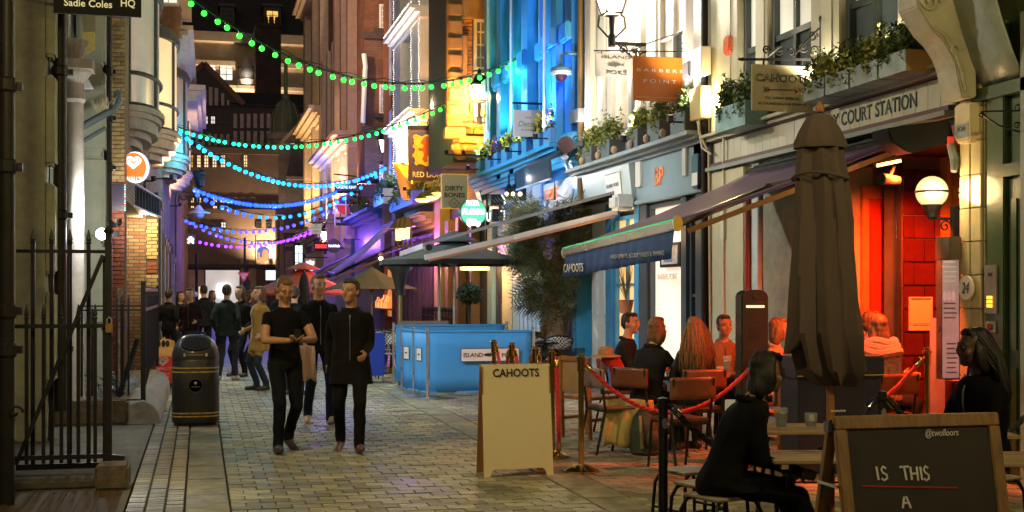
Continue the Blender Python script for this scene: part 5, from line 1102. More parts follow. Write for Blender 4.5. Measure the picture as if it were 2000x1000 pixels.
q = MB(); q.bar(P(1218,100), P(1349,101), .014); q.tube([P(1218,99), P(1290,76), P(1349,56)], .006, 5); q.tube([P(1240,96), P(1300,72), P(1349,62)], .005, 5); scroll(q, P(1337,91), X_, Z_, .075, 1.5, .008); scroll(q, P(1245,94), X_, Z_, .035, 1, .006)
for px in (1243, 1335): q.bar(P(px,100), P(px,110), .014)
q.bar(P(1349,50), P(1349,106), .02); ob('bracket', q, iron, t)
Y = 13.1
t, P = plate('bar_sign', 'beige Cahoots sign with a red arrow hanging from an ornate scroll bracket', 1468, 1587, 125, 220, Y, m('beige_board', (.40,.35,.23), .45, var=.08), .03)
def outline_txt(s, px0, px1, py0, py1):
    ptxt(t, P, s, px0, px1, py0, py1, ink, .045); 
    a, b = P(px0, py0), P(px1, py1); return txt(s, t, m('beige_board'), (a+b)/2+Vector((0,-.004,0)), X_, Z_, (b.x-a.x)*.985, (a.z-b.z)*.86, .003, bold=-.012)
outline_txt('CAHOOTS', 1475, 1582, 143, 163)
ar = m('maroon_arrow', (.16,.02,.025), .5)
q = MB(); q.bar(P(1493,175), P(1556,176), .006, .012); q.prism([P(1553,169), P(1567,176), P(1553,183)], (0,-.004,0))
for k in range(3): q.bar(P(1491+k*4,170), P(1495+k*4,175), .006, .009); q.bar(P(1491+k*4,180), P(1495+k*4,175.5), .006, .009)
ob('arrow', q, ar, t)
ptxt(t, P, 'TO HIGH SPIRITS,', 1494, 1562, 188, 196, ink, .01); ptxt(t, P, 'SCOUNDRELS & SWING', 1481, 1575, 199, 207, ink, .01)
q = MB(); q.bar(P(1443,116), P(1604,116), .025); q.prism([P(1440,116), P(1450,112), P(1450,120)], (0,-.02,0)); q.bar(P(1604,45), P(1604,124), .03); q.lathe([(.02,0),(.035,.05),(.0,.11)], P(1604,45), 8)
for c, r_, f in (((1497,98),.05,1),((1520,98),.055,-1),((1545,102),.05,1),((1568,92),.06,-1),((1588,72),.06,1),((1590,98),.05,1)): scroll(q, P(*c), X_, Z_, r_, 1.5, .011, f)
q.tube([P(1500,110), P(1525,90), P(1548,112), P(1575,80), P(1600,55)], .011, 6)
for px in (1491, 1567): q.bar(P(px,116), P(px,126), .014)
ob('bracket', q, iron, t)
Y = 24.6
t, P = plate('kitchen_sign', 'white square Detox Kitchen sign in front of the teal windows', 1003, 1058, 214, 268, Y, m('white_board', (.75,.75,.78), .4, var=.04), .04)
grn = m('teal_ink', (.1,.3,.33), .5, bump=0)
ptxt(t, P, 'THE', 1026, 1037, 228, 232, dk); ptxt(t, P, 'Detox', 1012, 1050, 236, 248, grn, shear=.3); ptxt(t, P, 'KITCHEN', 1019, 1043, 252, 256, dk)
q = MB(); q.bar(P(1001,201), P(1061,203), .04); q.bar(P(1051,203), P(1051,215), .012); q.bar(P(1010,202), P(1010,215), .012); q.bar(P(1061,203), P(1061,203)+Vector((.4,0,0)), .03); ob('bracket', q, iron, t)
Y = 35.2
t, P = plate('lion_pub_sign', 'Red Lion pub sign with a red lion on a gold shield', 800, 866, 253, 352, Y, m('purple_brown_board', (.17,.06,.10), .4, var=.1), .06, edge=(m('sign_wood_frame', (.16,.08,.03), .4), .04))
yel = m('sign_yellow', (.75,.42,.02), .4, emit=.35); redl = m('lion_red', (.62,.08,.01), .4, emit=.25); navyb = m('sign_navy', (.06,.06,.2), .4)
q = MB(); a, b = P(806,259), P(861,325); q.box(a.x, b.x, a.y-.002, a.y+.003, b.z, a.z); ob('ground', q, navyb, t)
q = MB(); pts = [P(x,y,.008) for x, y in ((812,262),(824,267),(833,262),(843,267),(855,262),(858,275),(855,290),(858,305),(853,320),(842,321),(833,325),(824,321),(813,320),(808,305),(811,290),(808,275))]; q.prism(pts, (0,-.008,0)); ob('shield', q, yel, t)
q = MB()
for px, py in ((811,268),(856,268),(811,286),(856,286),(810,304),(857,304),(814,319),(853,319)): scroll(q, P(px,py,.02), X_, Z_, .07, 1.3, .02, 1 if px < 830 else -1)
ob('scrollwork', q, yel, t)
lion = [(828,268),(834,266),(840,268),(842,275),(846,271),(850,274),(846,281),(842,282),(844,288),(851,286),(852,292),(845,295),(841,294),(842,301),(847,304),(851,312),(845,313),(840,307),(836,304),(833,309),(836,315),(829,317),(824,311),(828,303),(826,296),(818,294),(817,289),(825,290),(828,284),(821,279),(824,274)]
q = MB(); q.prism([P(x,y,.017) for x, y in lion], (0,-.012,0)); q.tube([P(843,303,.02), P(853,300,.02), P(856,292,.02), P(852,283,.02), P(856,278,.02)], .03, 5); ob('lion', q, redl, t)
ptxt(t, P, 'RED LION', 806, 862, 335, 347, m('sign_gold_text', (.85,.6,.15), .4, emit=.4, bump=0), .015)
q = MB(); q.bar(P(796,249), P(872,249), .08, .1); q.bar(P(872,249), P(905,249), .05); scroll(q, P(845,241), X_, Z_, .2, 1.5, .02); scroll(q, P(858,238), X_, Z_, .25, 1.5, .02, -1); ob('bracket', q, iron, t)
lamp('sign_spot', P(833,262)+Vector((-.1,-1.2,.6)), (1,.85,.5), 22, .05, t)
Y = 30.6
t, P = plate('bones_sign', 'cream Dirty Bones sign with a yellow edge', 863, 912, 341, 407, Y, m('cream_board', (.58,.50,.36), .5, var=.05), .06, edge=(m('sign_yellow'), .022))
ptxt(t, P, 'DIRTY', 870, 905, 363, 373, ink, .02); ptxt(t, P, 'BONES', 868, 908, 376, 386, ink, .02)
q = MB(); c = P(887, 397); s_ = .13
for i in range(4): 
    a = c+Vector((math.cos(i*PI/2)*s_,0,math.sin(i*PI/2)*s_)); b = c+Vector((math.cos((i+1)*PI/2)*s_,0,math.sin((i+1)*PI/2)*s_)); q.bar(a, b, .006, .012)
ob('diamond', q, ink, t); ptxt(t, P, '13', 884, 890, 395, 399, ink)
q = MB(); q.bar(P(864,335), P(925,335), .05, .06); q.bar(P(925,335), P(945,335), .05); ob('bracket', q, ostone, t)
Y = 29.2
c = onY(923.5, 415.5, Y); R = (onY(949,415,Y)-onY(898,415,Y)).x/2
t = thing('pizza_sign', 'round glowing green Pizza Pilgrims sign', 'sign', c)
q = MB(); q.disc((c.x, Y-.07, c.z), X_, Z_, R*1.03, (0,.16,0), 40); ob('casing', q, m('dark_green_case', (.02,.10,.07), .4), t)
q = MB(); q.disc((c.x, Y-.072, c.z), X_, Z_, R*.97, (0,-.015,0), 40); ob('face', q, em('green_face', (.10,.72,.42), .78), t)
lw = em('letters_white_glow', (1,1,.98), 1.8); txt('PIZZA', t, lw, (c.x-.02, Y-.088, c.z+.22), X_, Z_, R*1.0, .13, .006, bold=.05); txt('PILGRIMS', t, lw, (c.x, Y-.088, c.z+.02), X_, Z_, R*1.65, .14, .006, bold=.05)
q = MB(); q.box(c.x-.16, c.x+.06, Y-.096, Y-.088, c.z-.3, c.z-.15); q.box(c.x+.065, c.x+.16, Y-.096, Y-.088, c.z-.3, c.z-.2); q.disc((c.x-.1,Y-.088,c.z-.31), X_, Z_, .03, (0,-.008,0), 10); q.disc((c.x+.1,Y-.088,c.z-.31), X_, Z_, .03, (0,-.008,0), 10); ob('van_emblem', q, lw, t)
q = MB(); q.bar(c+Vector((R,.05,0)), (RX, Y+.05, c.z), .06); ob('bracket', q, iron, t)
Y = 28.4
t = thing('letter_cube_sign', 'stacked black cubes with glowing white Y and T letters', 'sign', onY(980,432,Y))
bc = m('black_cube', (.015,.015,.018), .35)
for (px0, px1, py0, py1, s) in ((959,1002,379,401,'Y'),(961,1000,408,432,'T')):
    a, b = onY(px0,py0,Y), onY(px1,py1,Y); q = MB(); q.box(a.x, b.x, Y, Y+.35, b.z, a.z); ob('cube', q, bc, t, bevel=.01)
    cx = a.x+(b.x-a.x)*.62; txt(s, t, lw, (cx, Y-.004, (a.z+b.z)/2), X_, Z_, .18, .22, .006, bold=.02)
    q = MB()
    for k in range(4): q.bar((a.x+.05+k*.06, Y-.003, b.z+.02), (a.x+.05+k*.06, Y-.003, a.z-.02), .012)
    ob('fin', q, iron, t)
a = onY(959,424,Y); txt('U', t, lw, (a.x-.06, Y, a.z), X_, Z_, .09, .2, .01, bold=.02); q = MB(); q.bar(onY(1001,400,Y)+Vector((0,.15,0)), (RX, Y+.15, onY(0,400,Y).z), .05); q.bar(onY(980,379,Y)+Vector((0,.15,-.1)), onY(980,432,Y)+Vector((0,.15,.1)), .06); ob('bracket', q, iron, t)
Y = 56
t, P = plate('brewery_board', 'blue Greene King board above the round shield pub sign', 653, 700, 359, 373, Y, m('brewery_blue', (.02,.12,.22), .4), .06); ptxt(t, P, 'GREENE KING', 657, 696, 362, 369, em('blue_white_letters', (.75,.95,1), 1.1), .02); q = MB(); q.bar(P(652,375), P(705,375), .1); q.bar(P(652,340), P(710,346), .06); ob('bracket', q, iron, t)
t, P = plate('shield_pub_sign', 'Blue Posts pub sign with a red round shield over a dark name board', 653, 699, 424, 441, Y, m('black_sign'), .06); ptxt(t, P, 'THE BLUE POSTS', 655, 697, 429, 436, m('sign_white'), .02)
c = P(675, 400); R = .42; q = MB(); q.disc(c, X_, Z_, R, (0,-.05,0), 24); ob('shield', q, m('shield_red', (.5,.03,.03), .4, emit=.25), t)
q = MB(); q.disc(c+Vector((0,-.02,.2)), X_, Z_, .3, (0,-.045,0), 16, .2); ob('shield_top', q, navyb, t)
q = MB(); q.bar(c+Vector((0,-.08,-R)), c+Vector((0,-.08,R)), .05); q.bar(c+Vector((-R,-.08,0)), c+Vector((R,-.08,0)), .05); scroll(q, c+Vector((-.45,-.06,-.35)), X_, Z_, .14, 1.3, .03); scroll(q, c+Vector((.45,-.06,-.35)), X_, Z_, .14, 1.3, .03, -1); q.bar(P(654,441), P(654,372), .04); q.bar(P(698,441), P(698,372), .04); ob('cross', q, m('sign_white'), t)
Y = 66
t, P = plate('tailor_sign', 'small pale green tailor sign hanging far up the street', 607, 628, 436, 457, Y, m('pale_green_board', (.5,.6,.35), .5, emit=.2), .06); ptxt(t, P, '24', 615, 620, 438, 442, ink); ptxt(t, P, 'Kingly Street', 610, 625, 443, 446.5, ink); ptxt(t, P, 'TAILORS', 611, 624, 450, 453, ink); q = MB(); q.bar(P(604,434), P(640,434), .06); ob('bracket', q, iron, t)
Y = 60
t, P = plate('neon_name_sign', 'black sign with red lit letters above the red parasol', 613, 645, 473, 490, Y, m('black_sign'), .3); ptxt(t, P, 'DISHOOM', 616, 643, 477, 485, em('red_letters', (1,.04,.02), 2.2), .04)
c = onY(652, 480, Y-.3); q = MB(); q.disc(c, X_, Z_, .33, (0,.1,0), 24); t2 = thing('round_dark_sign', 'round dark sign with a white glowing word beside the red lettered sign', 'sign', c); ob('disc', q, m('dark_disc', (.08,.06,.05), .4), t2); txt('kiehlab', t2, em('letters_white_glow'), c+Vector((.02,-.008,0)), X_, Z_, .52, .13, .005, bold=.02)
q = MB(); q.bar(c+Vector((0,.05,-.1)), c+Vector((1.2,.05,-.1)), .06); ob('bracket', q, iron, t2)
Y = 62
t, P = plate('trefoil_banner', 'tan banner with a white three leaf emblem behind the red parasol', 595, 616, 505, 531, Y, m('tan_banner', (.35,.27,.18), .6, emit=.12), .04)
q = MB(); c = P(606, 517)
for a in (-.62, 0, .62): 
    d_ = Vector((math.sin(a),0,math.cos(a))); e_ = Vector((math.cos(a),0,-math.sin(a))); q.disc(c+d_*.14+Vector((0,-.004-.002*abs(a),-.08)), e_, d_, .075, (0,-.006,0), 14, .17)
ob('emblem', q, em('emblem_white', (1,.95,.85), 1.2), t)
q = MB()
for k in range(3): q.bar(c+Vector((-.16,-.016,-.14-.04*k)), c+Vector((.16,-.016,-.14-.04*k)), .01, .014)
ob('emblem_bars', q, m('tan_banner'), t); ptxt(t, P, 'adidas', 600, 611, 524.5, 529, em('emblem_white'), .02); q = MB(); q.bar(P(593,503), P(640,503), .06); ob('bracket', q, iron, t)
Y = 70
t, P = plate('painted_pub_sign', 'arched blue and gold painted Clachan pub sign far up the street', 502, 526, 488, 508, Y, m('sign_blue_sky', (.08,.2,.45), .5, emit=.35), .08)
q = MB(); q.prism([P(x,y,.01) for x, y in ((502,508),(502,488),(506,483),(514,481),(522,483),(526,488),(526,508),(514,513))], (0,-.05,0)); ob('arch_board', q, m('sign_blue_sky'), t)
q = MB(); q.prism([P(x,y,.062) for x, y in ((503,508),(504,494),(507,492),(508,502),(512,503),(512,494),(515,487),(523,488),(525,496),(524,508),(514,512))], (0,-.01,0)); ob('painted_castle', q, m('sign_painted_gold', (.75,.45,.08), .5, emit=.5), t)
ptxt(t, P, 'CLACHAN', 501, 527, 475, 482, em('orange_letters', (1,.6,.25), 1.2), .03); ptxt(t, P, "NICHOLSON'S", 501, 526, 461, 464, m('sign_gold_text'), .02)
q = MB(); q.bar(P(498,470), P(545,470), .06); q.bar(P(499,513), P(499,458), .05); ob('bracket', q, iron, t)
c = at(476, 541, 60)
t = thing('give_way_sign', 'red and white triangular give way sign on a black post', 'sign', (c.x+.2, c.y, 0)); q = MB(); q.prism([c+Vector((-.28,0,.22)), c+Vector((.28,0,.22)), c+Vector((0,0,-.26))], (0,.03,0)); ob('plate', q, m('sign_red', (.6,.03,.03), .4, emit=.15), t); q = MB(); q.prism([c+Vector((-.17,-.008,.15)), c+Vector((.17,-.008,.15)), c+Vector((0,-.008,-.14))], (0,.004,0)); ob('face', q, m('sign_white'), t); txt('GIVE WAY', t, ink, c+Vector((0,-.012,.08)), X_, Z_, .2, .05, .002); q = MB(); q.tube([(c.x+.05, c.y+.06, 0), (c.x+.05, c.y+.06, 4.2)], .05, 8); q.box(c.x+.0, c.x+.3, c.y+.04, c.y+.1, 1.2, 2.2); ob('post', q, iron, t)
c = at(384, 570, 45); t = thing('street_post', 'thin dark street post with a round white lamp by the crowd', 'post', (c.x, c.y, 0)); q = MB(); q.tube([(c.x,c.y,0),(c.x,c.y,3.0)], .05, 8); ob('pole', q, iron, t); q = MB(); q.ball((c.x-.05,c.y-.06,at(0,575,45).z), .1, 8, 6); ob('lens', q, white, t)
t, P = plate('street_nameplate', 'small white street nameplate on the blue building', 1073, 1087, 170, 222, fy(1092), m('white_board'), .02, cat='sign')
q = MB()
for k in range(6): q.bar(P(1075,176+k*7), P(1085,176+k*7), .003, .03)
ob('print_line', q, grn, t)
c = onX(1096, 140, RX-.35); t = thing('cctv_dome', 'blue hooded dome security camera on the blue building', 'camera', c)
q = MB(); q.lathe([(.03,.16),(.06,.12),(.2,.06),(.21,.0)], c, 20); q.tube([c+Vector((0,0,.14)), c+Vector((0,0,.3)), c+Vector((.12,-.02,.34)), c+Vector((.5,-.05,.34))], .03, 8); ob('hood', q, m('bluegrey_hood', (.10,.24,.36), .35), t, True); q = MB(); q.lathe([(.19,-.001),(.19,-.05),(.12,-.06)], c, 20); ob('ring', q, m('pale_ring', (.6,.65,.7), .3), t, True); q = MB(); q.ball(c+Vector((0,0,-.07)), (.11,.11,.12), 14, 10); ob('dome', q, m('smoked_dome', (.05,.02,.06), .05, bump=0), t, True)

# ================================================================== PLANTERS ON THE LEDGES
leafg = m('planter_leaf', (.085,.13,.025), .5, rnd=.5, bump=0); leafd = m('dark_leaf', (.05,.085,.02), .5, rnd=.5, bump=0); leafy = m('variegated_leaf', (.30,.30,.06), .5, rnd=.5, bump=0); yelf = m('yellow_flower', (.85,.62,.03), .5, rnd=.2, bump=0, emit=.08); purf = m('purple_flower', (.25,.06,.35), .5, bump=0)
zinc = m('zinc_planter', (.30,.35,.37), .45, .35, var=.4, vs=4); bluepl = m('blue_planter', (.10,.32,.62), .4, var=.2); darkpl = m('dark_planter', (.07,.065,.07), .5)
def planter(label, pa, pb, z, h, w0, w1, mat, leafmats, group, size=.07, n_=260, tall=.3, trail=True, endmat=None):
    XP = RX-(w0+w1)/2; y0, y1 = fy(pb, XP), fy(pa, XP); c = Vector((RX-(w0+w1)/2, (y0+y1)/2, z))
    t = thing('planter_box', label, 'planter', c, group=group)
    q = MB(); X0, X1 = RX-w1, RX-w0
    q.box(X0, X0+.012, y0, y1, z, z+h); q.box(X1-.012, X1, y0, y1, z, z+h); q.box(X0+.012, X1-.012, y1-.012, y1, z, z+h); q.box(X0+.012, X1-.012, y0+.012, y1-.012, z, z+.02); ob('box', q, mat, t)
    q = MB(); q.box(X0+.012, X1-.012, y0, y0+.012, z, z+h); ob('end_panel', q, endmat or mat, t)
    q = MB(); q.box(X0+.013, X1-.013, y0+.013, y1-.013, z+h-.05, z+h-.03); ob('soil', q, dirt, t)
    for k, lm in enumerate(leafmats):
        q = MB()
        if lm in (yelf, purf):
            for i in range(60 if lm is yelf else 30):
                p = Vector((random.uniform(X0-.03,X1), random.uniform(y0,y1), z+h+random.uniform(.04,tall*.95))); q.ball(p, random.uniform(.018,.034), 5, 4)
            ob('flowers', q, lm, t, kind='stuff')
        else:
            nb = max(2, int((y1-y0)/.28))
            for i in range(nb): leaves(q, ((X0+X1)/2+random.uniform(-.05,.05), y0+(y1-y0)*(i+.5)/nb, z+h+tall*random.uniform(.2,.42)), ((X1-X0)*.45, (y1-y0)/nb*.62, tall*random.uniform(.4,.75)), n_//nb, size)
            for i in range(int((y1-y0)/.1)):       # upright shoots
                p = Vector((random.uniform(X0,X1), random.uniform(y0,y1), z+h)); hh = tall*random.uniform(.6,1.25)
                for j in range(7): leaves(q, p+Vector((0,0,hh*(j+1)/7)), (.025,.025,.02), 3, size*.75)
            if trail:
                for i in range(int((y1-y0)/.14)):
                    y = random.uniform(y0,y1); L_ = random.uniform(.05,h*.9)
                    for j in range(6): leaves(q, (X0-.03, y+random.uniform(-.02,.02), z+h-L_*j/6), (.02,.03,.02), 2, size*.7)
            ob('plants', q, lm, t, kind='stuff')
    return t
gp = 'planters on the ledges of the shop fronts'
z_ = fz(1730,150,6.45)-.02
for i, (a, b) in enumerate(((1594,1634),(1637,1683),(1687,1740),(1744,1797))):
    planter(('zinc planter by the beige bar sign','second zinc planter from the beige bar sign','third zinc planter from the beige bar sign, green lit','zinc planter with a tan end beside the stone corbel')[i], a, b, z_, .2, .12, .42, zinc, [leafd, leafy if i < 3 else leafg], gp, .06, 420, .3, endmat=m('tan_end', (.42,.22,.07), .6) if i == 3 else None)
planter('weathered zinc planter with trailing leaves behind the beige bar sign', 1418, 1478, fz(1440,250,6.45), .3, .1, .4, m('verdigris_planter', (.22,.36,.36), .5, .2, var=.4), [leafd, leafg], gp, .07, 520, .34)
zl = zc+.02
for i, (a, b) in enumerate(((1148,1170),(1182,1206),(1240,1262),(1282,1305),(1328,1356))):
    planter(('grey planter with bright leaves at the pipe end of the barber ledge','second grey planter on the barber ledge','third grey planter on the barber ledge','fourth grey planter on the barber ledge','dark bushy planter at the door end of the barber ledge')[i], a, b, zl, .27, .03, .32, m('slate_planter', (.16,.20,.23), .5, var=.3), [leafg, leafy] if i < 3 else ([leafg, leafy] if i == 3 else [leafd]), gp, .065, 380, .42, endmat=darkpl)
for i in range(6):
    c = Vector((RX-.36, fy(1175+i*33), zl+.05)); t = thing('ball_ornament', f"small carved ball ornament, {('first','second','third','fourth','fifth','sixth')[i]} along the barber ledge from the pipe", 'ornament', c, group='carved ball ornaments on the barber ledge'); q = MB(); q.lathe([(.03,-.06),(.055,-.02),(.05,.03),(.02,.06)], c, 8); ob('body', q, m('buff_stone', (.4,.3,.18), .7), t, True)
zb3 = zc3+.03
for i, (a, b) in enumerate(((942,950),(960,970),(977,984),(992,1003),(1014,1026),(1033,1042),(1056,1068),(1076,1090))):
    planter(f"{('first','second','third','fourth','fifth','sixth','seventh','eighth')[i]} blue planter along the ledge, counted from the pizza sign", a, b, zb3, .28, .05, .36, bluepl, [leafg, yelf] if i in (0,1,3,6) else ([leafg, purf] if i in (2,5) else [leafg, yelf, purf]), gp, .085, 240, .42, trail=False)
planter('white trough planter with ferns over the purple pub front', 752, 772, fz(760,415), .5, .1, .9, m('lilac_sash'), [leafd], gp, .12, 300, .5); planter('long violet planter under the brass pub lamps', 776, 822, fz(800,420), .4, .3, .8, m('violet_planter', (.12,.14,.4), .4), [leafg], gp, .1, 500, .35)
c = at(700, 402, 52); t = thing('hanging_basket', 'dark hanging basket of leaves beside the shield pub sign', 'basket', c); q = MB(); q.lathe([(.1,-.4),(.35,-.3),(.45,0)], c, 12); ob('basket', q, darkpl, t, True); q = MB(); leaves(q, c+Vector((0,0,.12)), (.5,.5,.25), 260, .13); ob('plants', q, leafd, t, kind='stuff'); q = MB(); q.bar(c, c+Vector((0,0,1.0)), .02); q.bar(c+Vector((0,0,1)), c+Vector((1,0,1.1)), .03); ob('bracket', q, iron, t)
# yellow flag
Yf_ = 37.5; t = thing('yellow_flag', 'yellow flag draped beside the lion pub sign', 'flag', onY(800, 390, Yf_)); rows = []
for i in range(9):
    k = i/8; r_ = []
    for j in range(9):
        s = j/8; px = 769+s*33+k*(16+s*28); py = 319+k*(70-22*s*s)+4*math.sin(s*5)*k; r_.append(onY(px, py, Yf_+.18*math.sin(s*9+k*2)*(.3+k)))
    rows.append(r_)
q = MB(); q.sheet(rows); ob('cloth', q, m('flag_yellow', (.80,.42,.015), .7, var=.12, bump=.1, sheen=.3), t, True, solid=.01); q = MB(); q.tube([onY(766,318,Yf_), onY(806,320,Yf_), onY(850,322,Yf_)], .03, 6); ob('pole', q, white, t)

# ================================================================== AWNINGS AND PARASOLS
def awning(label, Yn, Yf, zt, Xb, zbn, zbf, cloth, under, barm, val=None, sag=.04, xw=RX-.08, ribs=0):
    t = thing('awning', label, 'awning', (xw, (Yn+Yf)/2, zt)); rows = []
    for i in range(13):
        k = i/12; y = Yn+(Yf-Yn)*k; zb = zbn+(zbf-zbn)*k; ff = .5*(1+math.cos(k*2*PI*ribs)) if ribs else 0
        rows.append([Vector((xw+(Xb-xw)*j/8, y, zt+(zb+.05-zt)*j/8-sag*math.sin(PI*j/8)-.02*ff)) for j in range(9)])
    q = MB(); q.sheet(rows); ob('fabric', q, cloth, t, True, solid=.006)
    q = MB(); q.box(xw-.02, xw+.1, Yn, Yf, zt-.16, zt+.04); q.tube([(xw-.05, Yn, zt-.06), (xw-.05, Yf, zt-.06)], .07, 10); ob('cassette', q, iron, t)
    q = MB(); q.bar((Xb, Yn, zbn), (Xb, Yf, zbf), .07, .1); ob('front_bar', q, barm, t, bevel=.01)
    return t
stripe = m('plum_awning_cloth', (.15,.085,.20), .75, var=.15)
# cloth with woven seams running out from the wall
def seams(mt, sc, c2):
    n, l = mt.node_tree.nodes, mt.node_tree.links; b = n['Principled BSDF']; tc = n.new('ShaderNodeTexCoord'); wv = n.new('ShaderNodeTexWave'); wv.bands_direction = 'Y'; wv.inputs['Scale'].default_value = sc; wv.inputs['Distortion'].default_value = .3; l.new(tc.outputs['Object'], wv.inputs[0])
    src = b.inputs['Base Color'].links[0].from_socket; mx = n.new('ShaderNodeMix'); mx.data_type = 'RGBA'; l.new(wv.outputs['Fac'], mx.inputs[0]); l.new(src, mx.inputs[6]); mx.inputs[7].default_value = (*c2, 1); l.new(mx.outputs[2], b.inputs['Base Color'])
seams(stripe, 1.9, (.05,.025,.085))
A1 = awning('plum Cahoots awning with navy scalloped valance reaching over the terrace', 11.1, 14.8, 3.18, 4.28, 2.27, 2.13, stripe, None, m('dark_steel_bar', (.06,.09,.10), .25, .7), ribs=7)
q = MB(); rows = []
for i in range(61):
    k = i/60; y = 11.16+3.6*k; zb = 2.22-.14*k; r_ = []
    for j in range(4): r_.append(Vector((4.27+.022*math.sin(k*75)*j/3-.012*j+.02*math.sin(k*19)*j/3, y, zb-.085*j-.008*abs(math.sin(k*37))*(j == 3))))
    rows.append(r_)
q.sheet(rows); ob('valance', q, m('navy_valance', (.015,.05,.19), .8, var=.12), A1, True, solid=.004)
for s, y0, y1, mt, h in (('CAHOOTS', 14.7, 13.9, m('sign_white'), .1), ('HIGH SPIRITS, SCOUNDRELS & SWING', 12.9, 11.3, m('valance_grey_print', (.3,.33,.4), .6, bump=0), .055)):
    txt(s, A1, mt, (4.222, (y0+y1)/2, 2.19-.14*((y0+y1)/2-11.1)/3.7-.14), (0,-1,-.038*-1*0-.0), Z_, y0-y1, h, .002, bold=.012)
q = MB(); q.disc((4.28, 11.085, 2.28), X_, Z_, .045, (0,.02,0), 16, .075); ob('end_cap', q, m('brass_cap', (.6,.42,.08), .35, .6), A1)
q = MB(); q.disc((4.28, 14.81, 2.12), X_, Z_, .05, (0,.03,0), 16, .07); ob('end_cap', q, white, A1)
q = MB(); q.tube([(4.245, 11.1, 2.315), (4.245, 14.8, 2.175)], .008, 6); ob('light_strip', q, em('green_edge_glow', (.05,.7,.3), .4), A1)
armm = m('arm_black', (.025,.022,.02), .35)
for ys in (11.35, 14.4):
    zb = 2.27-.14*(ys-11.1)/3.7; el = Vector((5.5, ys+.42*(1 if ys < 12 else -1), zb+.42)); q = MB(); q.bar((4.3, ys, zb), el, .05, .07); q.bar(el, (RX-.05, ys+.05, 3.0), .06, .085); q.ball(el, .055, 10, 6); ob('folding_arm', q, armm, A1)
for k, (xa, xb) in enumerate(((4.45,6.6),)):
    q = MB(); q.bar((xa, 11.3, 2.22), (xb, 11.25, 3.02), .03, .05); ob('brace', q, m('bronze_brace', (.25,.12,.04), .4, .3), A1)
t = thing('camera_housing', 'dark mounting box with a red tag under the awning cassette by the alarm box', 'box', onX(1840, 262, RX-.2)); c = onX(1838, 258, RX-.25); q = MB(); q.prism([c+Vector((-.55,0,.02)), c+Vector((.1,0,.12)), c+Vector((.15,0,-.08)), c+Vector((-.3,0,-.2)), c+Vector((-.5,0,-.1))], (0,.3,0)); ob('case', q, iron, t, bevel=.02); q = MB(); q.box(c.x+.06, c.x+.12, c.y-.02, c.y-.004, c.z-.12, c.z-.04); ob('tag', q, m('alarm_red'), t); q = MB(); q.tube([c+Vector((.1,0,-.1)), c+Vector((.13,-.02,-.25)), c+Vector((.1,-.05,-.36))], [.04,.045,.03], 8); ob('camera', q, grey, t)
# mint restaurant's white framed awning
gcl = m('grey_awning_cloth', (.24,.25,.29), .75)
A2 = awning('grey awning with white folding arms over the blue barrier', 20.2, 22.6, 3.30, 3.49, 2.38, 2.32, gcl, None, m('white_bar', (.52,.53,.56), .35), sag=.02)
q = MB(); q.bar((3.46, 20.19, 2.40), (RX-.08, 20.19, 3.31), .03, .05); ob('side_tube', q, m('grey_tube', (.2,.22,.27), .4), A2); q = MB(); el = Vector((5.0, 20.5, 2.54)); q.bar((3.5, 20.22, 2.2), el, .05, .085); q.bar(el, (6.75, 20.3, 2.98), .05, .09); q.ball(el, .05, 8, 6); ob('folding_arm', q, m('white_bar'), A2)
q = MB(); q.bar((3.55, 20.19, 2.15), (5.05, 20.45, 2.49), .03, .035); q.bar((5.05, 20.45, 2.49), (6.7, 20.25, 2.91), .03, .04); ob('copper_strip', q, m('salmon_strip', (.34,.15,.09), .5), A2)
q = MB(); q.tube([(3.5, 20.15, 2.36), (3.5, 20.15, 2.36)], .06, 8) if 0 else q.disc((3.56, 20.17, 2.36), X_, Z_, .055, (0,.03,0), 12); ob('end_cap', q, iron, A2)
q = MB(); q.box(RX-.42, RX-.08, fy(1252), fy(1236), 2.95, 3.2); ob('end_cassette', q, m('pale_cassette', (.6,.62,.6), .4), A2, bevel=.05)
lamp('shop_glow', (6.3, 19.6, 2.6), (1,.6,.25), 6, .1, A2)
t = thing('folded_awning', 'short navy awning roll under the blue cornice', 'awning', (RX-.4, fy(1060), fz(1060,335))); q = MB(); y0, y1 = fy(1103,RX-.45), fy(1034,RX-.45); zt = fz(1070,312); q.prism([(RX-.1,y0,zt+.08), (RX-.75,y0,zt-.28), (RX-.72,y0,zt-.62), (RX-.68,y0,zt-.62), (RX-.70,y0,zt-.30), (RX-.1,y0,zt-.02)], (0,y1-y0,0)); ob('fabric', q, m('navy_canvas', (.02,.045,.08), .7), t); q = MB(); q.disc((RX-.45, y0-.02, zt-.03), X_, Z_, .15, (0,-.08,0), 20); ob('end_cap', q, m('purple_brown_cap', (.05,.025,.04), .35), t); q = MB(); q.bar((RX-.71,y0,zt-.64), (RX-.71,y1,zt-.64), .035); ob('front_bar', q, m('white_bar'), t)
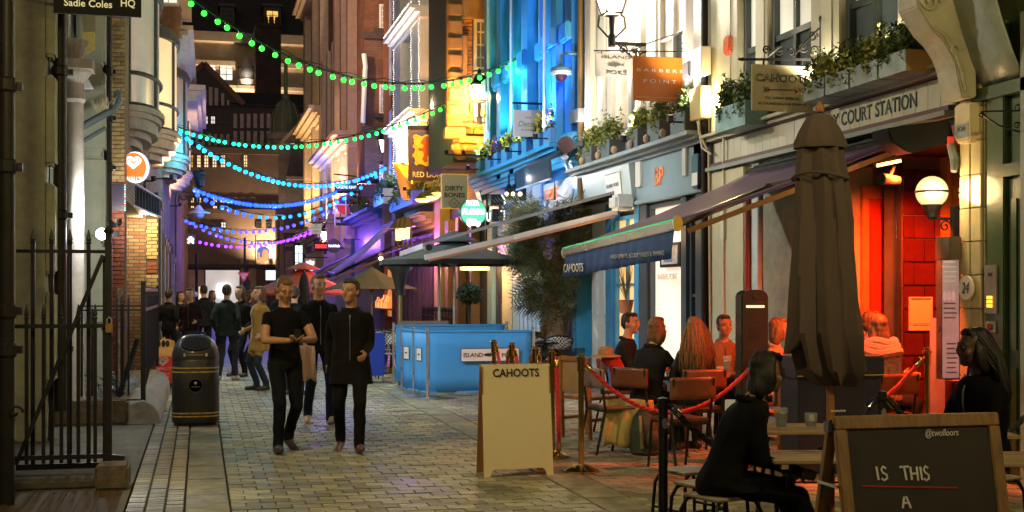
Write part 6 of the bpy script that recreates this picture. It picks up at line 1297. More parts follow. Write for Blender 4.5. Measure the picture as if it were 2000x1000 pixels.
# purple pub awning, steep
t = thing('pub_awning', 'steep purple awning of the dark pub front far up the street', 'awning', (RX-.3, 42, 4.4))
Pn = lambda px, py, D: at(px, py, D)
a, b, c, d = Pn(766,440,38), Pn(655,537,41), Pn(640,533,46), Pn(742,450,44)
q = MB(); q.sheet([[a.lerp(b, i/8)-Vector((0,0,.1*math.sin(PI*i/8))) for i in range(9)], [d.lerp(c, i/8)-Vector((0,0,.1*math.sin(PI*i/8))) for i in range(9)]]); ob('fabric', q, m('mauve_canvas', (.36,.16,.26), .7), t, True, solid=.02); q = MB(); q.bar(b, c, .1); q.bar(a+Vector((.1,0,.1)), d, .12); q.bar(a+Vector((.3,0,-.5)), b+Vector((0,.2,0)), .06); ob('frame', q, iron, t)
for lab, A_, B_, C_, D_, cm in (('dark awning edged orange beyond the purple pub awning', (700,490,48), (612,537,50), (606,533,56), (690,497,54), m('navy_canvas')),('low brown awning glowing orange beneath, far up the street', (740,500,46), (640,545,48), (632,540,54), (720,506,52), m('brown_canvas', (.16,.07,.05), .7))):
    a, b, c, d = Pn(*A_), Pn(*B_), Pn(*C_), Pn(*D_); t = thing('far_awning', lab, 'awning', a); q = MB(); q.sheet([[a,b],[d,c]]); ob('fabric', q, cm, t, solid=.03); q = MB(); q.bar(b, c, .1); q.bar(a+Vector((0,.1,-.15)), b+Vector((0,.1,-.12)), .08); ob('frame', q, m('orange_wood'), t)
def parasol(label, c, zr, zt, R, mat, polem, n=8, valance=.0, pole_r=.028, rot=0, cap=False):
    t = thing('parasol', label, 'parasol', (c.x, c.y, 0), group='open parasols over the terraces')
    vs = []; fs = []; q = MB(); seg = 6; rows = []
    for i in range(n*4+1):
        a = rot+2*PI*i/(n*4); e = math.cos(PI/n)/math.cos(((i/4) % 1-.5)*2*PI/n); r_ = R*e
        row = [Vector((c.x+math.cos(a)*r_*k/seg, c.y+math.sin(a)*r_*k/seg, zt+(zr-zt)*k/seg-.05*math.sin(PI*k/seg)*(1 if True else 0)+.0)) for k in range(seg+1)]
        if valance: row.append(row[-1]+Vector((0,0,-valance)))
        rows.append(row)
    q.sheet(rows); ob('canopy', q, mat, t, False, solid=.006)
    if cap:
        q = MB(); q.lathe([(.05,.12),(.16,.08),(R*.3,-.06),(R*.31,-.09)], (c.x,c.y,zt), n, rot, rot+2*PI); ob('vent_cap', q, mat, t)
    q = MB(); q.tube([(c.x,c.y,0.03),(c.x,c.y,zt)], pole_r, 10); ob('pole', q, polem, t, True)
    q = MB()
    for i in range(n):
        a = rot+2*PI*i/n; tip = Vector((c.x+math.cos(a)*R*.97, c.y+math.sin(a)*R*.97, zr-.02)); mid = Vector((c.x,c.y,zt-.03)).lerp(tip, .5)-Vector((0,0,.045)); q.bar((c.x,c.y,zt-.06), tip-Vector((0,0,.02)), .018); q.bar((c.x,c.y,zr-.1), mid, .016)
    ob('ribs', q, polem, t, kind='stuff'); q = MB(); q.lathe([(.28,0),(.28,.05),(.05,.07),(.04,.3)], (c.x,c.y,0.004), 16); ob('base', q, iron, t)
    return t
steel = m('brushed_pole', (.5,.5,.5), .3, .8)
p_ = at(887, 570, 24.2); parasol('big dark grey parasol with a steel pole above the blue barrier', p_, 2.24, 2.68, 1.5, m('charcoal_canvas', (.045,.055,.062), .75), steel, rot=.3, valance=.09, cap=True)
p_ = at(858, 570, 25.5); t = thing('steel_pole', 'slim steel awning pole beside the dark parasol', 'pole', (p_.x,p_.y,0)); q = MB(); q.tube([(p_.x,p_.y,0),(p_.x,p_.y,2.4)], .03, 10); ob('pole', q, steel, t, True)
p_ = at(726, 570, 32); parasol('taupe parasol beyond the walking figures', p_, 1.72, 2.28, 1.25, m('taupe_canvas', (.17,.11,.10), .75), m('pale_wood_pole', (.4,.3,.2), .5), rot=.2)
p_ = at(592, 570, 36); parasol('red parasol in the middle of the street behind the crowd', p_, 1.62, 2.36, 1.6, m('red_canvas', (.62,.10,.05), .75), m('pale_wood_pole'), rot=.1, valance=.06, cap=True)
p_ = at(594, 570, 34); t = thing('closed_parasol', 'small closed black parasol in front of the red parasol', 'parasol', (p_.x,p_.y,0)); q = MB(); q.lathe([(.19,1.1),(.2,1.4),(.14,1.8),(.11,2.0),(.07,2.12),(.015,2.16)], (p_.x,p_.y,0), 10); ob('canopy', q, m('black_canvas', (.02,.02,.022), .7), t); q = MB(); q.tube([(p_.x,p_.y,0),(p_.x,p_.y,2.25)], .03, 8); ob('pole', q, iron, t)
# ================================================================== ADDED UPLIGHTERS AND FLOODLIGHTS, SMALL LAMPS
def fill_uplight(label, px, z, w, col, e, tilt=.5, spot=95, X=RX, group='added uplighters on the shop front ledges'):  # added lamps that brighten the fronts; true sources unknown
    c = Vector((X-w, fy(px), z)); t = thing('fill_uplighter', label, 'lamp', c, group=group)
    q = MB(); q.lathe([(.03,0),(.05,.02),(.05,.1),(.04,.11)], c, 8); q.bar(c+Vector((0,0,.02)), Vector((X+.02, c.y, z+.02)), .025); ob('can', q, iron, t)
    q = MB(); q.lathe([(.036,.112),(.0,.118)], c, 8); ob('lens', q, em('fill_uplight_lens', (1,.95,.85), 3), t)
    lamp('fill_uplight_beam', c+Vector((0,0,.16)), col, e, .05, t, spot=spot, aim=c+Vector((tilt, 0, 1.6)))
def flood(label, px, D, z, aim, col, e, spot=62):
    c = at(px, 570, D); c.z = z; t = thing('floodlight', label, 'lamp', c, group='added floodlights on the gallery side'); q = MB(); q.box(c.x-.06,c.x+.06,c.y-.1,c.y+.1,c.z-.07,c.z+.07); q.bar(c, c+Vector((-.5,.1,.1)), .03); ob('case', q, iron, t, bevel=.01); lamp('fill_beam', c+Vector((.12,0,0)), col, e, .12, t, spot=spot, aim=aim)  # added lamps, aimed across to brighten fronts, barriers and setts
flood('floodlight added over the first bay, aimed at the blue building', 300, 25, 7.6, (RX, 25.6, 4.3), (.24,.54,1), 1150, 54)
flood('floodlight added over the first bay, aimed down at the setts', 296, 24.6, 7.4, (2.2, 22, 0), (.88,1,.92), 900, 75)
flood('warm floodlight added on the far bay, aimed at the narrow fronts', 338, 40, 12.3, (RX, 56, 9.5), (1,.62,.32), 2300, 70)
flood('floodlight added under the second bay, aimed at the white pub', 322, 30, 9.6, (RX, 40, 7), (1,.84,.62), 700, 55)
flood('floodlight added on the brick return, aimed at the white barber front', 222, 20, 7.0, (RX, 18.5, 3.6), (1,.95,.86), 760, 60)
flood('floodlight added on the gallery pier, aimed at the station bar front', 140, 14.2, 5.6, (RX, 12.8, 3.9), (1,.86,.58), 420, 60)
flood('floodlight added on the gallery pier, aimed at the blue barriers', 120, 13.9, 5.4, (5.2, 20.8, 1.2), (.9,.95,1), 640, 58)
for i, (px, D, z, e) in enumerate(((420,87,3.6,900),(530,86,3.8,800),(470,110,14.5,2600))):
    c = at(px, 570, D); c.z = z; t = thing('fill_uplighter', ('warm uplighter added over the bright shop window','warm uplighter added on the brown corner block beside the dome','warm uplighter added below the floodlit urn')[i], 'lamp', c, group='added uplighters on the shop front ledges'); q = MB(); q.lathe([(.05,0),(.09,.04),(.09,.2)], c, 8); q.bar(c, c+Vector((0,2.5,0)), .06); ob('can', q, iron, t); lamp('fill_uplight_beam', c+Vector((0,-.6,.3)), (1,.66,.38), e, .1, t, spot=150, aim=c+Vector((0,1.2,2)))  # added to brighten the end wall and the stone block
flood('golden floodlight added on the gallery pilaster, aimed at the near setts', -60, 9.2, 5.0, (2.4, 11.6, 0), (1,.77,.36), 240, 66)
c = at(232, 570, 20.2); c.z = 2.7; t = thing('fill_uplighter', 'small pink uplighter added at the brick return', 'lamp', c, group='added uplighters on the shop front ledges'); q = MB(); q.lathe([(.03,0),(.05,.02),(.05,.1)], c, 8); q.bar(c, c+Vector((-.1,.5,0)), .03); ob('can', q, iron, t); lamp('fill_uplight_beam', c+Vector((0,0,.15)), (1,.85,.7), 22, .05, t)  # added to brighten the bricks of the return
c = at(285, 570, 26.5); c.z = 3.25; t = thing('canopy_downlight', 'small warm downlight under the black entrance canopy', 'lamp', c); q = MB(); q.lathe([(.06,0),(.07,.05),(.03,.07)], c, 10); q.bar(c+Vector((0,0,.05)), c+Vector((-.3,.4,.2)), .03); ob('can', q, iron, t); lamp('downlight_beam', c+Vector((0,-.05,-.08)), (1,.72,.36), 55, .06, t)
wa = (1,.90,.76)
fill_uplight('uplighter added at the pipe end of the barber ledge', 1160, zc+.12, .3, wa, 130); fill_uplight('uplighter added in the middle of the barber ledge', 1265, zc+.12, .4, wa, 150); fill_uplight('uplighter added at the door end of the barber ledge', 1375, zc+.12, .5, wa, 90)
for i, px in enumerate((1490, 1625, 1780)): fill_uplight(('uplighter added behind the beige bar sign','uplighter added behind the long row of zinc planters','uplighter added by the stone corbel')[i], px, 3.78, .1, (1,.86,.6), 60, tilt=-.2, spot=130)
fill_uplight('uplighter added at the near end of the blue ledge', 1105, zc3+.1, .6, (.1,.30,1), 260); fill_uplight('uplighter added near the middle of the blue ledge', 1045, zc3+.1, .6, (.14,.42,1), 200); fill_uplight('uplighter added under the teal window of the blue ledge', 1008, zc3+.1, .6, (.35,.9,.75), 90); fill_uplight('uplighter added at the far end of the blue ledge', 962, zc3+.1, .6, (.2,.55,1), 200)
og = (1,.42,.05)
for i, (px, py, Y, e) in enumerate(((905,302,YB4-1.5,330),(872,302,YB4-1.3,330),(940,302,YB4-1.0,160))):
    c = onY(px, py, Y); t = thing('fill_uplighter', ('orange uplighter added below the canted brick bay','orange uplighter added beside the gold pilaster','orange uplighter added under the white sash of the brick bay')[i], 'lamp', c, group='added uplighters on the shop front ledges'); q = MB(); q.lathe([(.03,0),(.05,.02),(.05,.1)], c, 8); q.bar(c, (RX,c.y+.2,c.z), .03); ob('can', q, iron, t); lamp('fill_uplight_beam', c+Vector((0,0,.16)), og, e, .06, t, spot=120, aim=c+Vector((.2,1.3,2)))  # added orange lamps that brighten the brick bay
fill_uplight('orange uplighter added by the yellow-lit window reveal', 856, 4.6, 1.0, og, 380, spot=110)
for i, (px, z, col, e) in enumerate(((836, 4.75, (1,.85,.62), 420),(806, 4.75, (.95,.9,.85), 420),(770, 4.7, (.25,.35,1), 160),(742, 5.3, (1,.5,.22), 420))): fill_uplight(('white uplighter added at the near pilaster of the white pub','cool uplighter added under the pub windows','blue uplighter added on the slim lilac bay','dim red uplighter added under the dark brick front')[i], px, z, 1.0, col, e, spot=110)
for i, (px, col, e) in enumerate(((690, (1,.60,.34), 800),(674, (1,.56,.30), 800),(655, (.55,.5,.9), 300),(633, (1,.6,.26), 900),(614, (1,.6,.26), 900))): fill_uplight(('far uplighter on the pink front','second added far uplighter on the pink front','violet uplighter added on the dark blue front','far uplighter on the red brick front','farthest added uplighter on the red brick front')[i], px, 4.9, 1.5, col, e, spot=120)
for i, (px, D, z, e, col) in enumerate(((300,26,3.9,60,(1,.72,.42)),(335,30,4.3,90,(1,.62,.34)),(352,44,4.6,160,(1,.6,.4)))):
    c = at(px, 570, D); c.z = z; t = thing('fill_uplighter', ('warm uplighter added under the first bay corbel','warm uplighter added under the lit bay','warm uplighter added by the far cornice')[i], 'lamp', c, group='added uplighters on the shop front ledges'); q = MB(); q.lathe([(.03,0),(.05,.02),(.05,.1)], c, 8); q.bar(c, c+Vector((-.6,.1,0)), .03); ob('can', q, iron, t); lamp('fill_uplight_beam', c+Vector((.1,-.3,.15)), col, e, .06, t, spot=120, aim=c+Vector((-.2,.6,2)))  # added to brighten the bays on the left
c = onX(806, 470, RX-.9); t = thing('violet_wash_light', 'violet wash light on the pub shopfront behind the taupe parasol', 'lamp', c); q = MB(); q.box(c.x-.05,c.x+.05,c.y-.2,c.y+.2,c.z,c.z+.08); q.bar(c+Vector((0,0,.06)), (RX,c.y,c.z+.06), .03); ob('case', q, iron, t); lamp('violet_beam', c+Vector((-.1,-.2,-.1)), (.42,.08,1), 100, .1, t)
c = onX(672, 470, RX-.9); t = thing('violet_wash_light', 'far violet wash light above the low brown awning', 'lamp', c); q = MB(); q.box(c.x-.05,c.x+.05,c.y-.2,c.y+.2,c.z,c.z+.08); q.bar(c+Vector((0,0,.06)), (RX,c.y,c.z+.06), .03); ob('case', q, iron, t); lamp('violet_beam', c+Vector((-.3,-.2,-.1)), (.35,.15,1), 90, .1, t)
c = at(744, 505, 37); t = thing('amber_festoon_lamp', 'bare amber lamp glaring between the taupe and dark parasols', 'lamp', c); q = MB(); q.ball(c, .06, 8, 6); ob('bulb', q, em('amber_core', (1,.5,.12), 14), t); q = MB(); q.lathe([(.1,.1),(.03,.2)], c, 8); q.bar(c+Vector((0,0,.1)), c+Vector((1.2,0,.5)), .025); ob('shade', q, iron, t); lamp('amber_light', c+Vector((-.1,-.2,0)), (1,.42,.1), 70, .08, t)

# ================================================================== LEFT FOREGROUND: gate, railings, litter bin
Yg = 11.75
G = thing('iron_gate', 'tall black iron gate with spear tips and a brass padlock in front of the gallery', 'gate', onY(130, 915, Yg))
def gz(py, Y=Yg): return onY(100, py, Y).z
def gx(px, Y=Yg): return onY(px, 500, Y).x
def spear(q, x, y, z0, z1, w): q.bar((x,y,z0),(x,y,z1-.12), w*1.25); q.lathe([(w*.6,0),(w*.95,.015),(w*.6,.03),(w*.85,.045),(w*.15,.135)], (x,y,z1-.135), 6)
for px in (61, 98, 134, 171): q = MB(); spear(q, gx(px), Yg+.12, gz(912), gz(446), .028); ob('bar', q, iron, G)
for px in (52, 85, 120, 153, 186): q = MB(); spear(q, gx(px), Yg, gz(905), gz(594), .024); ob('bar', q, iron, G)
for px in (133, 203): q = MB(); q.bar((gx(px),Yg,gz(905)),(gx(px),Yg,gz(500)), .02); ob('bar', q, iron, G)
for z, y_, h in ((gz(490),Yg+.12,.03),(gz(637),Yg-.012,.035),(gz(893),Yg-.012,.04),(gz(914),Yg+.1,.05)):
    q = MB(); q.bar((gx(28),y_,z),(gx(205),y_,z), .03, h); ob('rail', q, iron, G)
q = MB(); q.bar((gx(32),Yg-.04,gz(905)),(gx(202),Yg-.04,gz(498)), .022, .035); ob('brace', q, iron, G)
q = MB(); q.bar((gx(212),Yg,gz(912)),(gx(212),Yg,gz(455)), .058); q.lathe([(.04,0),(.045,.03),(.0,.07)], (gx(212),Yg,gz(455)), 8); ob('post', q, iron, G)
c = Vector((gx(214), Yg-.05, gz(640))); q = MB(); q.box(c.x-.03,c.x+.03,c.y-.02,c.y+.015,c.z-.045,c.z+.035); pl_ = ob('padlock', q, m('brass', (.55,.33,.1), .3, .9), G, bevel=.008); q = MB(); q.tube([c+Vector((-.02,0,.03)), c+Vector((-.02,0,.07)), c+Vector((0,0,.09)), c+Vector((.02,0,.07)), c+Vector((.02,0,.03))], .007, 6); ob('shackle', q, steel, pl_)
q = MB(); q.bar((gx(212),Yg-.02,gz(895)),(gx(244),Yg-.02,gz(899)), .06, .05); ob('latch', q, iron, G)
a = onY(186, 905, 11.2); t = thing('stone_block', 'rough dark stone block at the foot of the gate post', 'stone', (a.x+.13, 11.3, 0)); q = MB(); q.box(a.x, a.x+.27, 11.12, 11.5, 0, .20); ob('block', q, m('mossy_stone', (.13,.10,.06), .9, var=.5, vs=8, bump=.6, bs=18), t, bevel=.02)
q = MB(); q.box(-2.6, a.x-.01, 11.3, 12.2, 0.002, .06); t = thing('stone_step', 'low worn stone step under the iron gate', 'step', (-1.4, 11.7, 0)); ob('step', q, m('dark_step', (.10,.085,.06), .85, var=.5, bump=.4), t, bevel=.01)
q = MB()
for i in range(14): q.box(-2.4+.13*i, -2.4+.13*i+.05, 9.3, 11.05, 0, .012)
t = thing('ribbed_plate', 'ribbed iron cover plate in the paving below the gate', 'cover', (-1.4, 10, 0)); ob('ribs', q, m('rusty_plate', (.12,.07,.035), .7, .3, var=.5), t, kind='stuff'); q = MB(); q.box(-2.45, -.62, 9.25, 11.1, -.004, .004); ob('plate', q, m('rusty_plate'), t)
# area railing standing on its curved stone kerb
XA = -.66
t = thing('area_kerb', 'worn pale stone kerb curving round the area railing', 'kerb', (XA, 18, 0)); ks = m('kerb_stone', (.34,.32,.30), .7, var=.4, vs=4, bump=.4)
ya, yb = onX(290, 830, -.62).y if False else 16.6, 22.4
q = MB(); rows = []
for i in range(17):
    k = i/16; y = ya+(yb-ya)*k; h = .24+.05*min(1, k/.3)
    rows.append([Vector((XA-.22,y,0)), Vector((XA-.22,y,h)), Vector((XA-.03,y,h+.05)), Vector((XA+.1,y,h-.02)), Vector((XA+.16,y,h*.5)), Vector((XA+.18,y,0))])
q.sheet(rows); q.add([rows[0][0],rows[0][1],rows[0][2],rows[0][3],rows[0][4],rows[0][5]], [(0,1,2,3,4,5)]); ob('kerb', q, ks, t, True)
q = MB(); q.box(-1.75, XA-.2, ya-.05, ya+.22, 0, .30); ob('return_kerb', q, m('mossy_stone'), t, bevel=.03)
t = thing('area_railing', 'black railing panels standing on the pale stone kerb', 'railing', (XA, 18, .3)); y0 = 16.75
def railbar(x, y, z0, z1, w=.02): q = MB(); spear(q, x, y, z0, z1, w); ob('bar', q, iron, t)
for i in range(28): railbar(XA-.03, y0+.2*i, .35+.02*min(i,10), 1.72)
q = MB(); q.bar((XA-.03,y0,.2),(XA-.03,y0,1.78), .06); ob('post', q, iron, t); q = MB(); q.bar((XA-.03,y0+5.5,.4),(XA-.03,y0+5.5,1.74), .05); ob('post', q, iron, t)
for z in (1.68, 1.42): q = MB(); q.bar((XA-.03,y0,z),(XA-.03,y0+5.5,z), .03, .045); ob('rail', q, m('dark_blue_iron', (.03,.04,.055), .35), t)
for px in (237, 251, 240, 228, 160, 180): railbar(onY(px,570,y0).x, y0, .35, onY(px,575 if px > 200 else 600,y0).z, .02)
for py in (598, 606, 783): q = MB(); q.bar((onY(140,py,y0).x,y0,onY(140,py,y0).z),(XA-.03,y0,onY(140,py,y0).z), .03, .02); ob('rail', q, iron, t)
q = MB(); a = onY(232,800,17.2); q.bar((a.x,17.2,.3),(a.x+.24,17.1,1.05), .05); ob('loose_bar', q, iron, t)
t = thing('rubbish_heap', 'bright crumpled plastic rubbish in the area behind the railing', 'rubbish', (-1.1, 18.4, 0)); q = MB()
for i in range(70): c = Vector((-1.15+random.uniform(-.35,.35), 18.2+random.uniform(-.6,.6), .3+random.uniform(0,.25))); q.add([c+Vector((random.uniform(-.09,.09),random.uniform(-.09,.09),random.uniform(-.09,.09))) for _ in range(3)], [(0,1,2)])
ob('scraps', q, m('shiny_scraps', (.45,.5,.55), .2, .3, var=.6), t, kind='stuff')
q = MB(); a, b = onY(228,562,20.5), onY(240,745,20.5); q.box(a.x,b.x,20.5,20.54,b.z,a.z); t = thing('poster_board', 'colourful narrow poster board leaning by the brick return', 'poster', (a.x,20.5,b.z)); o = ob('board', q, m('poster_mixed', (.45,.3,.25), .5, var=.9, vs=14), t)
# ice cream A-board
Yi = 23.0; a, b = onY(304,660,Yi), onY(341,748,Yi); 
t = thing('ice_cream_board', "red Wall's ice cream pavement board behind the litter bin", 'A-board', ((a.x+b.x)/2, Yi, 0)); q = MB(); q.box(a.x,b.x,Yi,Yi+.04,b.z,onY(0,700,Yi).z); ob('panel', q, m('ice_red', (.62,.025,.02), .4, emit=.1), t)
q = MB(); zt1 = onY(0,700,Yi).z; q.prism([(a.x,Yi,zt1+.002),(b.x,Yi,zt1+.002),(b.x,Yi,a.z-.1),(b.x-.08,Yi,a.z-.03),(b.x-.16,Yi,a.z-.02),(a.x+.16,Yi,a.z+.02),(a.x+.06,Yi,a.z-.05),(a.x,Yi,a.z-.12)], (0,.04,0)); ob('header', q, m('ice_orange', (.8,.42,.12), .4, emit=.1, var=.4), t)
for i, (dx, cl_) in enumerate(((.05,'ice_dark'),(.13,'ice_dark'),(.2,'ice_dark'),(.29,'ice_gold'))): q = MB(); q.disc((a.x+dx,Yi-.004,a.z-.1), X_, Z_, .035, (0,-.01,0), 12, .06); ob('ice_lolly', q, m(cl_, (.05,.025,.015) if 'dark' in cl_ else (.8,.5,.05), .4), t)
heart(t, (a.x+.12,0,zt1-.09), .09, m('sign_white'), Yi-.008, .012); txt("WALL'S", t, m('sign_white'), (a.x+.13,Yi-.004,zt1-.21), X_, Z_, .24, .05, .003, bold=.02); txt('ICE CREAM', t, m('sign_white'), (a.x+.12,Yi-.004,zt1-.30), X_, Z_, .23, .04, .003); txt('HERE', t, m('sign_white'), (a.x+.17,Yi-.004,zt1-.36), X_, Z_, .12, .04, .003)
q = MB(); q.bar((a.x+.02,Yi+.05,b.z+.5),(a.x+.02,Yi+.4,.01), .03); q.bar((b.x-.02,Yi+.05,b.z+.5),(b.x-.02,Yi+.4,.01), .03); q.box(a.x,b.x,Yi-.03,Yi+.07,0.002,b.z-.001); ob('stand', q, iron, t)
# litter bin
g = gnd(382, 833); B_ = thing('litter_bin', 'black domed street litter bin with yellow bands and oval opening', 'bin', (g.x, g.y+.28, 0)); bc_ = Vector((g.x, g.y+.28, 0)); wb, db = .29, .27
binm = m('bin_black', (.028,.028,.030), .38, var=.2, bump=.06, coat=.15)
def rr(z, k=1.0, n=28, p=3.2): 
    o = []
    for i in range(n):
        t_ = 2*PI*i/n; cx, sx = math.cos(t_), math.sin(t_); o.append(bc_+Vector((math.copysign(abs(cx)**(2/p), cx)*wb*k, math.copysign(abs(sx)**(2/p), sx)*db*k, z)))
    return o
def loft(q, rings):
    n = len(rings[0]); vs = [p for r_ in rings for p in r_]; q.add(vs, [(i*n+j, i*n+(j+1) % n, (i+1)*n+(j+1) % n, (i+1)*n+j) for i in range(len(rings)-1) for j in range(n)]+[tuple(range(n))[::-1], tuple(range((len(rings)-1)*n, len(rings)*n))]); return q
ob('body', loft(MB(), [rr(.04,.97), rr(.06,1.0), rr(.80,.985), rr(.815,.97)]), binm, B_, True)
ob('base', loft(MB(), [rr(.003,.9), rr(.038,.92)]), iron, B_)
ob('hood', loft(MB(), [rr(.817,.99), rr(.845,.99), rr(.90,.97), rr(.97,.9), rr(1.04,.76), rr(1.09,.56), rr(1.115,.34), rr(1.12,.15)]), binm, B_, True)
for z in (.715, .665, .12, .16): ob('yellow_band', loft(MB(), [rr(z-.008, 1.003-.02*z), rr(z+.008, 1.003-.02*z)]), m('worn_yellow', (.62,.42,.05), .5, var=.6, vs=14), B_)
nrm = Vector((0,-.78,.62)).normalized(); upv = Vector((0,.62,.78)).normalized(); oc = bc_+Vector((.0,-.195,1.0))
q = MB(); q.disc(oc, X_, upv, .175, nrm*.035, 28, .105); op = ob('opening_rim', q, m('bin_rim', (.04,.04,.042), .25), B_, True); q = MB(); q.disc(oc+nrm*.036, X_, upv, .145, nrm*.003, 28, .08); ob('opening', q, m('hole_black', (.003,.003,.003), .9, bump=0), op)
q = MB(); q.tube([bc_+Vector((-.12,.0,1.11)), bc_+Vector((-.1,-.02,1.14)), bc_+Vector((.1,-.02,1.14)), bc_+Vector((.12,0,1.11))], .013, 6); ob('handle', q, iron, B_)
fy_ = bc_.y-db
cream_l = m('bin_letters', (.7,.62,.4), .5, bump=0); 
q = MB(); q.box(bc_.x-.15,bc_.x+.15,fy_-.005,fy_+.03,.85,.90); ob('name_plate', q, m('plate_dark', (.05,.05,.05), .4), B_); txt('general litter', B_, cream_l, (bc_.x,fy_-.008,.877), X_, Z_, .19, .03, .002, bold=.02)
for sx in (-.13,.13): q = MB(); q.disc((bc_.x+sx,fy_-.0085,.876), X_, Z_, .016, (0,-.002,0), 12, .02); ob('emblem', q, cream_l, B_)
q = MB(); q.disc((bc_.x,fy_+.004,.50), X_, Z_, .088, (0,-.012,0), 28); cr_ = ob('crest_disc', q, m('crest_black', (.015,.015,.016), .3), B_); q = MB(); q.lathe([(.078,0),(.083,.003),(.088,0)], (0,0,0), 28); q.v = [Vector((bc_.x+p.x, fy_-.0085-p.z, .50+p.y)) for p in q.v]; ob('crest_ring', q, m('crest_grey', (.1,.1,.1), .3), cr_)
q = MB(); q.prism([(bc_.x+x, fy_-.009, .53+z) for x, z in ((-.014,.018),(.014,.018),(.014,-.004),(0,-.02),(-.014,-.004))], (0,-.002,0)); ob('crest', q, cream_l, cr_); txt('City of Westminster', cr_, cream_l, (bc_.x,fy_-.0095,.485), X_, Z_, .11, .014, .002)

# ================================================================== CAHOOTS BOARD, ROPES, BARRIERS
aL, aR = gnd(950, 930), gnd(1082, 927); yA = 11.1
a, b = onY(946,714,yA), onY(1081,930,yA)
AB = thing('pavement_board', 'blank cream Cahoots pavement board standing beside the brass rope posts', 'A-board', ((a.x+b.x)/2, yA, 0))
cb_ = m('cream_board_paint', (.64,.56,.34), .5, var=.06, vs=1.5, bump=.02); lean = .13
def lean_pt(x, z, dy=0): return Vector((x, yA+lean*z/a.z+dy, z))
ux = Vector((1,0,0)); uz = (lean_pt(0,1)-lean_pt(0,0)).normalized()
H_ = a.z
q = MB(); q.prism([lean_pt(a.x,.0),lean_pt(a.x+.055,0),lean_pt(a.x+.07,.05),lean_pt(a.x+.10,.07),lean_pt(b.x-.10,.07),lean_pt(b.x-.07,.05),lean_pt(b.x-.055,0),lean_pt(b.x,0),lean_pt(b.x,H_),lean_pt(a.x,H_)], (0,.022,0)); ob('front_panel', q, cb_, AB)
q = MB(); q.prism([Vector((p.x, 2*(yA+lean+.02)-p.y+.02, p.z)) for p in (lean_pt(a.x,0),lean_pt(a.x+.055,0),lean_pt(a.x+.10,.07),lean_pt(b.x-.10,.07),lean_pt(b.x-.055,0),lean_pt(b.x,0),lean_pt(b.x,H_),lean_pt(a.x,H_))], (0,.022,0)); ob('back_panel', q, m('board_edge_brown', (.28,.14,.05), .6), AB)
for x in (a.x+.0, b.x-.012): q = MB(); q.prism([(x,yA+.023,.01),(x,yA+.05,.01),(x,yA+lean+.016,H_-.02),(x,yA+lean-.01,H_-.02)], (.012,0,0)); ob('side_strip', q, m('board_edge_brown'), AB)
for x in (a.x+.12, b.x-.12): q = MB(); q.bar((x,yA+lean-.005,H_+.004),(x+.06,yA+lean+.05,H_+.004), .02, .006); ob('hinge', q, steel, AB)
txt('CAHOOTS', AB, ink, lean_pt((a.x+b.x)/2+.0, H_-.075, -.004), X_, uz, .43, .075, .002, bold=.022)
brass = m('polished_brass', (.66,.46,.16), .16, 1.0, var=.1, bump=0)
def stanchion(px, py, label, hp=1.08, xy=None):
    g = gnd(px, py) if xy is None else Vector((*xy,0)); t = thing('rope_post', label, 'post', (g.x,g.y,0), group='brass rope posts of the terrace')
    q = MB(); q.lathe([(.165,.002),(.168,.02),(.15,.03),(.07,.065),(.035,.075)], g, 28); ob('base', q, brass, t, True)
    q = MB(); q.lathe([(.026,.07),(.026,hp-.16)], g, 16); ob('tube', q, brass, t, True)
    q = MB(); q.lathe([(.036,hp-.16),(.036,hp-.05),(.044,hp-.045),(.044,hp-.03),(.026,hp-.025),(.03,hp-.015),(.03,hp),(.0,hp+.003)], g, 16); ob('collar', q, brass, t, True)
    return Vector((g.x,g.y,hp-.09))
s1 = stanchion(1135, 922, 'brass rope post standing alone right of the cream pavement board')
s2 = stanchion(1090, 893, 'brass rope post partly behind the right edge of the cream board', xy=(gnd(1090,893).x-.06, gnd(1090,893).y))
s3 = stanchion(0, 0, 'middle brass rope post rising behind the cream board', xy=(at(1046,570,13.4).x, at(1046,570,13.4).y))
s4 = stanchion(0, 0, 'brass rope post behind the cream board, right of its farthest neighbour', xy=(at(1000,570,14.4).x, at(1000,570,14.4).y))
s5 = stanchion(0, 0, 'farthest brass rope post by the blue barrier', xy=(at(965,570,15.3).x, at(965,570,15.3).y))
s6 = stanchion(1485, 912, 'brass rope post in front of the black totem')
s7 = stanchion(0, 0, 'brass rope post beside the tiled pier and ticket sign', xy=(at(1811,570,11.7).x, at(1811,570,11.7).y), hp=1.14)
ropem = m('red_rope', (.50,.015,.02), .7, var=.2, bump=.1, sheen=.3); ropek = m('black_rope', (.02,.02,.022), .7)
def rope(a, b, sag, label, mat=ropem, r=.019, endm=brass, group='twisted ropes between the posts'):
    a, b = Vector(a), Vector(b); t = thing('barrier_rope', label, 'rope', a, group=group); N = 56; base = []
    for i in range(N+1): k = i/N; base.append(a.lerp(b, k)-Vector((0,0,4*sag*k*(1-k))))
    L_ = sum((base[i+1]-base[i]).length for i in range(N)); q = MB()
    for s in range(3):
        pts = []
        for i, p in enumerate(base):
            d = (base[min(i+1,N)]-base[max(i-1,0)]).normalized(); u = d.cross(Vector((0,0,1))); u = u.normalized() if u.length > 1e-3 else Vector((1,0,0)); v = u.cross(d); ang = 2*PI*s/3+i/N*L_/.085*2*PI/2.2; pts.append(p+(u*math.cos(ang)+v*math.sin(ang))*r*.55)
        q.tube(pts, r*.68, 6)
    ob('rope', q, mat, t, True)
    for p, p2 in ((base[0], base[3]), (base[N], base[N-3])): q = MB(); d = (p2-p).normalized(); q.tube([p, p+d*.02, p+d*.09], [.012, r*1.3, r*1.3], 10); ob('ferrule', q, endm, t, True)
    return t
